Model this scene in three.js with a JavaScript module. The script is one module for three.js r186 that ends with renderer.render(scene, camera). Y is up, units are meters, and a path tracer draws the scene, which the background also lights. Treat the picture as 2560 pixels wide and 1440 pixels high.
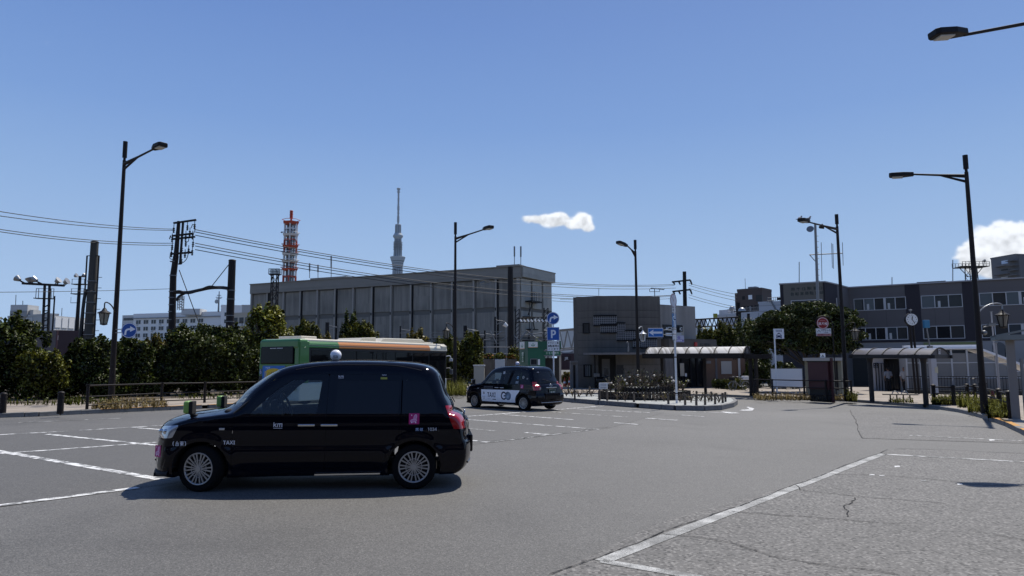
import * as THREE from 'three';
import { mergeGeometries } from 'three/addons/utils/BufferGeometryUtils.js';
import { RoundedBoxGeometry } from 'three/addons/geometries/RoundedBoxGeometry.js';
import { MarchingCubes } from 'three/addons/objects/MarchingCubes.js';

// ---------------------------------------------------------------- camera, sky, sun, exposure
const V3 = THREE.Vector3, rad = THREE.MathUtils.degToRad;
const scene = new THREE.Scene();
const FOC = 1720, EYE = new V3(0, 1.68, 0), LOOK = new THREE.Euler(rad(6.07), 0, rad(-0.28), 'YXZ');
const camera = new THREE.PerspectiveCamera(45.43, 16 / 9, 0.1, 9000);
camera.position.copy(EYE); camera.rotation.copy(LOOK);
const renderer = new THREE.WebGLRenderer({ antialias: true });
renderer.toneMapping = THREE.LinearToneMapping;
renderer.toneMappingExposure = 1.0;
renderer.shadowMap.enabled = true;
renderer.setSize(1024, 576);
const sun = new THREE.DirectionalLight(new THREE.Color(1, 0.95, 0.875), 5.0);
sun.position.set(0.335 * 60, 60, -0.52 * 60 - 20); sun.target.position.set(0, 0, -20);
sun.castShadow = true; sun.shadow.mapSize.set(4096, 4096); sun.shadow.radius = 1;
Object.assign(sun.shadow.camera, { left: -70, right: 70, top: 70, bottom: -70, near: 1, far: 220 });
scene.add(sun, sun.target);

scene.fog = new THREE.FogExp2(new THREE.Color(0.62, 0.74, 0.9), 0.00003);

// small seeded generators and value noise
function rng(seed) { let s = seed >>> 0; return () => { s = (s + 0x6d2b79f5) >>> 0; let t = Math.imul(s ^ (s >>> 15), 1 | s); t = (t + Math.imul(t ^ (t >>> 7), 61 | t)) ^ t; return ((t ^ (t >>> 14)) >>> 0) / 4294967296; }; }
function hash2(x, y) { let h = Math.imul(x, 374761393) + Math.imul(y, 668265263); h = Math.imul(h ^ (h >>> 13), 1274126177); return ((h ^ (h >>> 16)) >>> 0) / 4294967296; }
function vnoise(x, y, wrap = 0) {
  const ix = Math.floor(x), iy = Math.floor(y), fx = x - ix, fy = y - iy, sx = fx * fx * (3 - 2 * fx), sy = fy * fy * (3 - 2 * fy);
  const w = wrap ? (a) => ((a % wrap) + wrap) % wrap : (a) => a;
  const a = hash2(w(ix), w(iy)), b = hash2(w(ix + 1), w(iy)), c = hash2(w(ix), w(iy + 1)), d = hash2(w(ix + 1), w(iy + 1));
  return a + (b - a) * sx + (c - a) * sy + (a - b - c + d) * sx * sy;
}
function fbm(x, y, oct = 5, wrap = 0) { let s = 0, a = 0.5, n = 0; for (let i = 0; i < oct; i++) { s += a * vnoise(x, y, wrap); n += a; x *= 2; y *= 2; wrap *= 2; a *= 0.52; } return s / n; }
const clamp = THREE.MathUtils.clamp, lerp = THREE.MathUtils.lerp, sstep = THREE.MathUtils.smoothstep;

// the sky: clear blue, paler towards the horizon, with a few small cumulus clouds in it
{
  const SW = 4096, SH = 2048, data = new Float32Array(SW * SH * 4);
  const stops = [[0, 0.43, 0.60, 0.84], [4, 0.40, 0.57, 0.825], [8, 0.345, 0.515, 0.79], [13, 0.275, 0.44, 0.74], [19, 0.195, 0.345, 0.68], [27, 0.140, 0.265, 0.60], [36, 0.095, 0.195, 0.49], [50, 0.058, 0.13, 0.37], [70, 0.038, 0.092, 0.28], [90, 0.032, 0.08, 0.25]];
  const sunDir = new V3(0.335, 1, -0.52).normalize();
  // clouds: azimuth (degrees right of the view), elevation, half width, half height, strength
  const clouds = [[1.9, 11.75, 1.2, 0.42, 1], [3.1, 11.65, 1.0, 0.55, 1], [4.1, 11.75, 0.75, 0.72, 1], [5.1, 11.2, 0.8, 0.5, 1], [6.1, 11.55, 0.75, 0.75, 1], [6.5, 10.95, 0.6, 0.5, 0.9],
    [34.2, 6.9, 1.3, 1.3, 1], [35.7, 7.7, 1.4, 1.5, 1], [37.4, 7.5, 1.9, 1.5, 1], [39.6, 6.9, 2.6, 1.5, 1], [43, 6.6, 3, 1.3, 1], [36, 6.2, 2.4, 1.1, 1], [7.3, 7.0, 0.7, 0.28, 0.3], [9.0, 7.0, 0.6, 0.26, 0.32], [-33.5, 21.8, 2.2, 0.8, 0.10],
    [10.5, 5.3, 1.8, 0.5, 0.32], [13.5, 4.8, 1.6, 0.5, 0.28], [62, 9, 5, 1.8, 1], [83, 12, 4, 1.4, 0.9], [118, 8, 6, 2, 1], [151, 11, 5, 1.7, 0.9], [196, 9, 6, 1.9, 1], [231, 12, 4, 1.5, 0.9], [263, 8, 5, 1.8, 1], [294, 10, 4, 1.4, 0.9]];
  for (let j = 0; j < SH; j++) {
    const el = ((j + 0.5) / SH - 0.5) * 180, y = Math.sin(rad(el)), cy = Math.cos(rad(el));
    let k = 0; while (k < stops.length - 2 && el > stops[k + 1][0]) k++;
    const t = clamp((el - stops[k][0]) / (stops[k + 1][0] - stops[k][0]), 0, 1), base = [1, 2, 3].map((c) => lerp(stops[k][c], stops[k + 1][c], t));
    for (let i = 0; i < SW; i++) {
      const az0 = ((i + 0.5) / SW - 0.5) * 360, x = Math.cos(rad(az0)) * cy, z = Math.sin(rad(az0)) * cy, o = (j * SW + i) * 4;
      const cs = x * sunDir.x + y * sunDir.y + z * sunDir.z, glow = 0.12 * Math.pow(Math.max(0, cs), 8) + 0.02 * Math.pow(Math.max(0, cs), 2);
      let c = [base[0] + glow * 0.75, base[1] + glow * 0.72, base[2] + glow * 0.55];
      if (el < 0) c = [0.2, 0.2, 0.2];
      let az = az0 + 90; if (az < -60) az += 360; if (az > 300) az -= 360;
      if (el > 2 && el < 26) {
        let m = 0, up = 0;
        for (const [ca, ce, wa, we, s] of clouds) { const dx = (az - ca) / wa, dy = (el - ce) / we; if (Math.abs(dx) > 2 || Math.abs(dy) > 2) continue; const q = s * Math.exp(-1.1 * (dx * dx + dy * dy) * (dy < 0 ? 1.3 : 1)); m += q; up += q * dy; }
        if (m > 0.02) {
          const n = fbm(az * 0.9 + 7, el * 1.25 + 3, 6) - 0.5, n2 = fbm(az * 2.3 + 40, el * 2.8, 6) - 0.5, d = Math.min(m, 1) * 1.15 + n * 1.2 + n2 * 0.42;
          const al = sstep(d, 0.44, 0.78) * Math.min(1, m * 2.2), lit = clamp(0.90 + 0.24 * (up / m) + n2 * 0.8 + n * 0.4 + 0.05, 0.72, 1.14);
          c = [lerp(c[0], 0.93 * lit, al), lerp(c[1], 0.96 * lit, al), lerp(c[2], 1.0 * lit, al)];
        }
      }
      data[o] = c[0]; data[o + 1] = c[1]; data[o + 2] = c[2]; data[o + 3] = 1;
    }
  }
  const sky = new THREE.DataTexture(data, SW, SH, THREE.RGBAFormat, THREE.FloatType);
  sky.mapping = THREE.EquirectangularReflectionMapping; sky.magFilter = sky.minFilter = THREE.LinearFilter; sky.needsUpdate = true;
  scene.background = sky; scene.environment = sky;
}

// ---------------------------------------------------------------- helpers: where things stand
function ray(px, py) { return new V3((px - 1280) / FOC, -(py - 720) / FOC, -1).applyEuler(LOOK); }
function at(px, py, d) { const r = ray(px, py); return r.multiplyScalar(d / -r.z).add(EYE); }        // a point d metres ahead
function gy(x, z) { return 0.058 - 0.012 * clamp(x, -60, 60) + 0.010 * Math.max(z, -120); }          // the sloping forecourt
function G(px, py, h = 0) { const r = ray(px, py), t = (0.058 + h - EYE.y) / (r.y + 0.012 * r.x - 0.010 * r.z); return r.multiplyScalar(t).add(EYE); }
const onG = (x, z, h = 0) => new V3(x, gy(x, z) + h, z);

// ---------------------------------------------------------------- helpers: names and parts
const used = {};
function numbered(n) { const k = used[n] = (used[n] ?? -1) + 1; return k ? n + '_' + String(k).padStart(3, '0') : n; }
function tag(o, label, category, group) { o.userData = { ...o.userData, label, category }; if (group) o.userData.group = group; return o; }
function thing(name, label, category, p = new V3(), turn = 0, group) {
  const o = new THREE.Group(); o.name = numbered(name); scene.add(o);
  o.position.set(p.x, p.y, p.z); o.rotation.y = turn; return tag(o, label, category, group);
}
function flat(g) { g = g.index ? g.toNonIndexed() : g; for (const k of Object.keys(g.attributes)) if (!['position', 'normal', 'uv'].includes(k)) g.deleteAttribute(k); if (!g.attributes.uv) g.setAttribute('uv', new THREE.BufferAttribute(new Float32Array(g.attributes.position.count * 2), 2)); if (!g.attributes.normal) g.computeVertexNormals(); return g; }
function merge(gs) { gs = [].concat(gs); return gs.length === 1 ? gs[0] : mergeGeometries(gs.map(flat)); }
function part(name, geos, mat, parent = scene, label) {
  const m = new THREE.Mesh(merge(geos), mat); m.castShadow = m.receiveShadow = true;
  m.name = parent === scene ? numbered(name) : name; parent.add(m); if (label) m.userData.label = label; return m;
}
function struct(name, geos, mat, parent = scene) { const m = part(name, geos, mat, parent); if (parent === scene) m.userData.kind = 'structure'; return m; }
function solo(name, geos, mat, label, category, group) { return tag(part(name, geos, mat), label, category, group); }
function box(w, h, d, x = 0, y = 0, z = 0, ry = 0) { const g = new THREE.BoxGeometry(w, h, d); if (ry) g.rotateY(ry); return g.translate(x, y, z); }
function rbox(w, h, d, r, x = 0, y = 0, z = 0, ry = 0) { const g = new RoundedBoxGeometry(w, h, d, 2, r); if (ry) g.rotateY(ry); return g.translate(x, y, z); }
function cyl(r0, r1, h, x = 0, y = 0, z = 0, n = 14) { return new THREE.CylinderGeometry(r1, r0, h, n).translate(x, y + h / 2, z); }   // base at y
function bar(p, q, r, n = 8, r2 = r) {
  p = vec(p); q = vec(q); const d = q.clone().sub(p), l = d.length(), g = new THREE.CylinderGeometry(r2, r, l, n);
  g.applyQuaternion(new THREE.Quaternion().setFromUnitVectors(new V3(0, 1, 0), d.normalize())); const m = p.clone().add(q).multiplyScalar(0.5); return g.translate(m.x, m.y, m.z);
}
function vec(p) { return p.isVector3 ? p : new V3(...p); }
function beam(p, q, w, h) {                                      // a square bar between two points, h upright
  p = vec(p); q = vec(q); const d = q.clone().sub(p), l = d.length(), g = new THREE.BoxGeometry(w, h, l);
  const m = new THREE.Matrix4().lookAt(q, p, Math.abs(d.y) > 0.95 * l ? new V3(1, 0, 0) : new V3(0, 1, 0)); g.applyMatrix4(m); const c = p.clone().add(q).multiplyScalar(0.5); return g.translate(c.x, c.y, c.z);
}
function tube(pts, r, n = 40, k = 8, closed = false) { return new THREE.TubeGeometry(new THREE.CatmullRomCurve3(pts.map(vec), closed), n, r, k, closed); }
function lathe(pts, n = 24) { return new THREE.LatheGeometry(pts.map(([a, b]) => new THREE.Vector2(a, b)), n); }
function extrude(pts, depth, bevel = 0) { const s = new THREE.Shape(pts.map(([a, b]) => new THREE.Vector2(a, b))); return new THREE.ExtrudeGeometry(s, { depth, bevelEnabled: bevel > 0, bevelSize: bevel, bevelThickness: bevel, bevelSegments: 2, curveSegments: 16 }); }
function sag(p, q, drop, r, n = 20) { const m = vec(p).clone().add(vec(q)).multiplyScalar(0.5); m.y -= drop * 2; return new THREE.TubeGeometry(new THREE.QuadraticBezierCurve3(vec(p), m, vec(q)), n, r, 5); }
function sheet(pts, h, uvs = 1) {                                // a flat polygon on the forecourt, h above it; uv in metres
  const c = pts.map((p) => new THREE.Vector2(p.x, p.z)); if (THREE.ShapeUtils.isClockWise(c)) c.reverse();
  const pos = [], uv = [], idx = []; for (const p of c) { pos.push(p.x, gy(p.x, p.y) + h, p.y); uv.push(p.x * uvs, p.y * uvs); }
  for (const [a, b, d] of THREE.ShapeUtils.triangulateShape(c, [])) idx.push(a, d, b);
  const g = new THREE.BufferGeometry(); g.setAttribute('position', new THREE.Float32BufferAttribute(pos, 3)); g.setAttribute('uv', new THREE.Float32BufferAttribute(uv, 2)); g.setIndex(idx); g.computeVertexNormals(); return g;
}
// a vertical plane through two points: gives boxes on it between two corners
class Wall {
  constructor(A, B) { this.A = vec(A).clone(); this.A.y = 0; const d = vec(B).clone(); d.y = 0; d.sub(this.A); this.len = d.length(); this.u = d.normalize(); this.n = new V3(-this.u.z, 0, this.u.x); if (this.n.dot(EYE.clone().sub(this.A)) < 0) this.n.negate(); this.ry = Math.atan2(-this.u.z, this.u.x); }
  hit(px, py) { const r = ray(px, py), t = this.A.clone().sub(EYE).dot(this.n) / r.dot(this.n), p = r.multiplyScalar(t).add(EYE); return [p.clone().sub(this.A).dot(this.u), p.y]; }
  pt(u, y, off = 0) { return this.A.clone().addScaledVector(this.u, u).addScaledVector(this.n, off).setY(y); }
  box(u0, y0, u1, y1, t, off = 0) { const c = this.pt((u0 + u1) / 2, (y0 + y1) / 2, off + t / 2); return box(Math.abs(u1 - u0), Math.abs(y1 - y0), t, c.x, c.y, c.z, this.ry); }
  pbox(px0, py0, px1, py1, t, off = 0) { const a = this.hit(px0, py0), b = this.hit(px1, py1); return this.box(a[0], a[1], b[0], b[1], t, off); }
  frame(u0, y0, u1, y1, w, t, off = 0) { return [this.box(u0, y0, u1, y0 + w, t, off), this.box(u0, y1 - w, u1, y1, t, off), this.box(u0, y0 + w, u0 + w, y1 - w, t, off), this.box(u1 - w, y0 + w, u1, y1 - w, t, off)]; }
  plate(u0, y0, u1, y1, off) { const g = new THREE.PlaneGeometry(u1 - u0, y1 - y0), c = this.pt((u0 + u1) / 2, (y0 + y1) / 2, off); const m = new THREE.Matrix4().makeBasis(this.u, new V3(0, 1, 0), this.n); if (m.determinant() < 0) { m.makeBasis(this.u.clone().negate(), new V3(0, 1, 0), this.n); } g.applyMatrix4(m); return g.translate(c.x, c.y, c.z); }
}

// ---------------------------------------------------------------- helpers: textures and materials
function tex(n, fn, rep = 1, srgb = true, h = n) {                // fn(u, v) -> grey or [r, g, b], 0..255
  const d = new Uint8Array(n * h * 4);
  for (let j = 0; j < h; j++) for (let i = 0; i < n; i++) { let c = fn(i / n, j / h, i, j); if (!c.length) c = [c, c, c]; const o = (j * n + i) * 4; for (let k = 0; k < 3; k++) d[o + k] = clamp(c[k], 0, 255); d[o + 3] = c[3] ?? 255; }
  const t = new THREE.DataTexture(d, n, h); t.wrapS = t.wrapT = THREE.RepeatWrapping; t.repeat.set(rep, rep); t.magFilter = t.minFilter = THREE.LinearFilter; if (srgb) t.colorSpace = THREE.SRGBColorSpace; t.needsUpdate = true; return t;
}
const enc = (l) => 255 * (l <= 0.0031308 ? 12.92 * l : 1.055 * Math.pow(l, 1 / 2.4) - 0.055);       // linear base colour to 8 bit
const std = (r, g, b, rough = 0.7, metal = 0, more = {}) => new THREE.MeshStandardMaterial({ color: new THREE.Color().setRGB(r, g, b), roughness: rough, metalness: metal, ...more });
const phys = (r, g, b, rough, more = {}) => new THREE.MeshPhysicalMaterial({ color: new THREE.Color().setRGB(r, g, b), roughness: rough, ...more });
function canvasTex(w, h, draw) { const c = document.createElement('canvas'); c.width = w; c.height = h; const x = c.getContext('2d'); draw(x, w, h); const t = new THREE.CanvasTexture(c); t.colorSpace = THREE.SRGBColorSpace; t.anisotropy = 8; return t; }
// strokes of the characters that the signs carry: pairs of digits are points on a 0..9 grid
const GLYPH = {
  台: '5024 2474 6285 2686892926', 東: '1191 5059 2383862623 2484 5629 5689', 南: '1191 5053 19139399 3343 3575 3777 5559', 千: '7112 0494 5259', 住: '3005 1319 6071 4393 5696 3999 7379',
  駅: '0006 0040 0242 0444 0646 4649 2026 0719 5191 9195 5595 5156 5649 7599', 口: '1282881812', 自: '5031 2282892922 2484 2686', 転: '0242 0747 2029 1343461613 5191 4494 6459 8598 5989', 車: '1191 2383862623 2585 0898 5059',
  等: '2012 1040 6052 5090 1393 0595 5035 0797 7079 2638', 駐: '0006 0040 0242 0444 0646 4649 2026 0719 6071 5393 5696 4999 7379', 場: '0343 2027 0746 50909454 5050 5292 4696 9699 6658', 消: '0112 0415 0729 6063 4153 8173 44494484 8489 4686 4888',
  火: '5054 5409 5499 2136 8163', 栓: '0343 2029 2306 2345 7045 7095 5585 7579 5787 4999', 無: '2103 2191 0393 0696 3136 5156 7176 1809 3839 5859 7899', 線: '3013 1343 4315 1545 3539 1728 4757 51919555 5393 7579 5769 9799', 銀: '3004 3054 1343 0545 3339 0949 51919454 5159 5292 5499',
  行: '3013 4015 2529 5191 4494 7479', ハ: '3209 6298', グ: '3006 2272 7239 7081 8091', ふ: '4152 5348 4868 3617 7688', わ: '2029 0336 0646 3685 8589 8959', マ: '1282 8255 3558', ス: '1282 8219 4679', ク: '3014 2272 7229', タ: '3014 2272 7229 3556', シ: '1132 0425 1882', ー: '1585',
  こ: '2272 2878 1727', ま: '1282 1484 5058 58383678', で: '1282 8245 4548 4879 7182 8192', エ: '1282 5258 0898', レ: '2028 2884', ベ: '0532 3296 7182', り: '2026 6065 6539', そ: '1171 7115 1585 5549 4979', な: '1252 3018 6182 7248 5878', 専: '1181 4057 2272762622 2474 0898 6668', 用: '29228289 2484 2686 5259',
};
function write(x, s, cx, cy, size, color, lw = 0.11, step = 1.08, bold = 'bold') {                 // centred text; drawn strokes where the fonts have no letters
  x.fillStyle = x.strokeStyle = color; x.lineCap = 'round'; x.lineJoin = 'round'; x.lineWidth = size * lw; x.textAlign = 'center'; x.textBaseline = 'middle';
  if (![...s].some((ch) => GLYPH[ch])) { x.font = `${bold} ${size}px sans-serif`; x.fillText(s, cx, cy); return; }
  const w = size * step; let px = cx - (w * [...s].length) / 2 + (w - size) / 2;
  for (const ch of s) {
    if (!GLYPH[ch]) { x.font = `${bold} ${size}px sans-serif`; x.fillText(ch, px + size / 2, cy); px += w; continue; }
    for (const st of GLYPH[ch].split(' ')) { x.beginPath(); for (let i = 0; i < st.length; i += 2) { const a = px + ((+st[i] + 0.5) / 10) * size, b = cy + ((+st[i + 1] + 0.5) / 10 - 0.5) * size; i ? x.lineTo(a, b) : x.moveTo(a, b); } x.stroke(); }
    px += w;
  }
}
// ---------------------------------------------------------------- materials
function stain(n, lin, amp, sc, seed = 0, streak = 0) {           // weathered surface: base colour with cloudy and (if streak) rain-run wear
  return tex(n, (u, v) => { const a = fbm(u * sc + seed, v * sc + seed, 5, sc) - 0.5, b = streak ? (fbm(u * sc * 6 + seed, v * sc * 0.5, 4, 0) - 0.5) * streak : 0, k = 1 + (a * 2 * amp + b * 2) + (hash2((u * n) | 0, ((v * n) | 0) + seed) - 0.5) * amp * 0.35; return lin.map((c) => enc(c * k)); });
}
const M = {};
M.asphalt = std(1, 1, 1, 0.72, 0, { vertexColors: true, map: tex(1024, (u, v, i, j) => {
  const h = hash2(i, j), g = hash2(i >> 1, (j >> 1) + 917), c = hash2(i >> 2, (j >> 2) + 77); const e = hash2((i >> 3) + 3, (j >> 3) + 41); let k = 0.50 + 0.12 * h + 0.22 * g + 0.46 * c + 0.26 * e; if (c > 0.9) k += 0.55; if (g > 0.95) k += 0.5; if (c < 0.1) k -= 0.2; k *= 0.97 + 0.06 * fbm(u * 8, v * 8, 4, 8);
  return [enc(0.108 * k), enc(0.104 * k), enc(0.095 * k)]; }, 1 / 2.6) });
M.patch = std(1, 1, 1, 0.78, 0, { vertexColors: true, map: tex(1024, (u, v, i, j) => {
  const h = hash2(i + 5, j), g = hash2((i >> 2) + 31, (j >> 2) + 17), c = hash2((i >> 3) + 9, (j >> 3) + 5); let k = 0.55 + 0.12 * h + 0.25 * g + 0.42 * c; if (c > 0.88) k += 0.42; if (g > 0.94) k += 0.4; if (c < 0.14) k -= 0.3; k *= 0.9 + 0.2 * fbm(u * 6, v * 6, 4, 6);
  return [enc(0.119 * k), enc(0.114 * k), enc(0.105 * k)]; }, 1 / 3.2) });
M.paint = std(1, 1, 1, 0.75, 0, { map: tex(512, (u, v, i, j) => { const n = fbm(u * 16, v * 16, 5, 16) + (hash2(i, j) - 0.5) * 0.22, w = sstep(n, 0.40, 0.5), l = lerp(0.16, 0.72, w); return [enc(l), enc(l), enc(l * 0.97)]; }, 1 / 1.7) });
M.wornPaint = std(1, 1, 1, 0.8, 0, { map: tex(512, (u, v, i, j) => { const n = fbm(u * 14 + 3, v * 14, 5, 14) + (hash2(i, j + 9) - 0.5) * 0.3, w = sstep(n, 0.47, 0.62), l = lerp(0.15, 0.6, w); return [enc(l), enc(l), enc(l * 0.96)]; }, 1 / 1.3) });
M.edgePaint = std(1, 1, 1, 0.8, 0, { map: tex(512, (u, v, i, j) => { const n = fbm(u * 10 + 5, v * 10, 5, 10) + (hash2(i, j + 19) - 0.5) * 0.75, w = sstep(n, 0.3, 0.72), l = lerp(0.15, 0.52, w); return [enc(l), enc(l), enc(l * 0.95)]; }, 1 / 1.9) });
M.crack = std(0.028, 0.026, 0.024, 1);
M.paving = std(1, 1, 1, 0.9, 0, { map: tex(1024, (u, v, i, j) => { const c = (i >> 6) & 1 ? 0 : 32, jt = (i & 63) < 3 || ((j + c) & 63) < 3, t = hash2(i >> 6, (j + c) >> 6), k = (jt ? 0.6 : 0.86 + 0.28 * t) * (0.82 + 0.36 * fbm(u * 6, v * 6, 5, 6)) + (hash2(i, j) - 0.5) * 0.16; return [enc(0.31 * k), enc(0.265 * k), enc(0.215 * k)]; }, 1 / 4.8) });
M.kerb = std(1, 1, 1, 0.9, 0, { map: stain(256, [0.2, 0.195, 0.185], 0.35, 6, 3) });
M.kerbPaint = std(0.50, 0.25, 0.05, 0.85);
M.concrete = std(1, 1, 1, 0.9, 0, { map: stain(512, [0.30, 0.30, 0.295], 0.22, 5, 11, 0.16) });
M.darkConcrete = std(1, 1, 1, 0.92, 0, { map: stain(512, [0.145, 0.145, 0.15], 0.25, 5, 21, 0.18) });
M.poleBrown = phys(0.020, 0.016, 0.015, 0.55, { specularIntensity: 0.35 });
M.darkMetal = phys(0.014, 0.013, 0.014, 0.55, { specularIntensity: 0.4 });
M.steel = std(0.30, 0.31, 0.32, 0.42, 0.75);
M.galv = std(0.20, 0.205, 0.21, 0.5, 0.5);
M.whiteMetal = std(0.72, 0.73, 0.74, 0.4);
M.black = std(0.012, 0.012, 0.012, 0.6);
M.rubber = phys(0.006, 0.006, 0.0065, 0.9, { specularIntensity: 0.4 });
M.grey = std(0.22, 0.22, 0.23, 0.7);
M.soil = std(1, 1, 1, 1, 0, { map: stain(256, [0.09, 0.07, 0.05], 0.5, 8, 5) });
M.gravelWhite = std(1, 1, 1, 1, 0, { map: tex(256, (u, v, i, j) => { const k = 0.6 + 0.5 * hash2(i >> 1, j >> 1) + 0.3 * (fbm(u * 8, v * 8, 4, 8) - 0.5); return [enc(0.44 * k), enc(0.45 * k), enc(0.42 * k)]; }, 0.7) });
M.bark = std(0.06, 0.048, 0.036, 0.95);
M.wood = std(1, 1, 1, 0.9, 0, { map: stain(128, [0.13, 0.105, 0.08], 0.4, 6, 4) });
const leafMat = (r, g, b, rough = 0.5) => new THREE.MeshPhysicalMaterial({ color: new THREE.Color().setRGB(r, g, b), vertexColors: true, roughness: rough, side: THREE.DoubleSide, transmission: 0.3, thickness: 0, ior: 1.45, specularIntensity: 0.4 });
M.leafDark = leafMat(0.078, 0.102, 0.017); M.leafBright = leafMat(0.25, 0.26, 0.035); M.leafMid = leafMat(0.16, 0.17, 0.024); M.leafYellow = leafMat(0.21, 0.18, 0.04); M.leafDry = leafMat(0.22, 0.195, 0.11, 0.9); M.leafGrass = leafMat(0.15, 0.175, 0.05, 0.8); M.leafTree = leafMat(0.080, 0.105, 0.028);
M.signBlue = std(0.012, 0.10, 0.42, 0.45); M.signWhite = std(0.78, 0.79, 0.80, 0.45); M.signRed = std(0.42, 0.025, 0.02, 0.45);
const print = (t, more = {}) => new THREE.MeshStandardMaterial({ map: t, roughness: 0.5, ...more });

// ---------------------------------------------------------------- ground, road, pavements, kerbs
{
  function gridSheet(x0, x1, z0, z1, st, h, shade) {
    const nx = Math.round(Math.abs(x1 - x0) / st), nz = Math.round(Math.abs(z1 - z0) / st), pos = [], uv = [], col = [], idx = [];
    for (let j = 0; j <= nz; j++) for (let i = 0; i <= nx; i++) { const x = x0 + ((x1 - x0) * i) / nx, z = z0 + ((z1 - z0) * j) / nz; pos.push(x, gy(x, z) + h, z); uv.push(x, z); const s = shade ? shade(x, z) : 1; col.push(s, s, s); }
    for (let j = 0; j < nz; j++) for (let i = 0; i < nx; i++) { const a = j * (nx + 1) + i; idx.push(a, a + nx + 1, a + 1, a + 1, a + nx + 1, a + nx + 2); }
    const g = new THREE.BufferGeometry(); g.setAttribute('position', new THREE.Float32BufferAttribute(pos, 3)); g.setAttribute('uv', new THREE.Float32BufferAttribute(uv, 2)); g.setAttribute('color', new THREE.Float32BufferAttribute(col, 3)); g.setIndex(idx); g.computeVertexNormals(); return g;
  }
  const far = new THREE.BufferGeometry();
  { const R = 3500, pos = [], idx = []; const xs = [-R, -60, 60, R], zs = [60, -120, -R]; for (const z of zs) for (const x of xs) pos.push(x, gy(x, z) - 0.35, z); for (let j = 0; j < 2; j++) for (let i = 0; i < 3; i++) { const a = j * 4 + i; idx.push(a, a + 1, a + 4, a + 1, a + 5, a + 4); } far.setAttribute('position', new THREE.Float32BufferAttribute(pos, 3)); far.setAttribute('uv', new THREE.Float32BufferAttribute(pos.flatMap((v, i) => (i % 3 === 1 ? [] : [v])), 2)); far.setIndex(idx); far.computeVertexNormals(); }
  struct('ground', far, std(1, 1, 1, 1, 0, { map: stain(512, [0.13, 0.125, 0.11], 0.4, 8, 2) }));
  const road = gridSheet(-64, 64, 10, -64, 0.5, 0, (x, z) => { let s = 0.80 + 0.40 * fbm(x * 0.16 + 9, z * 0.16 + 4, 4); const t = fbm(x * 0.5 + 50, z * 0.5, 3); s *= 0.93 + 0.14 * t; const st = fbm(x * 0.9 + 13, z * 0.9 + 71, 3); if (st > 0.66) s *= 1 - 0.9 * (st - 0.66); return s; });
  struct('road', road, M.asphalt);
  // the coarser old surface at the right, the darker patch by the bus stop
  const dens = (pts, h, mat, name, sh) => {
    const c = pts.map((p) => new THREE.Vector2(p.x, p.z)), inside = (x, z) => { let r = false; for (let i = 0, j = c.length - 1; i < c.length; j = i++) if ((c[i].y > z) !== (c[j].y > z) && x < ((c[j].x - c[i].x) * (z - c[i].y)) / (c[j].y - c[i].y) + c[i].x) r = !r; return r; };
    let g = sheet(pts, h); const n = g.attributes.position.count, col = new Float32Array(n * 3).fill(sh); g.setAttribute('color', new THREE.BufferAttribute(col, 3)); return struct(name, g, mat);
  };
  dens([G(1290, 1490), G(1380, 1437), G(1640, 1310), G(1990, 1210), G(2208, 1133), G(2245, 1121), G(2700, 1140), onG(14, -2), onG(0.6, -2)], 0.004, M.patch, 'old_asphalt', 1.1);
  dens([G(2126, 1026), G(2140, 1050), G(2156, 1096), G(2700, 1113), G(2700, 1100), G(2560, 1062), G(2440, 1044), G(2330, 1033)], 0.004, M.patch, 'old_asphalt', 1.06);
  dens([G(-80, 1275.5), G(345, 1220), G(1228, 1106), G(1526, 1070), G(1660, 1032), G(1512, 1014), G(1140, 1036), G(560, 1054), G(-80, 1092)], 0.004, M.asphalt, 'parking_bay_asphalt', 0.86);
  // painted lines
  const line = (a, b, w, mat = M.paint, h = 0.008) => { const d = b.clone().sub(a); d.y = 0; d.normalize(); const s = new V3(-d.z, 0, d.x).multiplyScalar(w / 2); struct('road_marking', sheet([a.clone().add(s), b.clone().add(s), b.clone().sub(s), a.clone().sub(s)], h), mat); };
  const L = (x0, y0, x1, y1, w = 0.13, mat) => line(G(x0, y0), G(x1, y1), w, mat);
  L(-30, 1089, 170, 1078.5); L(200, 1076.5, 560, 1055, 0.12); L(45, 1057, 300, 1046, 0.10, M.wornPaint); L(118, 1086, 420, 1117, 0.14); L(-30, 1137, 440, 1103, 0.13); L(-30, 1124, 400, 1199, 0.16, M.paint); L(-30, 1269, 345, 1220, 0.14, M.paint); L(330, 1069, 560, 1087, 0.12);
  L(1140, 1043.6, 1511.5, 1015, 0.14); L(1261, 1037, 1432.5, 1049.5); L(1379, 1030, 1570, 1043, 0.11, M.wornPaint); L(1442.6, 1022.6, 1624, 1032, 0.12); L(1140, 1047, 1498, 1074, 0.10); L(1533, 1057, 1600, 1062, 0.14); L(1615, 1046, 1693, 1051, 0.18); L(1704, 1038, 1760, 1042, 0.11); L(1130, 1068, 1240, 1078, 0.1, M.wornPaint); L(1315, 1082, 1375, 1087.5, 0.16); L(1150, 1099, 1222, 1106, 0.16); L(1228, 1106, 1480, 1075, 0.07, M.wornPaint); L(1715, 1028.5, 1849, 1034, 0.1, M.paint);
  L(1504, 1405, 2208, 1135, 0.145, M.edgePaint); L(1504, 1404, 1760, 1448, 0.12, M.edgePaint); L(2206, 1136, 2640, 1160, 0.13, M.wornPaint); L(2274, 1089, 2640, 1107, 0.11, M.wornPaint); L(2205, 1046, 2440, 1052, 0.04, M.wornPaint);
  // bent arrow by the island
  struct('road_marking', sheet([G(1800, 1029), G(1838, 1031.5), G(1850, 1034), G(1822, 1034.5)], 0.008), M.paint);
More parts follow.
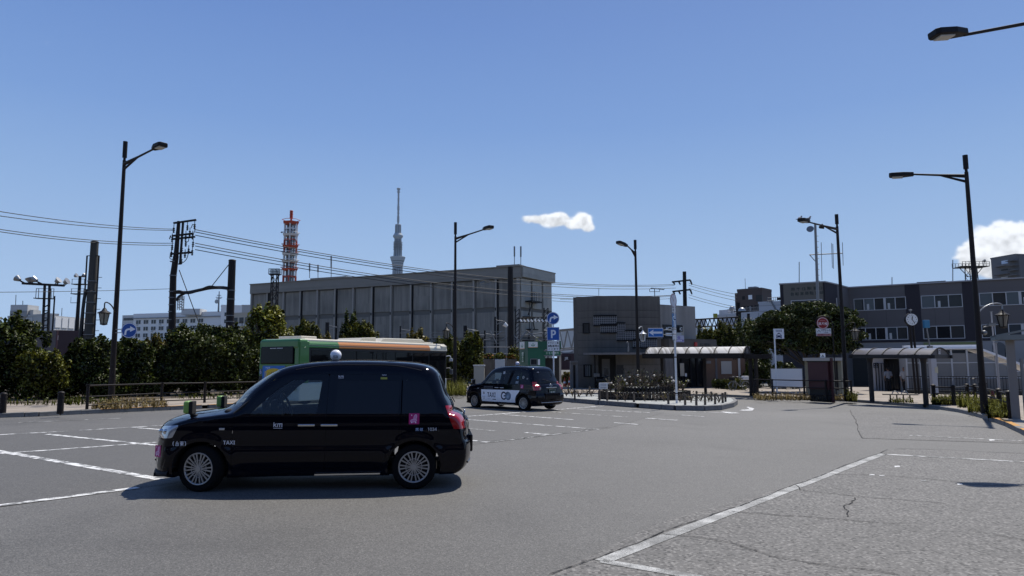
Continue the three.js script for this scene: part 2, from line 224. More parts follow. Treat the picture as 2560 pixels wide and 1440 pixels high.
  struct('road_marking', sheet([G(1846, 1027), G(1880, 1027.5), G(1886, 1022), G(1872, 1017.5), G(1866, 1018), G(1874, 1023), G(1856, 1024.5)], 0.008), M.paint);
  for (const [x, y] of [[2243, 1167], [2180, 1188], [2205, 1190], [2310, 1203], [2400, 1212], [2480, 1101]]) struct('road_marking', sheet([G(x - 7, y - 1.5), G(x + 6, y - 1.5), G(x + 7, y + 1.5), G(x - 6, y + 1.8)], 0.008), M.paint);
  // cracks
  const crack = (pts, w, seed, jit = 0.16) => { const r = rng(seed), out = []; let p = pts.map(([x, y]) => G(x, y)); for (let k = 0; k < 4; k++) { const q = [p[0]]; for (let i = 1; i < p.length; i++) { const m = p[i].clone().add(p[i - 1]).multiplyScalar(0.5), l = p[i].distanceTo(p[i - 1]); m.x += (r() - 0.5) * l * jit; m.z += (r() - 0.5) * l * jit; q.push(m, p[i]); } p = q; }
    for (let i = 1; i < p.length; i++) { const a = p[i - 1], b = p[i], d = b.clone().sub(a).normalize(), s = new V3(-d.z, 0, d.x), w0 = w * (0.5 + r() * 0.8) / 2; out.push(sheet([a.clone().addScaledVector(s, w0), b.clone().addScaledVector(s, w0), b.clone().addScaledVector(s, -w0), a.clone().addScaledVector(s, -w0)], 0.012 + 0.0001 * (i % 2))); }
    struct('road_crack', out, M.crack); };
  crack([[1372, 1440], [1500, 1396], [1660, 1330], [1820, 1275], [1990, 1212], [2100, 1170], [2220, 1124]], 0.014, 1, 0.05);
  crack([[1990, 1214], [2000, 1226], [2125, 1240], [2190, 1247], [2360, 1260]], 0.014, 2); crack([[1655, 1337], [1820, 1357], [1925, 1392], [2040, 1412], [2250, 1440]], 0.012, 3);
  crack([[1830, 1280], [1960, 1291], [2100, 1300], [2250, 1312]], 0.014, 4); crack([[2137, 1246], [2108, 1268], [2122, 1280], [2120, 1293]], 0.013, 5); crack([[2072, 1186], [2290, 1196], [2440, 1212], [2620, 1222]], 0.016, 6); crack([[2240, 1123], [2400, 1127], [2640, 1139]], 0.02, 7); crack([[2126, 1026], [2140, 1050], [2156, 1096]], 0.014, 8, 0.03); crack([[2156, 1096], [2400, 1104], [2640, 1112]], 0.02, 9, 0.04); crack([[1100, 1100], [1227, 1104], [1370, 1088], [1520, 1068]], 0.02, 10); crack([[2440, 1330], [2560, 1352], [2640, 1370]], 0.012, 12);
}
const leftKerb = [[-120, 1050], [0, 1044], [95, 1041], [150, 1038], [380, 1027], [520, 1021], [640, 1015], [760, 1009], [900, 1002], [1020, 994], [1143, 986]].map(([x, y]) => G(x, y));
const rightKerb = [[1143, 986], [1420, 987], [1640, 989], [1820, 992], [1860, 994], [2120, 1004], [2175, 1008], [2320, 1019], [2400, 1031], [2440, 1040], [2480, 1052], [2520, 1066], [2560, 1085], [2640, 1128], [2760, 1200]].map(([x, y]) => G(x, y));
const islandEdge = [[1340, 998], [1410, 1004], [1500, 1012], [1600, 1020], [1690, 1026], [1760, 1027], [1800, 1025], [1830, 1018], [1840, 1011], [1832, 1004], [1800, 1000], [1700, 997], [1550, 995], [1340, 993]].map(([x, y]) => G(x, y));
const PAVE = 0.13;
struct('pavement', sheet([...leftKerb, onG(-3, -62), onG(-62, -62), onG(-62, -16)], PAVE), M.paving);
struct('pavement', sheet([...rightKerb, onG(12, -4), onG(62, -4), onG(62, -63.5), onG(-3, -62)], PAVE), M.paving);
struct('planting_bed', sheet([[-120, 1009], [0, 1009], [220, 1004], [420, 996], [640, 986.5], [760, 983], [900, 981]].map(([x, y]) => G(x, y, PAVE)).concat([onG(-14, -60), onG(-60, -60), onG(-60, -30)]), PAVE + 0.008), M.soil);
function kerb(pts, h, closed, paintAt) {
  const k = new THREE.Group(); k.name = numbered('kerb'); k.userData.kind = 'structure'; scene.add(k);
  const c = closed ? [...pts, pts[0]] : pts, L = 0.61; let acc = 0, from = c[0].clone(), i = 1, n = 0; const stone = new Map();
  const put = (a, b) => { const l = Math.round(a.distanceTo(b) * 50) / 50; if (l < 0.08) return; if (!stone.has(l)) stone.set(l, rbox(0.16, h + 0.2, l - 0.008, 0.018)); const m = part('kerb_stone', stone.get(l), M.kerb, k), mid = a.clone().add(b).multiplyScalar(0.5); m.position.set(mid.x, gy(mid.x, mid.z) + h / 2 - 0.1 + 0.012, mid.z); m.rotation.y = Math.atan2(b.x - a.x, b.z - a.z); n++;
    if (paintAt && paintAt(mid)) { const p = part('painted_strip', box(0.165, 0.006, l - 0.02), M.kerbPaint, k); p.position.set(mid.x, gy(mid.x, mid.z) + h + 0.0155, mid.z); p.rotation.y = m.rotation.y; } };
  while (i < c.length) { const d = from.distanceTo(c[i]); if (d > L) { const nx = from.clone().lerp(c[i], L / d); put(from, nx); from = nx; } else { if (d > 0.3) put(from, c[i]); from = c[i].clone(); i++; } }
}
kerb(leftKerb, PAVE, false, (p) => (p.x > -14.4 && p.x < -7 && vnoise(p.x * 0.9, 3) > 0.28));
kerb(rightKerb, PAVE, false, (p) => p.z > -24 && vnoise(p.z * 0.8, 9) > 0.45);
kerb(islandEdge, 0.19, true);
struct('island_gravel', sheet(islandEdge, 0.185), M.gravelWhite);

// ---------------------------------------------------------------- foliage
function leaves(lobes, n, size, seed, tone = 0.35, long = 1.7) {   // lobes: [x, y, z, rx, ry, rz]; leaf-sized faces through the outer half of each lobe
  const r = rng(seed), vol = lobes.map((l) => Math.pow(l[3] * l[4] * l[5], 0.7)), tot = vol.reduce((a, b) => a + b, 0), pos = new Float32Array(n * 18), col = new Float32Array(n * 18), nor = new Float32Array(n * 18);
  const a = new V3(), b = new V3(), o = new V3(), nn = new V3(); let w = 0;
  for (let i = 0; i < n; i++) {
    let t = r() * tot, k = 0; while (k < lobes.length - 1 && (t -= vol[k]) > 0) k++;
    const l = lobes[k], z = r() * 2 - 1, f = r() * 6.2832, s = Math.sqrt(1 - z * z); let rr = Math.pow(r(), 0.28);
    const dx = s * Math.cos(f), dy = z, dz = s * Math.sin(f), lump = 0.78 + 0.44 * vnoise(dx * 2.6 + seed + k * 7, dy * 2.6 + dz * 1.9 + 20); rr *= lump;
    o.set(l[0] + l[3] * rr * dx, l[1] + l[4] * rr * dy, l[2] + l[5] * rr * dz); if (o.y < 0.03) o.y = 0.03 + r() * 0.2;
    a.set(r() - 0.5 + dx * 0.35, r() - 0.62, r() - 0.5 + dz * 0.35).normalize(); b.set(r() - 0.5, r() - 0.5, r() - 0.5).cross(a).normalize();
    const q = size * (0.5 + 1.0 * r() * r() + (r() < 0.06 ? 0.7 : 0.15)), ql = q * long * 0.5, qw = q * 0.5; nn.copy(a).cross(b).normalize(); if (nn.y < 0) nn.negate(); nn.x += dx * 0.5; nn.y += dy * 0.5; nn.z += dz * 0.5; nn.normalize();
    const P = [[-ql, 0], [0, qw], [ql, 0], [-ql, 0], [ql, 0], [0, -qw]], tn = 1 - tone + 2 * tone * r(), yl = r() < 0.06 ? 1.28 : 1;
    for (const [u, v] of P) { const bend = -0.12 * q * Math.abs(u / ql); pos[w] = o.x + a.x * u + b.x * v; pos[w + 1] = o.y + a.y * u + b.y * v + bend; pos[w + 2] = o.z + a.z * u + b.z * v; nor[w] = nn.x; nor[w + 1] = nn.y; nor[w + 2] = nn.z; col[w] = tn * yl; col[w + 1] = tn * (yl > 1 ? 1.2 : 1); col[w + 2] = tn; w += 3; }
  }
  const g = new THREE.BufferGeometry(); g.setAttribute('position', new THREE.BufferAttribute(pos, 3)); g.setAttribute('normal', new THREE.BufferAttribute(nor, 3)); g.setAttribute('color', new THREE.BufferAttribute(col, 3)); g.setAttribute('uv', new THREE.BufferAttribute(new Float32Array(n * 12), 2)); return g;
}
function limbs(h, spread, n, r0, seed) { const r = rng(seed), out = [tube([[0, -0.1, 0], [0.04, h * 0.3, 0.03], [-0.03, h * 0.55, 0]], r0, 10, 7)]; for (let i = 0; i < n; i++) { const f = (i / n) * 6.283 + r(), y0 = h * (0.15 + 0.4 * r()), e = spread * (0.5 + 0.5 * r()); out.push(tube([[0, y0, 0], [Math.cos(f) * e * 0.5, y0 + h * 0.18, Math.sin(f) * e * 0.5], [Math.cos(f) * e, y0 + h * (0.3 + 0.2 * r()), Math.sin(f) * e]], r0 * 0.4, 8, 5)); } return out; }
// a bush or tree that fills a pixel outline at its own distance: base at (px, d), top at py, half width hw (pixels)
function bush(name, label, cat, px, d, topY, hwPx, o = {}) {
  const k = d / FOC, base = at(px, 903, d), y0 = gy(base.x, base.z) + PAVE - 0.03, h = at(px, topY, d).y - y0, hw = hwPx * k, dep = o.depth ?? hw * 0.8, r = rng(o.seed ?? (px * 7) | 0);
  const t = thing(name, label, cat, new V3(base.x, y0, -d), 0, o.group), low = o.low ?? 0.05, lobes = [];
  const nl = o.lobes ?? 9; lobes.push([0, h * (0.5 + low * 0.5), 0, hw * 0.78, h * (0.5 - low * 0.5), dep * 0.8]);
  for (let i = 0; i < nl; i++) { const f = (i / nl) * 6.283 + r() * 0.7, yy = low + (0.92 - low) * (0.15 + 0.75 * r()), e = (o.round ? Math.sqrt(Math.max(0.05, 1 - Math.pow((yy - 0.5) * 1.75, 2))) : 1 - 0.45 * yy) * 0.72; const s = 0.28 + 0.22 * r(); lobes.push([Math.cos(f) * hw * e, h * yy * 0.9, Math.sin(f) * dep * e, hw * s, h * s * 0.55, dep * s]); }
  for (let i = 0; i < 16; i++) { const f = r() * 6.283, e = 0.25 + 0.7 * r(), q = 0.07 + 0.09 * r(); lobes.push([Math.cos(f) * hw * e, h * (0.55 + 0.42 * Math.sqrt(Math.max(0, 1 - e * e)) + 0.05 * r()), Math.sin(f) * dep * e, hw * q, h * q * 0.9, dep * q]); }
  for (let i = 0; i < 4; i++) lobes.push([(r() - 0.5) * hw * 0.9, h * (0.8 + 0.06 * r()), (r() - 0.5) * dep, hw * 0.26, h * 0.14, dep * 0.26]);
  const size = (o.leaf ?? 0.13) * 0.60, n = Math.min((o.max ?? 16000) * 2.6, Math.round((o.dense ?? 1) * 27 * hw * h / (size * size)));
  part(o.tree ? 'crown' : 'foliage', leaves(lobes, n, size, (o.seed ?? px) + 3, 0.4), o.mat ?? M.leafDark, t);
  part(o.tree ? 'trunk' : 'stem', limbs(h * (o.tree ? 1 : 0.8), hw * 0.7, 6, o.tree ? 0.16 : 0.07, px | 0), M.bark, t);
  return t;
}
// ---------------------------------------------------------------- the taxis: one smooth body surface, cut into panels, panes and lamps
const taxiKit = (() => {
  const crv = new THREE.CatmullRomCurve3([[-2.04, 0.19], [-2.12, 0.21], [-2.17, 0.30], [-2.17, 0.52], [-2.155, 0.68], [-2.12, 0.81], [-2.07, 0.865], [-1.99, 0.908], [-1.79, 0.968], [-1.45, 1.025], [-1.25, 1.062], [-1.13, 1.135], [-0.89, 1.31], [-0.646, 1.482], [-0.5, 1.56], [-0.363, 1.612], [-0.22, 1.649], [-0.074, 1.674], [0.2, 1.697], [0.493, 1.706], [0.8, 1.705], [1.065, 1.696], [1.3, 1.676], [1.46, 1.642], [1.55, 1.60], [1.61, 1.545], [1.66, 1.45], [1.73, 1.27], [1.81, 1.11], [1.90, 1.05], [1.98, 1.01], [2.03, 0.94], [2.06, 0.80], [2.08, 0.66], [2.105, 0.6], [2.105, 0.42], [2.06, 0.27], [1.98, 0.20], [1.9, 0.19], [0, 0.19]].map(([x, y]) => (y > 1.1 ? [x < 0 ? x - 0.09 * sstep(y, 1.1, 1.3) * Math.min(1, -x * 3) : x > 0.8 ? x + 0.085 * sstep(x, 0.8, 1.4) : x, y + 0.018 * sstep(y, 1.3, 1.6)] : [x, y])).map(([x, y]) => new V3(x < -1.8 ? -1.8 + (x + 1.8) * 0.86 : x > 1.8 ? 1.8 + (x - 1.8) * 1.2 : x, y, 0)), true, 'centripetal');
  const prof = crv.getPoints(190).map((p) => [p.x, p.y]);
  const psd = (P, x, y) => { let d = 1e9, s = 1; for (let i = 0, j = P.length - 1; i < P.length; j = i++) { const ax = P[i][0], ay = P[i][1], ex = P[j][0] - ax, ey = P[j][1] - ay, wx = x - ax, wy = y - ay, q = ex * ex + ey * ey, t = q ? clamp((wx * ex + wy * ey) / q, 0, 1) : 0, bx = wx - ex * t, by = wy - ey * t; d = Math.min(d, bx * bx + by * by); const c1 = y >= ay, c2 = y < P[j][1], c3 = ex * wy > ey * wx; if ((c1 && c2 && c3) || (!c1 && !c2 && !c3)) s = -s; } return s * Math.sqrt(d); };
  const width = (x, y) => { let w = y < 0.95 ? 0.80 + 0.045 * sstep(y, 0.2, 0.5) - 0.012 * sstep(y, 0.78, 0.95) : 0.833 - (y - 0.95) * 0.08 - Math.max(0, y - 1.0) * 0.2; w -= 0.035 * sstep(x, 1.1, 2.0); for (const c of [-1.375, 1.375]) { const r = Math.hypot(x - c, y - 0.3); w += 0.014 * Math.exp(-(((r - 0.39) / 0.05) ** 2)); } return w - 0.010 * Math.exp(-(((y - 0.60) / 0.05) ** 2)); };
  const f = (x, y, z) => {
    const a = Math.abs(z), q = a / 0.85, wf = sstep(-x, 0.0, 0.9), wr = sstep(x, 1.0, 1.6), X = x - 0.30 * Math.pow(q, 2.6) * wf + 0.13 * Math.pow(q, 3) * wr, Y = y + (y > 0.7 ? 0.055 * q * q * sstep(y, 0.7, 1.1) : 0);
    const A = psd(prof, X, Y), B = a - width(x, y), k = lerp(0.05, 0.15, sstep(y, 0.85, 1.5)), h = Math.max(k - Math.abs(A - B), 0); return Math.max(A, B) + (h * h) / (4 * k);
  };
  const grad = (x, y, z, e = 0.004) => { const g = new V3(f(x + e, y, z) - f(x - e, y, z), f(x, y + e, z) - f(x, y - e, z), f(x, y, z + e) - f(x, y, z - e)); return g.normalize(); };
  // surface net
  const S = 0.028, o = [-2.34, 0.14, -0.924], n = [162, 60, 66], F = new Float32Array(n[0] * n[1] * n[2]), I = (i, j, k) => (k * n[1] + j) * n[0] + i;
  for (let k = 0; k < n[2]; k++) for (let j = 0; j < n[1]; j++) for (let i = 0; i < n[0]; i++) { if (k > n[2] / 2 && n[2] % 2 === 0) { F[I(i, j, k)] = NaN; continue; } F[I(i, j, k)] = f(o[0] + i * S, o[1] + j * S, o[2] + k * S); }
  for (let k = 0; k < n[2]; k++) for (let j = 0; j < n[1]; j++) for (let i = 0; i < n[0]; i++) if (Number.isNaN(F[I(i, j, k)])) F[I(i, j, k)] = f(o[0] + i * S, o[1] + j * S, o[2] + k * S);
  const V = [], N = [], id = new Int32Array(F.length).fill(-1), T = [];
  for (let k = 0; k < n[2] - 1; k++) for (let j = 0; j < n[1] - 1; j++) for (let i = 0; i < n[0] - 1; i++) {
    let c = 0, sx = 0, sy = 0, sz = 0, m = 0; for (let b = 0; b < 8; b++) if (F[I(i + (b & 1), j + ((b >> 1) & 1), k + (b >> 2))] < 0) m |= 1 << b; if (m === 0 || m === 255) continue;
    for (const [p, q] of [[0, 1], [2, 3], [4, 5], [6, 7], [0, 2], [1, 3], [4, 6], [5, 7], [0, 4], [1, 5], [2, 6], [3, 7]]) { if (((m >> p) & 1) === ((m >> q) & 1)) continue; const a = F[I(i + (p & 1), j + ((p >> 1) & 1), k + (p >> 2))], b = F[I(i + (q & 1), j + ((q >> 1) & 1), k + (q >> 2))], t = a / (a - b); sx += (p & 1) + t * ((q & 1) - (p & 1)); sy += ((p >> 1) & 1) + t * (((q >> 1) & 1) - ((p >> 1) & 1)); sz += (p >> 2) + t * ((q >> 2) - (p >> 2)); c++; }
    const v = new V3(o[0] + (i + sx / c) * S, o[1] + (j + sy / c) * S, o[2] + (k + sz / c) * S); for (let r = 0; r < 3; r++) { const g = grad(v.x, v.y, v.z); v.addScaledVector(g, -f(v.x, v.y, v.z)); }
    id[I(i, j, k)] = V.length; V.push(v); N.push(grad(v.x, v.y, v.z, 0.012));
  }
  const quad = (a, b, c, d, fl) => { if (fl) T.push([a, b, c], [a, c, d]); else T.push([a, c, b], [a, d, c]); };
  for (let k = 1; k < n[2] - 1; k++) for (let j = 1; j < n[1] - 1; j++) for (let i = 1; i < n[0] - 1; i++) {
    const s = F[I(i, j, k)] < 0;
    if (s !== F[I(i + 1, j, k)] < 0) quad(id[I(i, j - 1, k - 1)], id[I(i, j, k - 1)], id[I(i, j, k)], id[I(i, j - 1, k)], s);
    if (s !== F[I(i, j + 1, k)] < 0) quad(id[I(i - 1, j, k - 1)], id[I(i - 1, j, k)], id[I(i, j, k)], id[I(i, j, k - 1)], s);
    if (s !== F[I(i, j, k + 1)] < 0) quad(id[I(i - 1, j - 1, k)], id[I(i, j - 1, k)], id[I(i, j, k)], id[I(i - 1, j, k)], s);
  }
  // region masks: positive inside
  const side = (P) => (v, nn) => Math.min(-psd(P, v.x, v.y), (Math.abs(nn.z) - 0.5) * 0.4);
  const wins = { frontL: side([[-0.80, 0.985], [0.075, 0.99], [0.12, 1.45], [-0.27, 1.445], [-0.47, 1.315]]), rearL: side([[0.31, 1.005], [1.155, 1.005], [1.165, 1.45], [0.325, 1.45]]), quarter: side([[1.205, 1.01], [1.69, 1.02], [1.65, 1.2], [1.56, 1.38], [1.50, 1.45], [1.205, 1.45]]) };
  const shield = (v, nn) => Math.min(-psd([[-0.72, 1.10], [0.72, 1.10], [0.60, 1.57], [-0.60, 1.57]], v.z, v.y), (-nn.x - 0.35) * 0.4, -v.x - 0.2);
  const back = (v, nn) => Math.min(-psd([[-0.68, 1.09], [0.68, 1.09], [0.56, 1.50], [-0.56, 1.50]], v.z, v.y), (nn.x - 0.45) * 0.4, v.x - 1.3);
  const head = (v) => Math.min(-psd([[-2.10, 0.79], [-1.92, 0.835], [-1.66, 0.865], [-1.735, 0.70], [-2.0, 0.685], [-2.12, 0.70]], v.x, v.y), Math.abs(v.z) - 0.44);
  const tail = (v) => Math.min(-psd([[1.775, 1.11], [1.9, 1.10], [2.2, 1.05], [2.2, 0.80], [1.90, 0.80], [1.845, 0.93]], v.x, v.y), Math.abs(v.z) - 0.575);
  const grille = (v, nn) => Math.min(-psd([[-0.5, 0.33], [0.5, 0.33], [0.56, 0.58], [-0.56, 0.58]], v.z, v.y), (-nn.x - 0.5) * 0.4);
  const arch = (v) => Math.min(Math.max(0.352 - Math.hypot(v.x - 1.375, v.y - 0.3), 0.352 - Math.hypot(v.x + 1.375, v.y - 0.3)), Math.abs(v.z) - 0.5);
  const doorF = side([[-0.985, 0.29], [0.205, 0.29], [0.205, 1.53], [-0.34, 1.53], [-0.52, 1.45], [-0.985, 1.03]]), doorR = side([[0.205, 0.29], [0.93, 0.29], [1.02, 0.5], [1.185, 0.66], [1.185, 1.53], [0.205, 1.53]]);
  const bonnet = (v, nn) => Math.min(-psd([[-2.06, -0.6], [-1.27, -0.7], [-1.27, 0.7], [-2.06, 0.6]], v.x, v.z), (nn.y - 0.6) * 0.4, 1.3 - v.y);
  const hatch = (v, nn) => Math.min(-psd([[-0.57, 0.56], [0.57, 0.56], [0.57, 1.0], [0.70, 1.06], [0.58, 1.55], [-0.58, 1.55], [-0.70, 1.06], [-0.57, 1.0]], v.z, v.y), (nn.x - 0.3) * 0.4, v.x - 1.3);
  const opened = [...Object.values(wins), shield, back, head, tail, grille, arch];
  const solid = (v, nn) => { let m = 1; for (const w of opened) m = Math.min(m, -w(v, nn)); return m; };
  const cut = (mask, off = 0) => {
    const m = V.map((v, i) => mask(v, N[i])), pos = [], nor = [];
    const put = (p, q) => { pos.push(p.x - q.x * off, p.y - q.y * off, p.z - q.z * off); nor.push(q.x, q.y, q.z); };
    for (const t of T) { const inn = t.filter((i) => m[i] > 0).length; if (!inn) continue; const P = []; for (let e = 0; e < 3; e++) { const a = t[e], b = t[(e + 1) % 3]; if (m[a] > 0) P.push([V[a], N[a]]); if (m[a] > 0 !== m[b] > 0) { const s = m[a] / (m[a] - m[b]); P.push([V[a].clone().lerp(V[b], s), N[a].clone().lerp(N[b], s).normalize()]); } } for (let i = 1; i < P.length - 1; i++) { put(...P[0]); put(...P[i]); put(...P[i + 1]); } }
    const g = new THREE.BufferGeometry(); g.setAttribute('position', new THREE.Float32BufferAttribute(pos, 3)); g.setAttribute('normal', new THREE.Float32BufferAttribute(nor, 3)); g.setAttribute('uv', new THREE.BufferAttribute(new Float32Array((pos.length / 3) * 2), 2)); return g;
  };
  const gap = 0.0015, K = {};
  const sgn = (mask, s) => (v, nn) => Math.min(mask(v, nn), s * v.z - 0.05);

  K.body = cut((v, nn) => Math.min(solid(v, nn), -doorF(v, nn) - gap, -doorR(v, nn) - gap, -bonnet(v, nn) - gap, -hatch(v, nn) - gap));
  for (const s of [1, -1]) { K['doorF' + s] = cut(sgn((v, nn) => Math.min(solid(v, nn), doorF(v, nn) - gap), s)); K['doorR' + s] = cut(sgn((v, nn) => Math.min(solid(v, nn), doorR(v, nn) - gap), s)); K['winF' + s] = cut(sgn(wins.frontL, s), 0.004); K['winR' + s] = cut(sgn(wins.rearL, s), 0.004); K['quarter' + s] = cut(sgn(wins.quarter, s), 0.003); K['head' + s] = cut(sgn(head, s), -0.002); K['tail' + s] = cut(sgn(tail, s), -0.006); }
  K.bonnet = cut((v, nn) => Math.min(solid(v, nn), bonnet(v, nn) - gap)); K.hatch = cut((v, nn) => Math.min(solid(v, nn), hatch(v, nn) - gap)); K.shield = cut(shield, 0.004); K.back = cut(back, 0.003); K.grille = cut(grille, 0.012);
  K.surface = (x, y, s) => { let a = 0.2, b = 1.0; for (let i = 0; i < 30; i++) { const m = (a + b) / 2; if (f(x, y, m) < 0) a = m; else b = m; } return s * a; };
  K.rear = (z, y) => { let a = 1.0, b = 2.4; for (let i = 0; i < 30; i++) { const m = (a + b) / 2; if (f(m, y, z) < 0) a = m; else b = m; } return a; };
  K.nose = (z, y) => { let a = -1.2, b = -2.5; for (let i = 0; i < 30; i++) { const m = (a + b) / 2; if (f(m, y, z) < 0) a = m; else b = m; } return a; };
  K.patch = (x0, y0, x1, y1, off = 0.004, s = 1, nx = 10, ny = 5) => { const g = new THREE.PlaneGeometry(x1 - x0, y1 - y0, nx, ny).translate((x0 + x1) / 2, (y0 + y1) / 2, 0), p = g.attributes.position; for (let i = 0; i < p.count; i++) p.setZ(i, K.surface(p.getX(i), p.getY(i), s) + s * off); g.computeVertexNormals(); return g; };
  // wheel: 20 paired spokes behind a rim ring
  K.tyre = lathe([[0.195, -0.085], [0.215, -0.094], [0.262, -0.098], [0.289, -0.088], [0.298, -0.06], [0.301, 0], [0.298, 0.06], [0.289, 0.088], [0.262, 0.098], [0.215, 0.094], [0.195, 0.085]], 56).rotateX(Math.PI / 2);
  K.rim = [lathe([[0.19, -0.06], [0.192, 0.05], [0.188, 0.08], [0.19, 0.09], [0.206, 0.094], [0.209, 0.088], [0.207, 0.08], [0.192, 0.07]], 48).rotateX(Math.PI / 2), new THREE.CylinderGeometry(0.034, 0.04, 0.03, 20).rotateX(Math.PI / 2).translate(0, 0, 0.078), new THREE.TorusGeometry(0.108, 0.005, 6, 40).translate(0, 0, 0.078)];
  for (let i = 0; i < 10; i++) for (const e of [-0.135, 0.135]) { const g = beam([0.034, 0, 0.078], [0.196, 0, 0.086], 0.012, 0.011).toNonIndexed(); const p = g.attributes.position; for (let q = 0; q < p.count; q++) if (p.getX(q) > 0.1) p.setY(q, p.getY(q) * 1.7); g.computeVertexNormals(); K.rim.push(g.rotateZ((i / 10) * 6.2832 + e)); }
  K.rim = merge(K.rim); K.well = merge([new THREE.CircleGeometry(0.196, 40).translate(0, 0, 0.045), new THREE.CylinderGeometry(0.19, 0.19, 0.1, 32, 1, true).rotateX(Math.PI / 2)]);
  return K;
})();
const TM = {
  paint: phys(0.0025, 0.003, 0.007, 0.05, { specularIntensity: 0.55, side: THREE.DoubleSide }),
  clear: new THREE.MeshPhysicalMaterial({ color: new THREE.Color().setRGB(0.62, 0.70, 0.70), roughness: 0.02, transmission: 1, thickness: 0, ior: 1.5, side: THREE.DoubleSide }),
  dark: new THREE.MeshPhysicalMaterial({ color: new THREE.Color().setRGB(0.006, 0.0065, 0.009), roughness: 0.02, specularIntensity: 0.6, side: THREE.DoubleSide }),
  chrome: std(0.6, 0.61, 0.62, 0.16, 1), rim: std(0.42, 0.43, 0.44, 0.35, 0.75), hole: std(0.008, 0.008, 0.008, 0.9), inside: std(0.02, 0.02, 0.022, 0.85, 0, { side: THREE.DoubleSide }),
  lamp: phys(0.42, 0.44, 0.46, 0.12, { clearcoat: 1, metalness: 0.5 }), tail: phys(0.34, 0.006, 0.010, 0.15, { clearcoat: 0.8 }), tailClear: phys(0.32, 0.30, 0.31, 0.15, { clearcoat: 1 }), green: std(0.22, 0.40, 0.09, 0.4), white: std(0.75, 0.75, 0.76, 0.35),
};
const pink = canvasTex(128, 128, (x) => { x.fillStyle = '#b0186e'; x.fillRect(0, 0, 128, 128); x.strokeStyle = '#e9c4dd'; x.fillStyle = '#d58cbb'; x.lineWidth = 6; x.beginPath(); x.ellipse(78, 48, 17, 34, 0.25, 0, 7); x.fill(); x.stroke(); x.beginPath(); x.ellipse(58, 86, 38, 17, -0.15, 0, 7); x.fill(); x.stroke(); x.fillStyle = '#f2e4ee'; for (const [a, b, r] of [[36, 108, 8], [84, 108, 8], [34, 22, 7]]) { x.beginPath(); x.arc(a, b, r, 0, 7); x.fill(); } });
const alphaPrint = (w, h, draw) => new THREE.MeshStandardMaterial({ map: canvasTex(w, h, draw), transparent: true, roughness: 0.45 });
const kmMark = alphaPrint(128, 80, (x) => { x.fillStyle = '#e4e4e8'; x.font = 'bold 66px sans-serif'; x.textBaseline = 'middle'; x.fillRect(14, 8, 8, 54); x.fillText('ʟ'.length ? '' : '', 0, 0); x.strokeStyle = '#e4e4e8'; x.lineWidth = 8; x.beginPath(); x.moveTo(46, 22); x.lineTo(24, 38); x.lineTo(48, 60); x.stroke(); x.beginPath(); x.moveTo(60, 62); x.lineTo(60, 24); x.lineTo(106, 24); x.lineTo(106, 62); x.moveTo(83, 24); x.lineTo(83, 62); x.stroke(); x.fillRect(14, 72, 98, 5); });
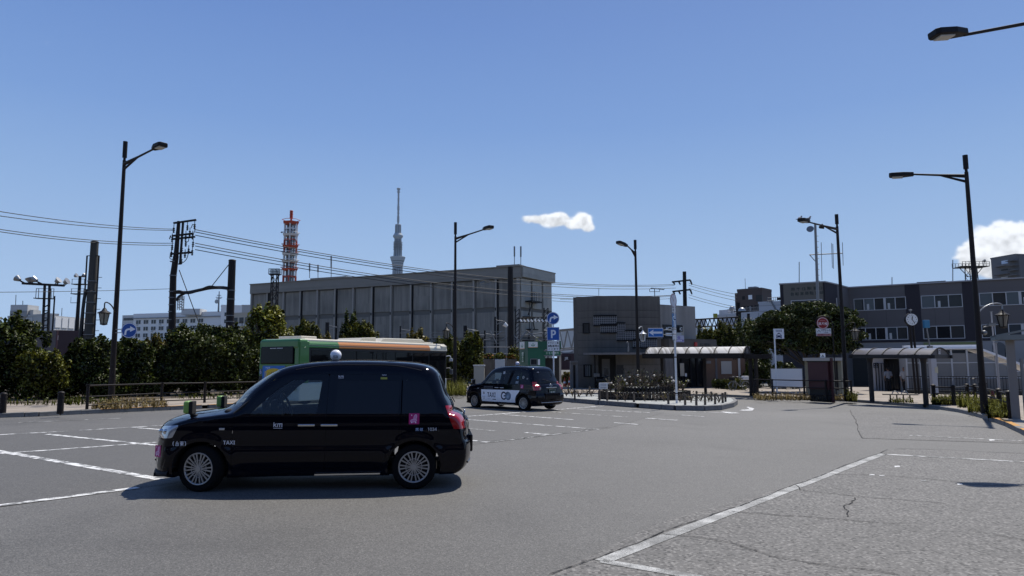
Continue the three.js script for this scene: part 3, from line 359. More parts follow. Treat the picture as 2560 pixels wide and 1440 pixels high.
function makeTaxi(name, label, p, turn, steer) {
  const K = taxiKit, t = thing(name, label, 'taxi', p, turn);
  const body = part('body', K.body, TM.paint, t);
  for (const s of [1, -1]) {
    const d = part('door', K['doorF' + s], TM.paint, t), r = part('sliding_door', K['doorR' + s], TM.paint, t);
    part('window', K['winF' + s], TM.clear, d); part('window', K['winR' + s], TM.dark, r); part('quarter_window', K['quarter' + s], TM.dark, t);
    const hz = K.surface(-0.04, 0.857, s), hh = (x) => [rbox(0.22, 0.032, 0.022, 0.01, x, 0.858, hz + s * 0.014)]; part('handle', hh(-0.045), TM.chrome, d); part('handle', hh(0.25), TM.chrome, r);
    part('side_marker', rbox(0.07, 0.03, 0.012, 0.005, -1.12, 0.812, K.surface(-1.12, 0.812, s) + s * 0.003), TM.lamp, t);
    part('headlight', [K['head' + s]], TM.lamp, t);
    const hl = t.children.at(-1); for (const [x, y] of [[-1.95, 0.765], [-1.84, 0.775]]) { const z = K.surface(x, y, s); part('lens', new THREE.SphereGeometry(0.036, 16, 10).scale(1, 1, 0.5).translate(x, y, z + s * 0.0), TM.chrome, hl); }
    part('taillight', K['tail' + s], TM.tail, t); part('reversing_lens', [rbox(0.02, 0.10, 0.085, 0.008, K.rear(s * 0.60, 0.85) + 0.004, 0.85, s * 0.60)], TM.tailClear, t.children.at(-1));
    const mz = K.surface(-1.72, 0.94, s), mg = new THREE.Group(); mg.name = 'fender_mirror'; t.add(mg);
    const b0 = new V3(-1.56, 0.95, s * 0.60), b1 = new V3(-1.60, 1.03, s * 0.69);
    part('stalk', [bar(b0, b1, 0.022, 10, 0.016), rbox(0.09, 0.05, 0.07, 0.02, -1.555, 0.965, s * 0.61)], TM.inside, mg); part('mirror_glass', [rbox(0.05, 0.17, 0.16, 0.014, -1.555, 1.08, s * 0.69)], TM.hole, mg); part('mirror_cap', [rbox(0.085, 0.165, 0.155, 0.03, -1.61, 1.085, s * 0.69)], TM.green, mg);
    part('pillar_trim', [tube([[0.205, 0.4], [0.205, 0.9], [0.205, 1.25], [0.205, 1.5]].map(([x, y]) => [x, y, K.surface(x, y, s) - s * 0.045]), 0.036, 14, 8)], TM.hole, t); part('pillar_trim', [tube([[-0.99, 0.99], [-0.76, 1.20], [-0.51, 1.42], [-0.33, 1.51], [0.2, 1.53]].map(([x, y]) => [x, y, K.surface(x, y, s) - s * 0.04]), 0.03, 20, 8)], TM.hole, t);
    part('sill_strip', beam([0.08, 0.215, s * 0.825], [0.93, 0.222, s * 0.825], 0.03, 0.018), TM.chrome, t);
    part('roof_rail_strip', tube([[-0.25, 1.585, 0], [0.1, 1.64, 0], [0.6, 1.655, 0], [1.1, 1.645, 0], [1.45, 1.585, 0]].map(([x, y]) => [x, y, K.surface(x, y, s) + s * 0.001]), 0.006, 30, 6), TM.inside, t);
    for (const e of [-1, 1]) {
      const w = new THREE.Group(); w.name = 'wheel'; t.add(w); w.position.set(e * 1.375, 0.3, s * 0.725); w.rotation.y = (s < 0 ? Math.PI : 0) + (e < 0 ? steer : 0);
      part('tyre', K.tyre, M.rubber, w); part('rim', K.rim, TM.rim, w); part('brake_disc', K.well, TM.hole, w);
      part('wheel_arch', [new THREE.CylinderGeometry(0.36, 0.36, 0.3, 32, 1, true, 0, Math.PI).rotateZ(Math.PI / 2).rotateY(Math.PI / 2).translate(e * 1.375, 0.3, s * 0.66)], TM.hole, t);
    }
  }
  part('bonnet', K.bonnet, TM.paint, t); const hatch = part('tailgate', K.hatch, TM.paint, t); part('rear_window', K.back, TM.dark, hatch);
  part('windscreen', K.shield, TM.clear, t); const gr = part('grille', K.grille, TM.inside, t);
  for (let i = 0; i < 3; i++) { const y = 0.38 + i * 0.075; part('bar', tube([-0.5, -0.25, 0, 0.25, 0.5].map((z) => [K.nose(z, y) - 0.004, y, z]), 0.011, 20, 6), TM.chrome, gr); }
  part('bumper_lip', [tube([[-1.76, 0.245, 0.83], [-1.88, 0.235, 0.76], [-2.02, 0.23, 0.52], [-2.11, 0.23, 0.2], [-2.125, 0.23, 0], [-2.11, 0.23, -0.2], [-2.02, 0.23, -0.52], [-1.88, 0.235, -0.76], [-1.76, 0.245, -0.83]], 0.032, 40, 8).scale(1, 1, 1)], TM.inside, t);
  part('bumper_panel', [rbox(0.05, 0.24, 0.86, 0.022, K.rear(0, 0.58) - 0.013, 0.57, 0)], TM.paint, t);
  part('bumper_strip', [tube([-0.6, -0.3, 0, 0.3, 0.6].map((z) => [K.rear(z, 0.33) + 0.006, 0.33, z]), 0.012, 20, 6)], TM.chrome, t);
  part('tailgate_handle', [rbox(0.03, 0.032, 0.62, 0.01, K.rear(0, 0.885) + 0.012, 0.885, 0)], TM.chrome, hatch);
  part('badge', [new THREE.TorusGeometry(0.055, 0.009, 8, 24).scale(1.25, 0.85, 1).rotateY(Math.PI / 2).translate(K.rear(0, 0.96) + 0.01, 0.965, 0), new THREE.TorusGeometry(0.03, 0.008, 8, 20).scale(0.8, 1, 1).rotateY(Math.PI / 2).translate(K.rear(0, 0.96) + 0.01, 0.965, 0)], TM.chrome, hatch);
  const spoil = part('rear_spoiler', [rbox(0.10, 0.025, 0.9, 0.011, 1.575, 1.572, 0)], TM.paint, t); part('brake_light', [rbox(0.01, 0.018, 0.3, 0.004, 1.627, 1.57, 0)], TM.inside, spoil);
  part('wiper', [bar([K.rear(-0.1, 1.12) + 0.02, 1.12, -0.1], [K.rear(0.28, 1.18) + 0.02, 1.2, 0.28], 0.008)], TM.inside, hatch);
  for (const z of [-0.1, 0.45]) part('windscreen_wiper', bar([-1.16 - 0.03 + 0.2 * Math.abs(z), 1.115, z], [-0.98 + 0.1 * Math.abs(z), 1.255, z + 0.4 > 0.7 ? z - 0.42 : z + 0.4], 0.008), TM.inside, t);
  // inside: floor, dashboard, steering wheel, seats
  part('underbody', [box(3.9, 0.05, 1.36, -0.05, 0.215, 0), box(1.9, 0.12, 1.5, -0.03, 0.26, 0)], TM.hole, t);
  part('dashboard', [rbox(0.5, 0.28, 1.36, 0.06, -0.92, 0.92, 0), rbox(0.05, 0.15, 0.24, 0.01, -0.66, 1.07, 0), rbox(0.06, 0.09, 0.2, 0.01, -0.70, 1.10, 0.32)], TM.inside, t);
  part('steering_wheel', [new THREE.TorusGeometry(0.18, 0.017, 10, 32).rotateY(Math.PI / 2).rotateZ(0.42).translate(-0.56, 1.05, -0.36), bar([-0.56, 1.05, -0.36], [-0.8, 0.95, -0.36], 0.03)], TM.inside, t);
  for (const z of [-0.36, 0.36]) { const s = part('seat', [rbox(0.52, 0.16, 0.5, 0.06, -0.02, 0.62, z), rbox(0.16, 0.52, 0.5, 0.07, 0.28, 0.86, z)], TM.inside, t); part('headrest', rbox(0.1, 0.17, 0.26, 0.04, 0.33, 1.22, z), TM.inside, s); }
  const rs = part('seat', [rbox(0.5, 0.16, 1.2, 0.06, 1.15, 0.62, 0), rbox(0.16, 0.6, 1.2, 0.07, 1.45, 0.88, 0)], TM.inside, t); for (const z of [-0.4, 0, 0.4]) part('headrest', rbox(0.1, 0.17, 0.24, 0.04, 1.5, 1.25, z), TM.inside, rs);
  return t;
}
{
  const K = taxiKit, decal = (t, n, g, m, l) => part(n, g, m, t, l);
  const plateTex = (txt, s) => canvasTex(256, 128, (x) => { x.fillStyle = '#10301c'; x.fillRect(0, 0, 256, 128); x.strokeStyle = '#d9e0d9'; x.lineWidth = 5; x.strokeRect(5, 5, 246, 118); write(x, s, 128, 30, 34, '#e8ece6'); write(x, txt, 138, 82, 66, '#e8ece6'); });
  // nearest taxi, side on to the camera: set down on the two wheels that face the camera
  const near = (() => { const f = G(504, 1227), r = G(1033, 1221), d = r.clone().sub(f).normalize(), c = f.clone().add(r).multiplyScalar(0.5).addScaledVector(new V3(d.z, 0, -d.x), 0.725); c.y = gy(c.x, c.z); return { c, yaw: Math.atan2(f.z - r.z, r.x - f.x) }; })();
  const t = makeTaxi('taxi', 'black taxi nearest the camera, turning, with 1034 roof globe and pink stickers', near.c, near.yaw, rad(-17));
  t.rotation.z = -0.012;
  const lt = (s, w = 256, h = 64, sz = 46) => alphaPrint(w, h, (x) => write(x, s, w / 2, h / 2, sz, '#dfe1e6', 0.10, 1.12, 'bold'));
  decal(t, 'lettering', K.patch(-1.12, 0.59, -0.92, 0.69), alphaPrint(256, 128, (x) => { x.fillStyle = '#dfe1e6'; x.font = 'bold 88px sans-serif'; x.textAlign = 'center'; x.textBaseline = 'middle'; x.fillText('TAXI', 128, 66); }));
  decal(t, 'lettering', K.patch(-1.74, 0.59, -1.54, 0.67), alphaPrint(256, 102, (x) => { write(x, '台東', 128, 51, 76, '#dfe1e6', 0.11, 1.02); write(x, '(', 30, 47, 86, '#dfe1e6'); write(x, ')', 226, 47, 86, '#dfe1e6'); }));
  decal(t, 'lettering', K.patch(1.385, 0.765, 1.70, 0.835), alphaPrint(512, 114, (x) => { write(x, '無', 38, 58, 70, '#9db4d8'); write(x, '線', 124, 58, 70, '#9db4d8'); x.fillStyle = '#dfe1e6'; x.font = '92px sans-serif'; x.textAlign = 'center'; x.textBaseline = 'middle'; x.fillText('1034', 365, 58); }));
  decal(t, 'km_emblem', K.patch(-0.485, 0.815, -0.335, 0.905), kmMark); decal(t, 'km_emblem', K.patch(0.32, 1.47, 0.41, 1.52), kmMark);
  decal(t, 'child_seat_sticker', K.patch(1.295, 0.868, 1.435, 1.012), print(pink)); decal(t, 'child_seat_sticker', new THREE.PlaneGeometry(0.15, 0.15).rotateY(-0.75).translate(K.nose(0.70, 0.52) - 0.012, 0.52, 0.715), print(pink));
  decal(t, 'fare_sticker', K.patch(0.895, 1.462, 0.985, 1.49), std(0.36, 0.36, 0.05, 0.5)); decal(t, 'small_notice', K.patch(0.91, 1.508, 0.975, 1.53), alphaPrint(128, 48, (x) => { x.fillStyle = '#d0d4da'; for (let i = 0; i < 5; i++) x.fillRect(6 + i * 24, 8 + (i % 2) * 6, 18, 22); }));
  const globe = part('roof_globe', [new THREE.SphereGeometry(0.081, 32, 20).rotateY(0.08).translate(0.185, 1.79, 0)], print(canvasTex(1024, 512, (x) => { x.fillStyle = '#f1f1f4'; x.fillRect(0, 0, 1024, 512); x.fillStyle = '#14141a'; x.font = 'bold 106px sans-serif'; x.textAlign = 'center'; x.textBaseline = 'middle'; for (const e of [0, 1]) { x.save(); x.translate(256 + 512 * e, 300); x.scale(0.72, 1); x.fillText('1034', 0, 0); x.restore(); x.save(); x.translate(512 * e, 285); x.fillText('km', 0, 0); x.fillText('km', 1024, 0); x.fillRect(-70, 62, 140, 8); x.fillRect(954, 62, 140, 8); x.restore(); } }), { roughness: 0.3 }), t); part('mount', cyl(0.055, 0.04, 0.03, 0.185, 1.695, 0), TM.inside, globe);
  part('number_plate', new THREE.PlaneGeometry(0.33, 0.165).rotateY(Math.PI / 2).translate(K.rear(0, 0.76) + 0.012, 0.755, 0), print(plateTex('10-34', '足立')), t);
  // the second taxi, with white door panels
  const q = G(1309, 1027), yaw = rad(-44), c = new V3(1.375, 0, 0.80).applyAxisAngle(new V3(0, 1, 0), yaw), pos = q.sub(c);
  const u = makeTaxi('taxi', 'black taxi with white TAXI GO door panels by the rose island', onG(pos.x, pos.z), yaw, rad(-4));
  u.children.filter((k) => k.name === 'fender_mirror').forEach((k) => { k.children[2].material = TM.chrome; });
  const door = alphaPrint(1536, 330, (x) => {
    x.fillStyle = '#fbfcff'; x.beginPath(); x.moveTo(0, 8); x.lineTo(1500, 0); x.bezierCurveTo(1480, 80, 1400, 90, 1365, 160); x.bezierCurveTo(1335, 230, 1335, 280, 1325, 330); x.lineTo(20, 330); x.bezierCurveTo(0, 200, 0, 100, 0, 8); x.fill();
    x.strokeStyle = '#1a1d33'; x.lineWidth = 5; x.beginPath(); x.arc(105, 105, 22, 0, 7); x.stroke(); for (let i = 0; i < 5; i++) { x.beginPath(); x.arc(105 + 26 * Math.sin(i * 1.257), 105 - 26 * Math.cos(i * 1.257), 11, 0, 7); x.stroke(); }
    x.fillStyle = '#1a1d33'; x.font = 'bold 34px sans-serif'; x.textAlign = 'center'; write(x, '日本交通'.replace(/./g, '口'), 105, 195, 30, '#1a1d33', 0.12, 1.15); x.font = 'bold 34px sans-serif'; x.fillText('TAXI', 105, 248); x.fillStyle = '#b9bfd0'; x.fillRect(208, 14, 3, 310); x.fillRect(640, 10, 4, 318);
    x.fillStyle = '#15192f'; x.save(); x.translate(415, 150); x.scale(0.86, 1); x.font = 'bold 178px sans-serif'; x.textBaseline = 'middle'; x.fillText('TAXI', 0, 0); x.restore(); x.fillRect(450, 258, 140, 20); x.fillStyle = '#aab0c8'; x.fillRect(250, 256, 150, 8);
    x.strokeStyle = '#15192f'; x.lineWidth = 40; x.beginPath(); x.arc(900, 160, 92, -0.72, -6.2832 + 0.02, true); x.stroke(); x.fillStyle = '#15192f'; x.fillRect(898, 142, 94, 38);
    const g = x.createLinearGradient(970, 60, 1150, 260); g.addColorStop(0, '#27364a'); g.addColorStop(0.45, '#7d93a6'); g.addColorStop(1, '#31445a'); x.fillStyle = g; x.beginPath(); x.arc(1062, 160, 112, 0, 7); x.fill(); const h = x.createRadialGradient(1060, 190, 5, 1062, 180, 95); h.addColorStop(0, 'rgba(190,205,218,.9)'); h.addColorStop(1, 'rgba(120,140,160,0)'); x.fillStyle = h; x.beginPath(); x.arc(1062, 160, 112, 0, 7); x.fill(); });
  decal(u, 'door_panel_print', K.patch(-0.93, 0.305, 1.27, 0.785, 0.012, 1, 40, 8), door, 'white panel lettered TAXI GO');
  decal(u, 'lettering', K.patch(1.24, 0.725, 1.72, 0.80, 0.006), alphaPrint(512, 80, (x) => { x.fillStyle = '#77797f'; x.font = '58px serif'; x.textAlign = 'center'; x.textBaseline = 'middle'; x.fillText('TAXI 8-844-1012', 256, 42); }));
  decal(u, 'lettering', K.patch(-0.80, 0.80, -0.25, 0.92, 0.006), alphaPrint(512, 112, (x) => { x.fillStyle = '#63656b'; for (let r = 0; r < 2; r++) for (let i = 0; i < 17; i++) x.fillRect(14 + i * 29, 12 + r * 56, 20, 32); }));
  decal(u, 'child_seat_sticker', K.patch(1.25, 0.86, 1.40, 1.0), print(pink));
  decal(u, 'round_sticker', K.patch(1.27, 1.22, 1.39, 1.34, 0.006), alphaPrint(64, 64, (x) => { x.fillStyle = '#a9a79c'; x.beginPath(); x.arc(32, 32, 30, 0, 7); x.fill(); x.fillStyle = '#50504a'; x.fillRect(22, 20, 20, 26); })); decal(u, 'round_sticker', K.patch(0.98, 1.16, 1.12, 1.33, 0.006), alphaPrint(64, 80, (x) => { x.fillStyle = '#7fa6bd'; x.beginPath(); x.arc(32, 30, 27, 0, 7); x.fill(); x.fillStyle = '#123'; x.fillRect(12, 26, 40, 12); })); decal(u, 'notice_sticker', K.patch(0.97, 1.04, 1.12, 1.13, 0.006), std(0.28, 0.31, 0.33)); decal(u, 'notice_sticker', K.patch(0.20, 1.40, 0.31, 1.50, 0.006), std(0.5, 0.5, 0.5)); decal(u, 'notice_sticker', K.patch(1.5, 1.2, 1.58, 1.26, 0.006), std(0.24, 0.22, 0.21));
  part('number_plate', new THREE.PlaneGeometry(0.36, 0.18).rotateY(Math.PI / 2).translate(K.rear(0, 0.72) + 0.03, 0.745, 0), print(plateTex('61-98', '足立')), u); part('lettering', new THREE.PlaneGeometry(0.2, 0.06).rotateY(Math.PI / 2).translate(K.rear(0.33, 1.47) + 0.02, 1.475, 0.36), alphaPrint(128, 40, (x) => { x.fillStyle = '#e8e8ee'; x.font = 'bold 34px sans-serif'; x.textBaseline = 'middle'; x.fillText('6198', 18, 22); }), u);
  const gl = part('roof_globe', new THREE.SphereGeometry(0.085, 28, 18).rotateY(-1.0).translate(0.3, 1.80, 0), print(canvasTex(512, 256, (x) => { x.fillStyle = '#e6e6f0'; x.fillRect(0, 0, 512, 256); x.fillStyle = '#3b2f86'; x.fillRect(0, 96, 512, 14); x.font = 'bold 84px sans-serif'; x.textAlign = 'center'; x.textBaseline = 'middle'; for (let i = 0; i < 4; i++) x.fillText('T', 64 + i * 128, 140); })), u); part('mount', cyl(0.06, 0.045, 0.04, 0.3, 1.69, 0), TM.inside, gl);
  part('roof_light_base', [rbox(0.16, 0.05, 0.44, 0.02, 0.28, 1.715, 0)], TM.inside, u);
}
// ---------------------------------------------------------------- street lamps: tapered brown pole, arm with a flat head, lantern on a curved bracket
function streetLamp(label, base, top, joint, head, dHead, lantern, o = {}) {
  const d = -base.z, t = thing('street_lamp', label, 'street lamp', base, 0, 'tall brown street lamps round the forecourt'), loc = (p) => p.clone().sub(base);
  const H = at(top[0], top[1], d).y - base.y, J = at(joint[0], joint[1], d).y - base.y, h = loc(at(head[0], head[1], dHead));
  part('pole', [cyl(0.112, 0.066, J + 0.15, 0, 0, 0, 18), cyl(0.122, 0.122, 1.1, 0, -0.05, 0, 18), cyl(0.135, 0.135, 0.04, 0, 1.05, 0, 18)], M.poleBrown, t); part('base_plate', box(0.42, 0.03, 0.42, 0, 0.012, 0), M.poleBrown, t);
  part('finial', [cyl(0.05, 0.05, 0.12, 0, J + 0.15, 0), cyl(0.088, 0.088, Math.max(0.2, H - J - 0.27), 0, J + 0.27, 0, 16)], M.darkMetal, t);
  const dir = h.clone().setY(0).normalize(), j = new V3(0, J, 0), e = h.clone().addScaledVector(dir, -0.35), mid = j.clone().lerp(e, 0.5);
  part('arm', [bar(j, mid, 0.075, 12, 0.042), bar(mid, e, 0.042, 12, 0.036), bar(j.clone().setY(J - 0.22), mid, 0.05, 8, 0.03)], M.poleBrown, t);
  const a = Math.atan2(-dir.z, dir.x), tilt = Math.atan2(h.y - J, h.clone().setY(0).length()) * 0.5, hd = new THREE.Group(); hd.name = 'lamp_head'; t.add(hd); hd.position.copy(h); hd.rotation.set(0, a, tilt, 'YXZ');
  part('housing', [extrude([[-0.38, -0.055], [-0.05, -0.17], [0.33, -0.17], [0.40, -0.12], [0.40, 0.12], [0.33, 0.17], [-0.05, 0.17], [-0.38, 0.055]], 0.1, 0.025).rotateX(Math.PI / 2).translate(0, 0.08, 0)], M.darkMetal, hd); part('lamp_glass', rbox(0.36, 0.05, 0.26, 0.018, 0.14, -0.062, 0), std(0.42, 0.42, 0.40, 0.25), hd);
  if (lantern) {
    const [lx, ly, dl, white] = lantern, L = loc(at(lx, ly, dl)), ld = L.clone().setY(0), bx = new V3(0, L.y + 0.25, 0), lm = white ? M.whiteMetal : M.darkMetal;
    part('bracket', tube([bx, bx.clone().add(ld.clone().multiplyScalar(0.35)).setY(L.y + 0.52), ld.clone().multiplyScalar(0.72).setY(L.y + 0.63), ld.clone().setY(L.y + 0.6), ld.clone().multiplyScalar(1.02).setY(L.y + 0.42)], 0.024, 30, 8), o.shiny ? M.steel : M.poleBrown, t);
    const g = new THREE.Group(); g.name = 'lantern'; t.add(g); g.position.set(L.x, L.y, L.z); const pan = [], bars = [];
    for (let i = 0; i < 6; i++) { const f = (i / 6) * 6.2832; bars.push(bar([Math.cos(f) * 0.2, 0.2, Math.sin(f) * 0.2], [Math.cos(f) * 0.12, -0.22, Math.sin(f) * 0.12], 0.016, 6)); }
    part('lantern_roof', [lathe([[0.02, 0.42], [0.06, 0.38], [0.1, 0.30], [0.24, 0.22], [0.24, 0.19], [0.02, 0.2]], 6), lathe([[0.02, -0.27], [0.13, -0.24], [0.13, -0.21], [0.02, -0.21]], 6), ...bars], lm, g); part('lantern_glass', lathe([[0.11, -0.21], [0.185, 0.19]], 6), phys(0.35, 0.34, 0.30, 0.3, { transmission: 0.6, thickness: 0, side: THREE.DoubleSide }), g);
  }
  return t;
}
const lampA = streetLamp('tall lamp on the left sidewalk behind the railing, round arrow sign fixed to it', G(277, 1007, PAVE), [310, 354], [308, 410], [396, 368], 26.2, [260, 796, 26.6]);
streetLamp('tall lamp behind the bus, in front of the long grey building', G(1137, 984, PAVE), [1138, 556], [1139, 597], [1219, 571], 37.6, [1116, 836, 38.2]);
streetLamp('lamp standing in front of the curved concrete police box', G(1597, 986, PAVE), [1586, 600], [1588, 634], [1556, 611], 40.5, [1607, 843, 43, true], { shiny: true });
streetLamp('lamp beside the red board and round tree, two pigeons on its head', G(2117, 1001, PAVE), [2089, 536], [2090, 573], [2012, 553], 33, [2138, 838, 34.5]);
streetLamp('tall lamp in the weedy verge at the right railing, cameras on its pole', G(2462, 1034, PAVE), [2416, 388], [2418, 440], [2254, 439], 26, [2507, 802, 25], { shiny: true });
{ const b = onG(13.4, -15.2, PAVE), t = streetLamp('lamp whose arm reaches in at the top right corner of the picture', b, [2700, -5], [2700, 30], [2374, 86], 14.9, null); }
for (const [px, py] of [[1999.5, 547], [2020, 549]]) { const p = at(px, py, 33), t = thing('pigeon', px < 2010 ? 'grey pigeon perched on the outer tip of the lamp head' : 'grey pigeon perched where the lamp head meets its arm', 'pigeon', p, px < 2010 ? 0.4 : -0.6); part('body', [new THREE.SphereGeometry(0.075, 12, 8).scale(1.7, 1, 1).rotateZ(0.35).translate(0, 0.02, 0), new THREE.SphereGeometry(0.038, 10, 8).translate(0.11, 0.13, 0), bar([0.06, 0.05, 0], [0.11, 0.12, 0], 0.05, 8, 0.035), new THREE.ConeGeometry(0.014, 0.05, 6).rotateZ(-1.57).translate(0.16, 0.125, 0)], M.grey, t); part('tail', box(0.14, 0.015, 0.06, -0.17, -0.04, 0), M.darkMetal, t); part('leg', [bar([0, -0.04, 0.02], [0.01, -0.13, 0.02], 0.007), bar([0, -0.04, -0.02], [0.01, -0.13, -0.02], 0.007)], M.signRed, t); }
{ // what hangs on the right lamp: two cameras
  const t = thing('security_camera', 'white box security camera on the right lamp pole', 'camera', at(2478, 812, 24.9), 0.3); part('housing', [rbox(0.34, 0.1, 0.1, 0.02), box(0.38, 0.015, 0.13, 0.01, 0.058, 0)], M.galv, t); part('bracket', bar([-0.15, -0.05, 0], [-0.28, -0.09, -0.08], 0.02), M.galv, t); part('lens', new THREE.CylinderGeometry(0.035, 0.035, 0.02, 14).rotateZ(1.57).translate(0.175, 0, 0), M.black, t);
  const u = thing('security_camera', 'round dome security camera under the box camera on the lamp pole', 'camera', at(2461, 832, 24.9)); part('dome', new THREE.SphereGeometry(0.09, 16, 10), M.galv, u); part('bracket', bar([0, 0.05, 0], [-0.1, 0.09, -0.05], 0.02), M.galv, u);
}
// ---------------------------------------------------------------- round signs with a bent arrow, and the parking sign
function bentArrow(x, S) { x.fillStyle = '#1b4f9c'; x.beginPath(); x.arc(S / 2, S / 2, S / 2, 0, 7); x.fill(); x.strokeStyle = '#e9edf3'; x.lineWidth = S * 0.035; x.beginPath(); x.arc(S / 2, S / 2, S * 0.468, 0, 7); x.stroke(); x.lineWidth = S * 0.125; x.beginPath(); x.moveTo(S * 0.27, S * 0.80); x.bezierCurveTo(S * 0.28, S * 0.45, S * 0.34, S * 0.42, S * 0.60, S * 0.42); x.stroke(); x.fillStyle = '#e9edf3'; x.beginPath(); x.moveTo(S * 0.56, S * 0.22); x.lineTo(S * 0.91, S * 0.42); x.lineTo(S * 0.56, S * 0.60); x.fill(); }
const arrowDisc = print(canvasTex(256, 256, (x) => bentArrow(x, 256)));
{ const p = at(323, 826, 26.3), t = thing('round_sign', 'round blue sign with white arrow bending right, on the left lamp pole', 'road sign', p, 0.1); part('disc', new THREE.CircleGeometry(0.29, 40).translate(0, 0, 0.012), arrowDisc, t); part('back', new THREE.CylinderGeometry(0.29, 0.29, 0.015, 40).rotateX(Math.PI / 2), M.galv, t); part('bracket', [bar([-0.1, 0.05, -0.03], [-0.6, 0.05, -0.25], 0.018), bar([-0.1, -0.08, -0.03], [-0.6, -0.08, -0.25], 0.018)], M.galv, t); }
{
  const b = G(1383, 993, PAVE); b.copy(onG(at(1383, 903, 33).x, -33, 0)); const t = thing('parking_sign', 'blue P sign and round arrow sign on one white pole behind the second taxi', 'road sign', b, 0), k = 33 / FOC, Y = (py) => at(1384, py, 33).y - b.y;
  part('pole', cyl(0.035, 0.035, Y(780), 0.02, 0, 0, 12), M.whiteMetal, t); const D = part('round_plate', [new THREE.CircleGeometry(0.30, 40).translate(0.01, Y(796), 0.06)], arrowDisc, t);
  part('parking_plate', [new THREE.PlaneGeometry(0.59, 0.63).translate(0.01, Y(834.5), 0.06)], print(canvasTex(256, 272, (x, w, h) => { x.fillStyle = '#e6eaf0'; x.fillRect(0, 0, w, h); x.fillStyle = '#1c55a8'; x.fillRect(6, 6, w - 12, h - 12); x.save(); x.translate(w / 2, h / 2 + 8); x.scale(0.95, 1); write(x, 'P', 0, 0, 236, '#dfe5ee'); x.restore(); })), t);
  part('supplementary_plate', new THREE.PlaneGeometry(0.59, 0.49).translate(0.01, Y(865), 0.06), print(canvasTex(512, 424, (x, w, h) => { x.fillStyle = '#dfe1e3'; x.fillRect(0, 0, w, h); x.strokeStyle = '#222'; x.lineWidth = 6; x.strokeRect(8, 8, w - 16, h - 16); write(x, 'タクシー専', 256, 90, 82, '#15151a', 0.13, 1.12); write(x, '用駐車場口', 256, 212, 90, '#15151a', 0.14, 1.06); write(x, 'ここまで', 256, 336, 92, '#15151a', 0.12, 1.2); })), t);
  part('plate_back', [box(0.58, 0.62, 0.012, 0.01, Y(834.5), 0.048), box(0.58, 0.48, 0.012, 0.01, Y(865), 0.048), new THREE.CylinderGeometry(0.295, 0.295, 0.012, 32).rotateX(1.5708).translate(0.01, Y(796), 0.048)], M.galv, t);
}
// ---------------------------------------------------------------- left sidewalk: bollards, railing, weeds, hedge
function bollard(label, p, h, group) { const t = thing('bollard', label, 'bollard', p, 0, group); part('post', [cyl(0.095, 0.09, h - 0.05, 0, -0.02, 0, 16), lathe([[0.09, h - 0.07], [0.1, h - 0.05], [0.095, h - 0.02], [0.06, h + 0.01], [0.005, h + 0.02]], 16)], M.poleBrown, t); part('collar', cyl(0.1, 0.1, 0.03, 0, h * 0.72, 0, 16), M.darkMetal, t); return t; }
bollard('short brown bollard at the left edge of the picture by the kerb', G(6, 1033, PAVE), 0.62); bollard('short brown bollard standing alone between kerb and hedge, left of the railing', G(150, 1033, PAVE), 0.66);
function railing(name, label, pts, h, rails, mat = M.poleBrown, pr = 0.05, knob = false) {
  const t = thing(name, label, 'railing', pts[0].clone()); const L = pts.map((p) => p.clone().sub(pts[0]));
  const P = [cyl(pr, pr, h, 0, -0.03, 0, 10), cyl(pr * 1.25, pr * 1.25, 0.03, 0, h - 0.04, 0, 10)]; if (knob) P.push(lathe([[pr * 1.3, 0], [pr * 1.35, 0.02], [pr * 0.7, 0.06], [0.004, 0.07]], 12).translate(0, h - 0.03, 0)); const post = merge(P);
  for (const p of L) { const m = part('post', post, mat, t); m.position.copy(p); }
  for (let i = 1; i < L.length; i++) for (const [f, r] of rails) part('rail', bar(L[i - 1].clone().setY(L[i - 1].y + h * f), L[i].clone().setY(L[i].y + h * f), r, 8), mat, t);
  return t;
}
railing('railing', 'brown two-rail railing along the left sidewalk kerb, behind the nearest taxi', [[217, 1024], [403, 1011], [511, 1007], [640, 1000], [770, 995], [900, 990], [1020, 985], [1130, 981]].map(([x, y]) => G(x, y, PAVE)), 0.86, [[0.93, 0.028], [0.5, 0.022], [0.16, 0.02]]);
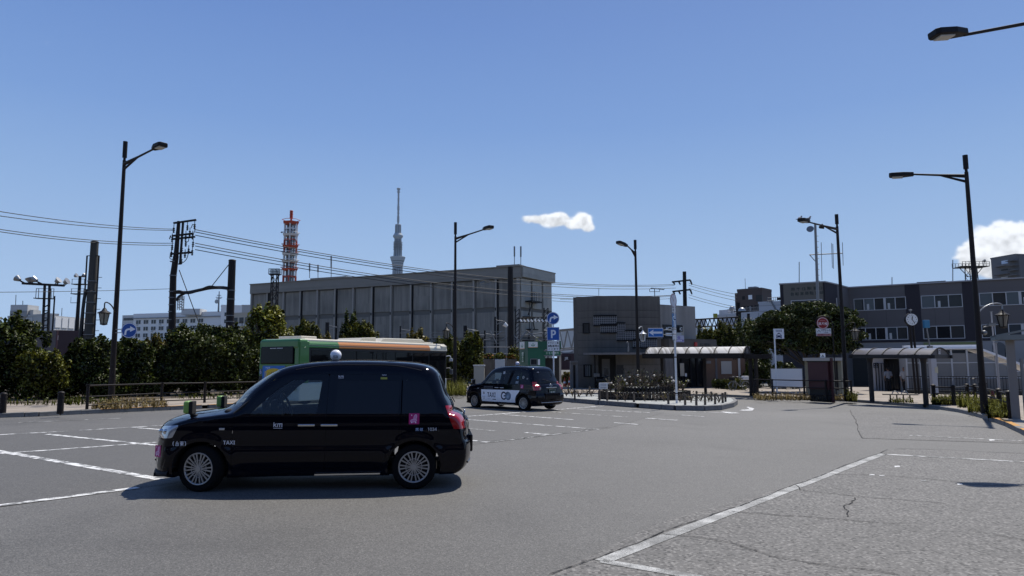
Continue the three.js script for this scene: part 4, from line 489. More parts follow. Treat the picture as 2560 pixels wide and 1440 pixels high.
function weeds(label, boxes, n, h, seed, mat = M.leafGrass, name = 'weeds') {   // blades and little leaves rooted between pixel corners on the ground
  const r = rng(seed), pos = [], col = [], nor = []; const add = (a, b, c, t) => { const q = b.clone().sub(a).cross(c.clone().sub(a)).normalize(); if (q.y < 0) q.negate(); q.y += 0.5; q.normalize(); for (const p of [a, b, c]) { pos.push(p.x, p.y, p.z); nor.push(q.x, q.y, q.z); col.push(t * 1.1, t, t * 0.9); } };
  for (let i = 0; i < n; i++) { const B = boxes[(r() * boxes.length) | 0], u = r(), v = r(), p = G(lerp(B[0], B[2], u), lerp(B[1], B[3], v), PAVE), hh = h * (0.3 + 0.8 * r()) * (0.5 + vnoise(p.x * 2.2, p.z * 2.2 + seed)), f = r() * 6.28, lean = hh * 0.5 * r(), w = 0.012 + 0.012 * r(), q = p.clone().add(new V3(Math.cos(f) * lean, hh, Math.sin(f) * lean)), s = new V3(-Math.sin(f) * w, 0, Math.cos(f) * w), t = 0.6 + 0.7 * r(); add(p.clone().add(s), p.clone().sub(s), q, t); if (r() < 0.6) { const m = p.clone().lerp(q, 0.4 + 0.6 * r()), e = 0.03 + 0.04 * r(); add(m, m.clone().add(new V3((r() - 0.5) * e * 3, e * r(), (r() - 0.5) * e * 3)), m.clone().add(new V3((r() - 0.5) * e * 2, e, (r() - 0.5) * e * 2)), t * (r() < 0.1 ? 2 : 1)); } }
  const g = new THREE.BufferGeometry(); g.setAttribute('position', new THREE.Float32BufferAttribute(pos, 3)); g.setAttribute('normal', new THREE.Float32BufferAttribute(nor, 3)); g.setAttribute('color', new THREE.Float32BufferAttribute(col, 3)); g.setAttribute('uv', new THREE.BufferAttribute(new Float32Array((pos.length / 3) * 2), 2));
  const m = solo(name, g, mat, label, 'weeds'); m.userData.kind = 'stuff'; return m;
}
weeds('dry yellow-green weeds along the left kerb under the railing', [[255, 1020, 420, 1012], [270, 1012, 400, 1004], [230, 1024, 330, 1017]], 700, 0.26, 5, M.leafDry);
weeds('low weeds and fallen leaves along the foot of the hedge', [[0, 1014, 220, 1008], [150, 1010, 300, 1003], [430, 998, 640, 990]], 700, 0.24, 6, M.leafDark);
const HEDGE = 'shrubs of the overgrown hedge along the left sidewalk';
bush('hedge_shrub', 'big dark rounded shrub at the left edge of the picture', 'shrub', 12, 30.5, 796, 103, { seed: 3, round: 1, max: 15000, leaf: 0.15 });
bush('hedge_shrub', 'low shrub hanging over the path, right of the big left shrub', 'shrub', 105, 30, 880, 74, { seed: 9, max: 9000, mat: M.leafMid, leaf: 0.13 });
bush('hedge_shrub', 'lowest green shrub under the floodlight mast, gap above it', 'shrub', 150, 31, 928, 54, { seed: 13, max: 6000, mat: M.leafMid, leaf: 0.12 });
bush('hedge_shrub', 'dark shrub behind and left of the street lamp pole', 'shrub', 232, 32, 852, 83, { seed: 17, max: 12000 });
bush('hedge_shrub', 'dark shrub just right of the round blue arrow sign', 'shrub', 325, 33.5, 854, 74, { seed: 23, max: 11000 });
bush('hedge_shrub', 'thin yellowish shrub between two dark ones in the hedge', 'shrub', 392, 35, 852, 58, { seed: 29, max: 9000, mat: M.leafYellow, dense: 0.9 });
bush('hedge_shrub', 'tall dark shrub below the leaning utility pole', 'shrub', 478, 36, 820, 94, { seed: 31, max: 15000, round: 1 });
bush('hedge_shrub', 'dark shrub below the short cut-off black pole', 'shrub', 568, 37, 826, 74, { seed: 37, max: 11000 });
bush('hedge_shrub', 'low shrub beside the rear corner of the bus', 'shrub', 628, 38.5, 880, 56, { seed: 41, max: 7000 });
bush('broadleaf_tree', 'bright leafy young tree rising above the rear of the bus', 'tree', 662, 44, 776, 66, { seed: 43, tree: 1, low: 0.3, max: 14000, mat: M.leafBright, leaf: 0.19, dense: 0.8, round: 1 });
bush('broadleaf_tree', 'small dark tree left of the bright tree, behind the hedge', 'tree', 600, 46, 822, 40, { seed: 45, tree: 1, low: 0.2, max: 7000, leaf: 0.16 });
bush('hedge_shrub', 'low dark shrub filling the hedge in front of the maroon container', 'shrub', 190, 32.5, 895, 67, { seed: 14, max: 7000 });
bush('hedge_shrub', 'dark low shrub between lamp pole and railing start', 'shrub', 285, 33, 868, 67, { seed: 19, max: 8000 });
bush('hedge_shrub', 'dark low shrub filling the hedge behind the second railing post', 'shrub', 425, 35, 872, 69, { seed: 33, max: 8000 });
bush('hedge_shrub', 'dark low shrub filling the hedge behind the third railing post', 'shrub', 525, 36.5, 862, 74, { seed: 35, max: 8000 });
bush('yard_shrub', 'rounded shrub seen above the left end of the bus roof', 'shrub', 762, 50, 808, 40, { seed: 47, max: 7000, mat: M.leafMid, leaf: 0.16, round: 1 });
bush('yard_shrub', 'narrow pointed dark shrub above the bus roof vents', 'shrub', 876, 54, 793, 30, { seed: 53, max: 5000, leaf: 0.15 });
bush('yard_shrub', 'wide rounded shrub above the middle of the bus roof', 'shrub', 906, 52, 815, 54, { seed: 59, max: 9000, mat: M.leafMid, leaf: 0.16, round: 1 });
bush('yard_shrub', 'low yellowish shrub behind the white bus roof unit', 'shrub', 1042, 52, 830, 36, { seed: 61, max: 6000, mat: M.leafYellow, leaf: 0.15, round: 1 });
bush('yard_shrub', 'low yellow-brown shrub left of the middle bus roof shrubs', 'shrub', 806, 56, 838, 30, { seed: 62, max: 4000, mat: M.leafYellow, leaf: 0.15 });
bush('sidewalk_tree', 'dark round tree behind the front end of the bus, by the lamp', 'tree', 1114, 46, 848, 42, { seed: 67, tree: 1, max: 8000, mat: M.leafMid, leaf: 0.14 });
bush('sidewalk_tree', 'round green tree between the lamp and the second taxi', 'tree', 1182, 46.5, 838, 38, { seed: 71, tree: 1, max: 9000, mat: M.leafMid, leaf: 0.14, round: 1 });
weeds('tuft of grass at the kerb left of the second taxi', [[1118, 990, 1165, 976]], 900, 0.7, 8);

// ---------------------------------------------------------------- the bus
{
  const B = new V3(-8.28, 0, -26.8), dir = new V3(0.507, 0, -0.862), yaw = Math.atan2(-dir.z, dir.x), Lb = 9.75, Wb = 2.3, Hb = 2.72, side = new V3(-0.862, 0, -0.507), c = B.clone().addScaledVector(side, Wb / 2);
  const t = thing('city_bus', 'green and orange city bus standing behind the nearest taxi', 'bus', onG(c.x, c.z), yaw); t.rotation.z = -0.006; // local: +x forwards, +z towards the camera side (right side of the bus)
  const green = phys(0.035, 0.165, 0.028, 0.35, { clearcoat: 0.3 }), orange = phys(0.55, 0.20, 0.03, 0.3, { clearcoat: 0.6 }), cream = phys(0.72, 0.66, 0.52, 0.35, { clearcoat: 0.4 }), lime = std(0.30, 0.42, 0.06, 0.4), glass = phys(0.005, 0.006, 0.007, 0.03, { specularIntensity: 0.3 });
  const P = (x0, x1, y0, y1, z0, z1, r = 0.03) => rbox(x1 - x0, y1 - y0, z1 - z0, r, (x0 + x1) / 2, (y0 + y1) / 2, (z0 + z1) / 2), h = Wb / 2;
  part('lower_body', [P(0.05, Lb, 0.28, 1.0, -h, h, 0.05)], std(0.66, 0.68, 0.66, 0.4), t); part('skirt_stripe', [P(2.2, 6.4, 0.42, 0.62, h - 0.02, h + 0.006, 0.003)], orange, t);
  part('upper_body', [P(0.1, Lb - 0.02, 1.0, 2.36, -h + 0.012, h - 0.012, 0.03)], M.black, t); part('rear_corner', [P(0.02, 0.55, 0.95, Hb - 0.1, h - 0.30, h + 0.002, 0.06)], green, t); part('rear_corner', [P(0.02, 0.55, 0.95, Hb - 0.1, -h, -h + 0.1, 0.06)], green, t);
  const cant = (x0, x1, m, n) => part(n, extrude([[h, 2.36], [h + 0.004, 2.40], [h - 0.03, 2.54], [h - 0.13, 2.65], [h - 0.16, 2.66], [h - 0.16, 2.36]], x1 - x0).rotateY(Math.PI / 2).translate(x0, 0, 0).scale(1, 1, 1), m, t);
  for (const [x0, x1, m] of [[0.12, 2.15, green], [2.15, 8.35, orange], [8.35, Lb, cream]]) { const g = extrude([[0, 2.36], [0.006, 2.40], [-0.03, 2.53], [-0.10, 2.62], [-0.14, 2.63], [-0.14, 2.36]], x1 - x0); const p = g.attributes.position, q = g.clone(); for (let i = 0; i < p.count; i++) { const a = p.getX(i), b = p.getY(i), e = p.getZ(i); p.setXYZ(i, x0 + e, b, h + a); } g.computeVertexNormals(); part('cant_rail', g, new THREE.MeshPhysicalMaterial({ ...{ color: m.color, roughness: 0.3, clearcoat: 0.6, side: THREE.DoubleSide } }), t); }
  part('groove', [P(0.5, Lb - 0.1, 2.455, 2.475, h - 0.02, h + 0.004, 0.003)], std(0.2, 0.2, 0.16, 0.5), t);
  part('roof', [P(0.2, Lb, 2.55, Hb, -h + 0.03, h - 0.10, 0.07)], cream, t); part('front_corner', [P(Lb - 0.5, Lb + 0.02, 2.34, Hb - 0.06, -h + 0.02, h + 0.004, 0.09)], cream, t);
  part('rear_dome', [P(0, 0.5, 2.28, Hb - 0.015, -h, h, 0.12)], green, t); part('rear_panel', [P(0.0, 0.4, 0.95, 1.72, -h + 0.02, h - 0.02, 0.04)], std(0.10, 0.22, 0.04, 0.4), t);
  const rw = part('rear_window', [P(-0.015, 0.3, 1.72, 2.42, -h + 0.1, h - 0.30, 0.05)], glass, t);
  const rear = (z0, z1, y0, y1, m, n, o = 0) => part(n, new THREE.PlaneGeometry(z1 - z0, y1 - y0).rotateY(-Math.PI / 2).translate(-0.012 - o, (y0 + y1) / 2, (z0 + z1) / 2), m, t);   // seen from behind, z grows to the right
  rear(-0.5, 0.28, 2.31, 2.36, print(canvasTex(256, 20, (x) => { x.fillStyle = '#050608'; x.fillRect(0, 0, 256, 20); x.fillStyle = '#d8dce0'; for (let i = 0; i < 11; i++) x.fillRect(8 + i * 22, 3, i === 5 ? 4 : 16, 12); })), 'route_strip', 0.012);
  rear(-0.88, 0.42, 0.62, 1.65, print(canvasTex(512, 406, (x, w, h) => { x.fillStyle = '#1d6fbe'; x.fillRect(0, 0, w, h); x.fillStyle = '#d9b627'; x.beginPath(); x.moveTo(90, 70); x.quadraticCurveTo(256, 10, 420, 70); x.lineTo(430, 190); x.quadraticCurveTo(400, 330, 256, 360); x.quadraticCurveTo(110, 330, 84, 190); x.fill(); x.strokeStyle = '#d9b627'; x.lineWidth = 14; x.strokeRect(62, 96, 50, 78); x.strokeRect(402, 96, 50, 78); x.strokeStyle = '#6d5b18'; x.lineWidth = 4; x.beginPath(); x.moveTo(84, 188); x.lineTo(430, 188); x.stroke(); write(x, 'ハグふわ', 256, 126, 72, '#6b5a16', 0.11, 1.02); write(x, 'マスク', 256, 254, 86, '#6b5a16', 0.11, 1.05); write(x, 'マスク', 120, 34, 40, '#e8eef4', 0.12, 1); })), 'rear_advertisement', 0.006);
  rear(-1.06, -0.92, 1.30, 1.52, print(canvasTex(64, 96, (x) => { x.fillStyle = '#123a7a'; x.fillRect(0, 0, 64, 96); x.strokeStyle = '#eee'; x.lineWidth = 6; x.beginPath(); x.arc(34, 62, 17, 0, 7); x.moveTo(28, 20); x.lineTo(30, 52); x.lineTo(46, 54); x.stroke(); x.fillStyle = '#eee'; x.beginPath(); x.arc(28, 14, 7, 0, 7); x.fill(); })), 'wheelchair_sticker', 0.004);
  rear(0.52, 0.78, 1.30, 1.58, print(canvasTex(96, 96, (x) => { x.fillStyle = '#d9c52b'; x.fillRect(0, 0, 96, 96); x.fillStyle = '#2d4a18'; for (const [a, b] of [[18, 16], [50, 16], [18, 46], [52, 52], [34, 74]]) x.fillRect(a, b, 22, 16); })), 'yellow_sticker', 0.004);
  rear(-1.08, -0.9, 0.5, 1.25, M.black, 'rear_lamp_cluster', 0.005); rear(0.86, 1.02, 0.7, 1.6, lime, 'rear_lamp_cluster', 0.005); rear(-0.25, 0.2, 0.42, 0.58, print(canvasTex(128, 48, (x) => { x.fillStyle = '#e9ebe6'; x.fillRect(0, 0, 128, 48); write(x, '3 45', 64, 26, 40, '#1a4a26'); })), 'number_plate', 0.012);
  // side windows: dark panes between thin posts, a door, mirrors
  for (let i = 0; i < 7; i++) part('side_window', P(0.62 + i * 1.28, 0.62 + i * 1.28 + 1.22, 1.08, 2.26, h - 0.03, h + 0.004, 0.01), glass, t);
  part('front_door', P(Lb - 1.35, Lb - 0.12, 0.34, 2.28, h - 0.03, h + 0.007, 0.01), glass, t); part('windscreen', P(Lb - 0.06, Lb + 0.03, 0.95, 2.3, -h + 0.08, h - 0.06, 0.03), glass, t);
  const mir = part('mirror', [tube([[Lb + 0.02, 2.1, h - 0.1], [Lb + 0.18, 2.12, h + 0.05], [Lb + 0.22, 1.98, h + 0.1]], 0.02, 12, 6), rbox(0.05, 0.14, 0.2, 0.02, Lb + 0.22, 1.92, h + 0.1)], M.whiteMetal, t); part('mirror', [tube([[Lb + 0.02, 1.5, h - 0.1], [Lb + 0.2, 1.5, h + 0.05], [Lb + 0.24, 1.4, h + 0.1]], 0.02, 12, 6), rbox(0.05, 0.25, 0.18, 0.02, Lb + 0.24, 1.32, h + 0.1)], M.galv, t);
  part('roof_hatch', [rbox(0.85, 0.13, 1.3, 0.03, 0.95, Hb + 0.05, 0)], cream, t);
  const ac = part('roof_air_conditioner', [extrude([[5.15, 0], [5.5, 0.17], [8.35, 0.20], [8.5, 0.12], [8.5, 0]], 1.5, 0.04).translate(0, Hb - 0.02, -0.9)], cream, t); part('roof_air_conditioner_cowl', [extrude([[3.9, 0], [4.15, 0.15], [5.0, 0.19], [5.05, 0]], 1.4, 0.03).translate(0, Hb - 0.02, -0.85)], cream, t); part('roof_hatch', [rbox(0.7, 0.1, 1.2, 0.03, 9.1, Hb + 0.04, -0.1)], cream, t);
  for (const x of [2.35, 7.75]) for (const s of [1, -1]) { const w = new THREE.Group(); w.name = 'wheel'; t.add(w); w.position.set(x, 0.46, s * (h - 0.13)); part('tyre', lathe([[0.29, -0.13], [0.42, -0.13], [0.455, -0.1], [0.46, 0], [0.455, 0.1], [0.42, 0.13], [0.29, 0.13]], 36).rotateX(1.5708), M.rubber, w); part('rim', [new THREE.CylinderGeometry(0.29, 0.29, 0.2, 30).rotateX(1.5708), new THREE.CylinderGeometry(0.11, 0.13, 0.1, 20).rotateX(1.5708 * s).translate(0, 0, s * 0.13)], M.galv, w); part('wheel_arch', new THREE.TorusGeometry(0.55, 0.05, 8, 30, Math.PI).translate(x, 0.42, s * h), M.black, t); }
}
// ---------------------------------------------------------------- behind the hedge: poles, wires, masts, buildings
const base0 = (px, d) => { const p = at(px, 903, d); return new V3(p.x, gy(p.x, -d) - 0.1, -d); };
const rel = (o, px, py, d) => at(px, py, d).sub(o);
{
  // round concrete pole with steel angles strapped to it
  const o = base0(219, 48), t = thing('concrete_pole', 'thick grey concrete pole with dark steel straps, left of the first street lamp', 'pole', o), H = rel(o, 231, 605, 48).y, y1 = rel(o, 231, 640, 48).y;
  part('shaft', cyl(0.36, 0.25, H, 0, 0, 0, 24), std(1, 1, 1, 0.95, 0, { map: stain(256, [0.065, 0.062, 0.054], 0.3, 5, 13, 0.2) }), t); part('cap', cyl(0.28, 0.2, 0.06, 0, H, 0, 24), M.darkMetal, t);
  for (const s of [-1, 1]) part('steel_angle', [box(0.09, y1 - 1, 0.05, s * 0.42, 1 + (y1 - 1) / 2, 0.1), box(0.2, 0.05, 0.05, s * 0.34, y1, 0.1)], M.darkMetal, t);
  part('cable', [tube([[-0.5, 0, 0.25], [-0.47, 3, 0.25], [-0.4, 5.2, 0.25], [-0.34, 6.6, 0.2], [-0.25, 7, 0.2]], 0.11, 20, 7)], M.black, t);
  for (let i = 0; i < 8; i++) { part('step_bolt', bar([0.3, 2.6 + i * 0.75, 0], [0.66, 2.6 + i * 0.75, 0], 0.02), M.darkMetal, t); part('strap', cyl(0.415 - i * 0.014, 0.415 - i * 0.014, 0.05, 0, 2.3 + i * 0.75, 0, 24), M.galv, t); }
  // thin pole with two platforms
  const o2 = base0(187, 62), t2 = thing('speaker_pole', 'slim dark pole with two small platforms, left of the concrete pole', 'pole', o2), H2 = rel(o2, 203, 690, 62).y;
  part('pole', cyl(0.22, 0.12, H2, 0, 0, 0), M.darkMetal, t2); for (const py of [711, 735]) { const y = rel(o2, 200, py, 62).y; part('platform', [box(1.2, 0.06, 0.7, 0.05, y, 0), ...[-0.5, 0.6].map((x) => box(0.03, 0.45, 0.03, x, y + 0.22, 0.3)), box(1.2, 0.03, 0.03, 0.05, y + 0.45, 0.3)], M.darkMetal, t2); }
  for (const s of [-1, 1]) part('floodlight', new THREE.CylinderGeometry(0.22, 0.1, 0.25, 14).rotateZ(s * 1.1).translate(s * 0.4, H2 + 0.02, 0), M.steel, t2); part('side_arm', [bar([0, rel(o2, 200, 757, 62).y, 0], [-0.7, rel(o2, 200, 757, 62).y, 0], 0.025), bar([-0.7, rel(o2, 200, 757, 62).y, 0], [-0.7, rel(o2, 200, 742, 62).y, 0], 0.015)], M.darkMetal, t2);
  // floodlight mast with five lamps
  const d = 70, o3 = base0(108, d), t3 = thing('floodlight_mast', 'twin-leg lattice floodlight mast with five silver lamps on a crossbar', 'floodlight mast', o3), L = (px, py, z = 0) => rel(o3, px, py, d).add(new V3(0, 0, z));
  for (const [a, b] of [[103, 112], [118, 124]]) part('leg', beam(L(a, 905), L(b, 712), 0.18, 0.18), M.darkMetal, t3); const rungs = []; for (let i = 0; i < 12; i++) { const y = 768 + i * 9; rungs.push(beam(L(112 - (y - 712) * 0.046, y), L(124 - (y - 712) * 0.03, y - (i % 2 ? 0 : 6)), 0.1, 0.1)); } part('lattice', rungs, M.darkMetal, t3); t3.children.at(-1).userData.kind = 'stuff';
  part('crossbar', beam(L(56, 708.5), L(160, 714), 0.22, 0.22), M.darkMetal, t3); part('platform', [beam(L(89, 746), L(133, 747), 0.7, 0.08), ...[[89, 746, 91, 721], [96, 746, 97, 721], [128, 747, 128, 722], [133, 747, 135, 722]].map(([a, b, c, e]) => bar(L(a, b), L(c, e), 0.03)), bar(L(91, 721), L(135, 722), 0.025)], M.darkMetal, t3);
  part('side_pole', cyl(0.1, 0.07, rel(o3, 130, 740, d).y, rel(o3, 126, 903, d).x, 0, 0), M.darkMetal, t3);
  for (const [px, py, a, hx] of [[57, 700, 1.0, 48], [80, 703, 0.35, 76], [100, 702, 1.2, 90], [136, 705, -0.9, 146], [156, 707, -1.1, 167]]) { const f = part('floodlight', new THREE.CylinderGeometry(0.36, 0.16, 0.42, 20).rotateZ(a).translate(...L(hx, py - 2, 0.15).toArray()), M.steel, t3); part('yoke', [bar(L(px, py + 7), L(hx, py, 0.15), 0.05), bar(L(px + 5, py + 7), L(hx + 4, py + 1, 0.15), 0.05)], M.darkMetal, f); }
}
{ // the crowded utility pole and the cut-off pole joined to it by a bundle of cables
  const d = 55, o = base0(428, d), t = thing('utility_pole', 'leaning black utility pole crowded with crossarms and insulators', 'utility pole', o), L = (px, py, z = 0) => rel(o, px, py, d).add(new V3(0, 0, z));
  part('shaft', [bar(L(428, 903), L(433, 690), 0.30, 14, 0.25), bar(L(433, 690), L(440, 640), 0.25, 14, 0.22), bar(L(440, 640), L(447, 553), 0.20, 14, 0.13)], M.poleBrown, t); part('side_post', [beam(L(458, 553), L(450, 660), 0.14, 0.14), beam(L(446, 660), L(452, 660), 0.1, 0.1)], M.darkMetal, t);
  for (const [a, b, c, e] of [[437, 559, 493, 551], [433, 591, 484, 585], [434, 599, 490, 593], [429, 636, 482, 632]]) part('crossarm', beam(L(a, b, 0.2), L(c, e, 0.2), 0.14, 0.14), M.darkMetal, t);
  const ins = lathe([[0.02, 0], [0.10, 0.08], [0.04, 0.13], [0.11, 0.24], [0.04, 0.29], [0.10, 0.40], [0.03, 0.45], [0.03, 0.55]], 8);
  for (const [px, py, s] of [[438, 562, 1], [472, 556, 1], [490, 553, 1], [434, 585, 1], [434, 605, 1], [468, 596, 1], [486, 597, 1], [432, 622, 1], [458, 612, 1], [475, 614, 1], [484, 618, 1], [466, 624, 1], [478, 570, 1], [485, 578, 1], [468, 578, 1], [457, 640, 1]]) { const p = L(px, py, 0.2); part('insulator', [ins.clone().translate(p.x, p.y - 0.72, p.z), bar(p, p.clone().add(new V3(0, -0.2, 0)), 0.03)], M.darkMetal, t); }
  for (const pts of [[[482, 572], [487, 562], [492, 575], [486, 590]], [[478, 588], [474, 606], [467, 604], [470, 592]], [[430, 638], [430, 648], [437, 650]], [[456, 645], [460, 658], [470, 650], [476, 632]], [[431, 590], [428, 600], [432, 592]]]) part('jumper_cable', tube(pts.map(([a, b]) => L(a, b, 0.3)), 0.03, 16, 5), M.black, t);
  for (const py of [655, 690, 730, 745, 763, 780, 800]) { const p = L(433, py); part('strap', cyl(0.285, 0.285, 0.06, L(434 - (py - 655) * 0.035, py).x, p.y, 0, 16), M.galv, t); }
  const o2 = base0(571, d), t2 = thing('utility_pole', 'short cut-off black pole right of the crowded utility pole', 'utility pole', o2), H = rel(o2, 576, 652, d).y; part('shaft', [cyl(0.33, 0.28, H, 0, 0, 0, 18), lathe([[0.29, 0], [0.3, 0.04], [0.2, 0.1], [0.01, 0.11]], 18).translate(0, H, 0)], M.poleBrown, t2); for (const py of [727, 749, 790, 805]) part('strap', cyl(0.325, 0.325, 0.06, 0, rel(o2, 571, py, d).y, 0, 18), M.galv, t2);
  const c = [[434, 731], [450, 731], [470, 731], [500, 725], [525, 720], [555, 719], [572, 721]].map(([a, b]) => at(a, b, d - 0.3)); solo('cable_bundle', [tube(c, 0.13, 40, 8), tube(c.map((p, i) => p.clone().add(new V3(0, 0.12 * Math.sin(i * 2), 0.1))), 0.08, 40, 6), tube([at(441, 752, d - 0.3), at(447, 742, d - 0.3), at(462, 733, d - 0.3)], 0.1, 14, 6)], M.black, 'thick black cable bundle running between the two black poles', 'cable');
  solo('guy_wire', bar(at(448, 675, d), at(500, 815, d - 1), 0.035), M.darkMetal, 'guy wire slanting down right from the crowded utility pole', 'wire'); solo('guy_wire', bar(at(573, 660, d), at(525, 721, d), 0.035), M.darkMetal, 'guy wire slanting from the cut-off pole top to the bundle', 'wire');
}
// power lines, drawn as sagging cables between what carries them
const wm = std(0.02, 0.02, 0.022, 0.6), wire = (a, b, drop, label, r = 0.026) => solo('power_line', sag(at(...a), at(...b), drop, r, 28), wm, label, 'power line');
wire([-60, 519, 40], [437, 573, 55], 0.25, 'uppermost power line from the left edge to the crowded pole'); wire([-60, 531, 40], [434, 576, 54.6], 0.25, 'second power line from the left edge to the crowded pole'); wire([-60, 564, 40], [434, 608, 55], 0.3, 'third power line from the left edge, in the lower pair'); wire([-60, 570, 40], [431, 613, 54.6], 0.3, 'fourth power line from the left edge, lowest of the pairs'); wire([-60, 731, 40], [428, 722, 55], 0.05, 'thin line crossing the floodlight mast at half height', 0.02);
for (const [y0, x1, y1, nth] of [[574, 1684, 711, 'upper'], [580, 1686, 714, 'second'], [588, 1690, 720, 'third'], [608, 1684, 738, 'fourth'], [615, 1686, 741, 'fifth'], [624, 1690, 746, 'lowest']]) wire([488, y0, 55], [x1, y1, 100], 1.55, `${nth} of the long power lines from the crowded pole across the grey building`, 0.034);
for (const [y0, y1, nth] of [[708, 736, 'uppermost'], [713, 744, 'second'], [721, 752, 'third'], [737, 768, 'fourth'], [744, 774, 'lowest']]) wire([1722, y0, 100], [1843, y1, 88], 0.1, `${nth} power line between the T-shaped pole and the pole before the brown block`, 0.03);
wire([1400, 748, 100], [1690, 738, 100], 0.15, 'line passing behind the police box roof, higher one', 0.03); wire([1380, 752, 100], [1560, 758, 100], 0.1, 'line passing behind the police box roof, lower one', 0.03);
{ const d = 100, o = base0(1715, d), t = thing('utility_pole', 'dark pole with two crossarms standing behind the police box', 'utility pole', o), L = (px, py) => rel(o, px, py, d); part('shaft', bar(L(1715, 903), L(1711, 679), 0.34, 14, 0.26), M.poleBrown, t); for (const [y, a] of [[701, 0], [725, 1]]) { part('crossarm', beam(L(1680 + a, y + 4), L(1726, y - 1), 0.22, 0.22), M.darkMetal, t); for (const x of [1683, 1697, 1726]) part('insulator', bar(L(x, y + (x < 1720 ? 3 : 0)), L(x + 4, y + 11), 0.14, 6, 0.1), M.darkMetal, t); } }
// ---------------------------------------------------------------- far buildings
function block(name, label, px0, d0, px1, d1, topY, mat, o = {}) {            // front wall between two pixels, with a side wall or depth behind
  const A = at(px0, 903, d0), B = at(px1, 903, d1), w = new Wall(A, B), t = thing(name, label, o.cat ?? 'building', new V3()), y1 = at((px0 + px1) / 2, topY, (d0 + d1) / 2).y, dep = o.depth ?? 12;
  part('wall', w.box(0, -2, w.len, y1, dep, -dep), mat, t); part('parapet', [w.box(-0.1, y1, w.len + 0.1, y1 + (o.par ?? 0.3), 0.35, -0.3), w.box(-0.1, y1, 0.25, y1 + (o.par ?? 0.3), dep - 0.35, -dep), w.box(w.len - 0.25, y1, w.len + 0.1, y1 + (o.par ?? 0.3), dep - 0.35, -dep)], o.pmat ?? mat, t); return { t, w, y1 };
}
const winGlass = phys(0.02, 0.024, 0.03, 0.06, { specularIntensity: 0.8 }), paleWall = std(1, 1, 1, 0.85, 0, { map: stain(256, [0.50, 0.50, 0.49], 0.08, 4, 31) }), whiteWall = std(1, 1, 1, 0.8, 0, { map: stain(256, [0.72, 0.72, 0.71], 0.06, 4, 33) }), tanWall = std(0.42, 0.38, 0.31, 0.85), greyWall = std(1, 1, 1, 0.88, 0, { map: stain(256, [0.42, 0.42, 0.41], 0.12, 4, 35) });
{ // factory at far left
  const { t, w, y1 } = block('factory', 'pale grey factory with framed wall panels, far left behind the floodlight mast', 12, 124, 121, 118, 791, greyWall, { depth: 1.2 }); const w2 = new Wall(at(121, 903, 118), at(205, 903, 126)), hh = 8.6; part('side_wall', w2.box(0, -2, w2.len, y1 - 0.1, 0.6, 0), paleWall, t);  // side wall and its panels are paler: sunlit side put into the colour
  for (let i = 0; i < 6; i++) part('wall_panel', w.box(0.3 + i * 1.28, y1 - 1.7, 1.42 + i * 1.28, y1 - 0.25, 0.1, 0), paleWall, t); for (let i = 0; i < 7; i++) part('window', w.box(0.5 + i * 1.08, y1 - 3.1, 1.2 + i * 1.08, y1 - 1.95, 0.1, 0), winGlass, t);
  for (let i = 0; i < 5; i++) for (let j = 0; j < 3; j++) part('wall_panel', w2.box(0.15 + (i * w2.len) / 5, y1 - 2.1 - j * 2.2, ((i + 1) * w2.len) / 5 - 0.15, y1 - 0.35 - j * 2.2, 0.1, 0.6), whiteWall, t);
  const wt = new Wall(at(16, 903, 121), at(60, 903, 121)), top = at(30, 762, 121).y; part('tank_room', [wt.box(0, y1, wt.len * 0.98, (y1 + top) / 2, 3, -3)], M.concrete, t); part('louvre_screen', [wt.box(0, (y1 + top) / 2, wt.len * 0.98, top, 2.9, -2.95)], paleWall, t); part('low_roof_box', wt.box(wt.len, y1, wt.len * 1.22, y1 + 1.2, 2, -2.5), greyWall, t);
  part('mast', [bar(at(39, 762, 120), at(40, 737, 120), 0.05), bar(at(57, 762, 120), at(57, 752, 120), 0.05), bar(at(154, 790, 122), at(155, 770, 122), 0.05)], M.darkMetal, t); t.children.at(-1).userData.kind = 'stuff';
}
{ // dark maroon containers in front of it
  const mar = std(0.045, 0.022, 0.026, 0.6), marL = std(0.12, 0.06, 0.06, 0.6); const w = new Wall(at(52, 903, 62), at(136, 903, 58)), y1 = at(100, 828, 60).y, t = thing('freight_container', 'dark maroon container behind the left hedge, below the factory', 'container', new V3()); part('body', w.box(0, -0.6, w.len, y1, 2.4, -2.4), mar, t); const w2 = new Wall(at(136, 903, 58), at(147, 903, 59.4)); part('end_door', w2.box(0, -0.6, w2.len, y1, 0.1, 0.02), marL, t); for (let i = 0; i < 9; i++) part('rib', w.box(0.15 + i * 0.33, -0.4, 0.25 + i * 0.33, y1 - 0.15, 0.05, 0), mar, t); part('marking', [w2.box(0.06, at(140, 850, 58).y, 0.2, at(140, 838, 58).y, 0.02, 0.12)], M.signWhite, t);
  const s = block('shed', 'small shed with teal roof edge right of the maroon container', 146, 76, 165, 76, 862, M.grey, { depth: 3, par: 0.25, pmat: std(0.10, 0.36, 0.31, 0.5) }); part('shutter', s.w.box(0.1, -0.5, 0.5, s.y1 - 0.3, 0.05, 0), paleWall, s.t);
}
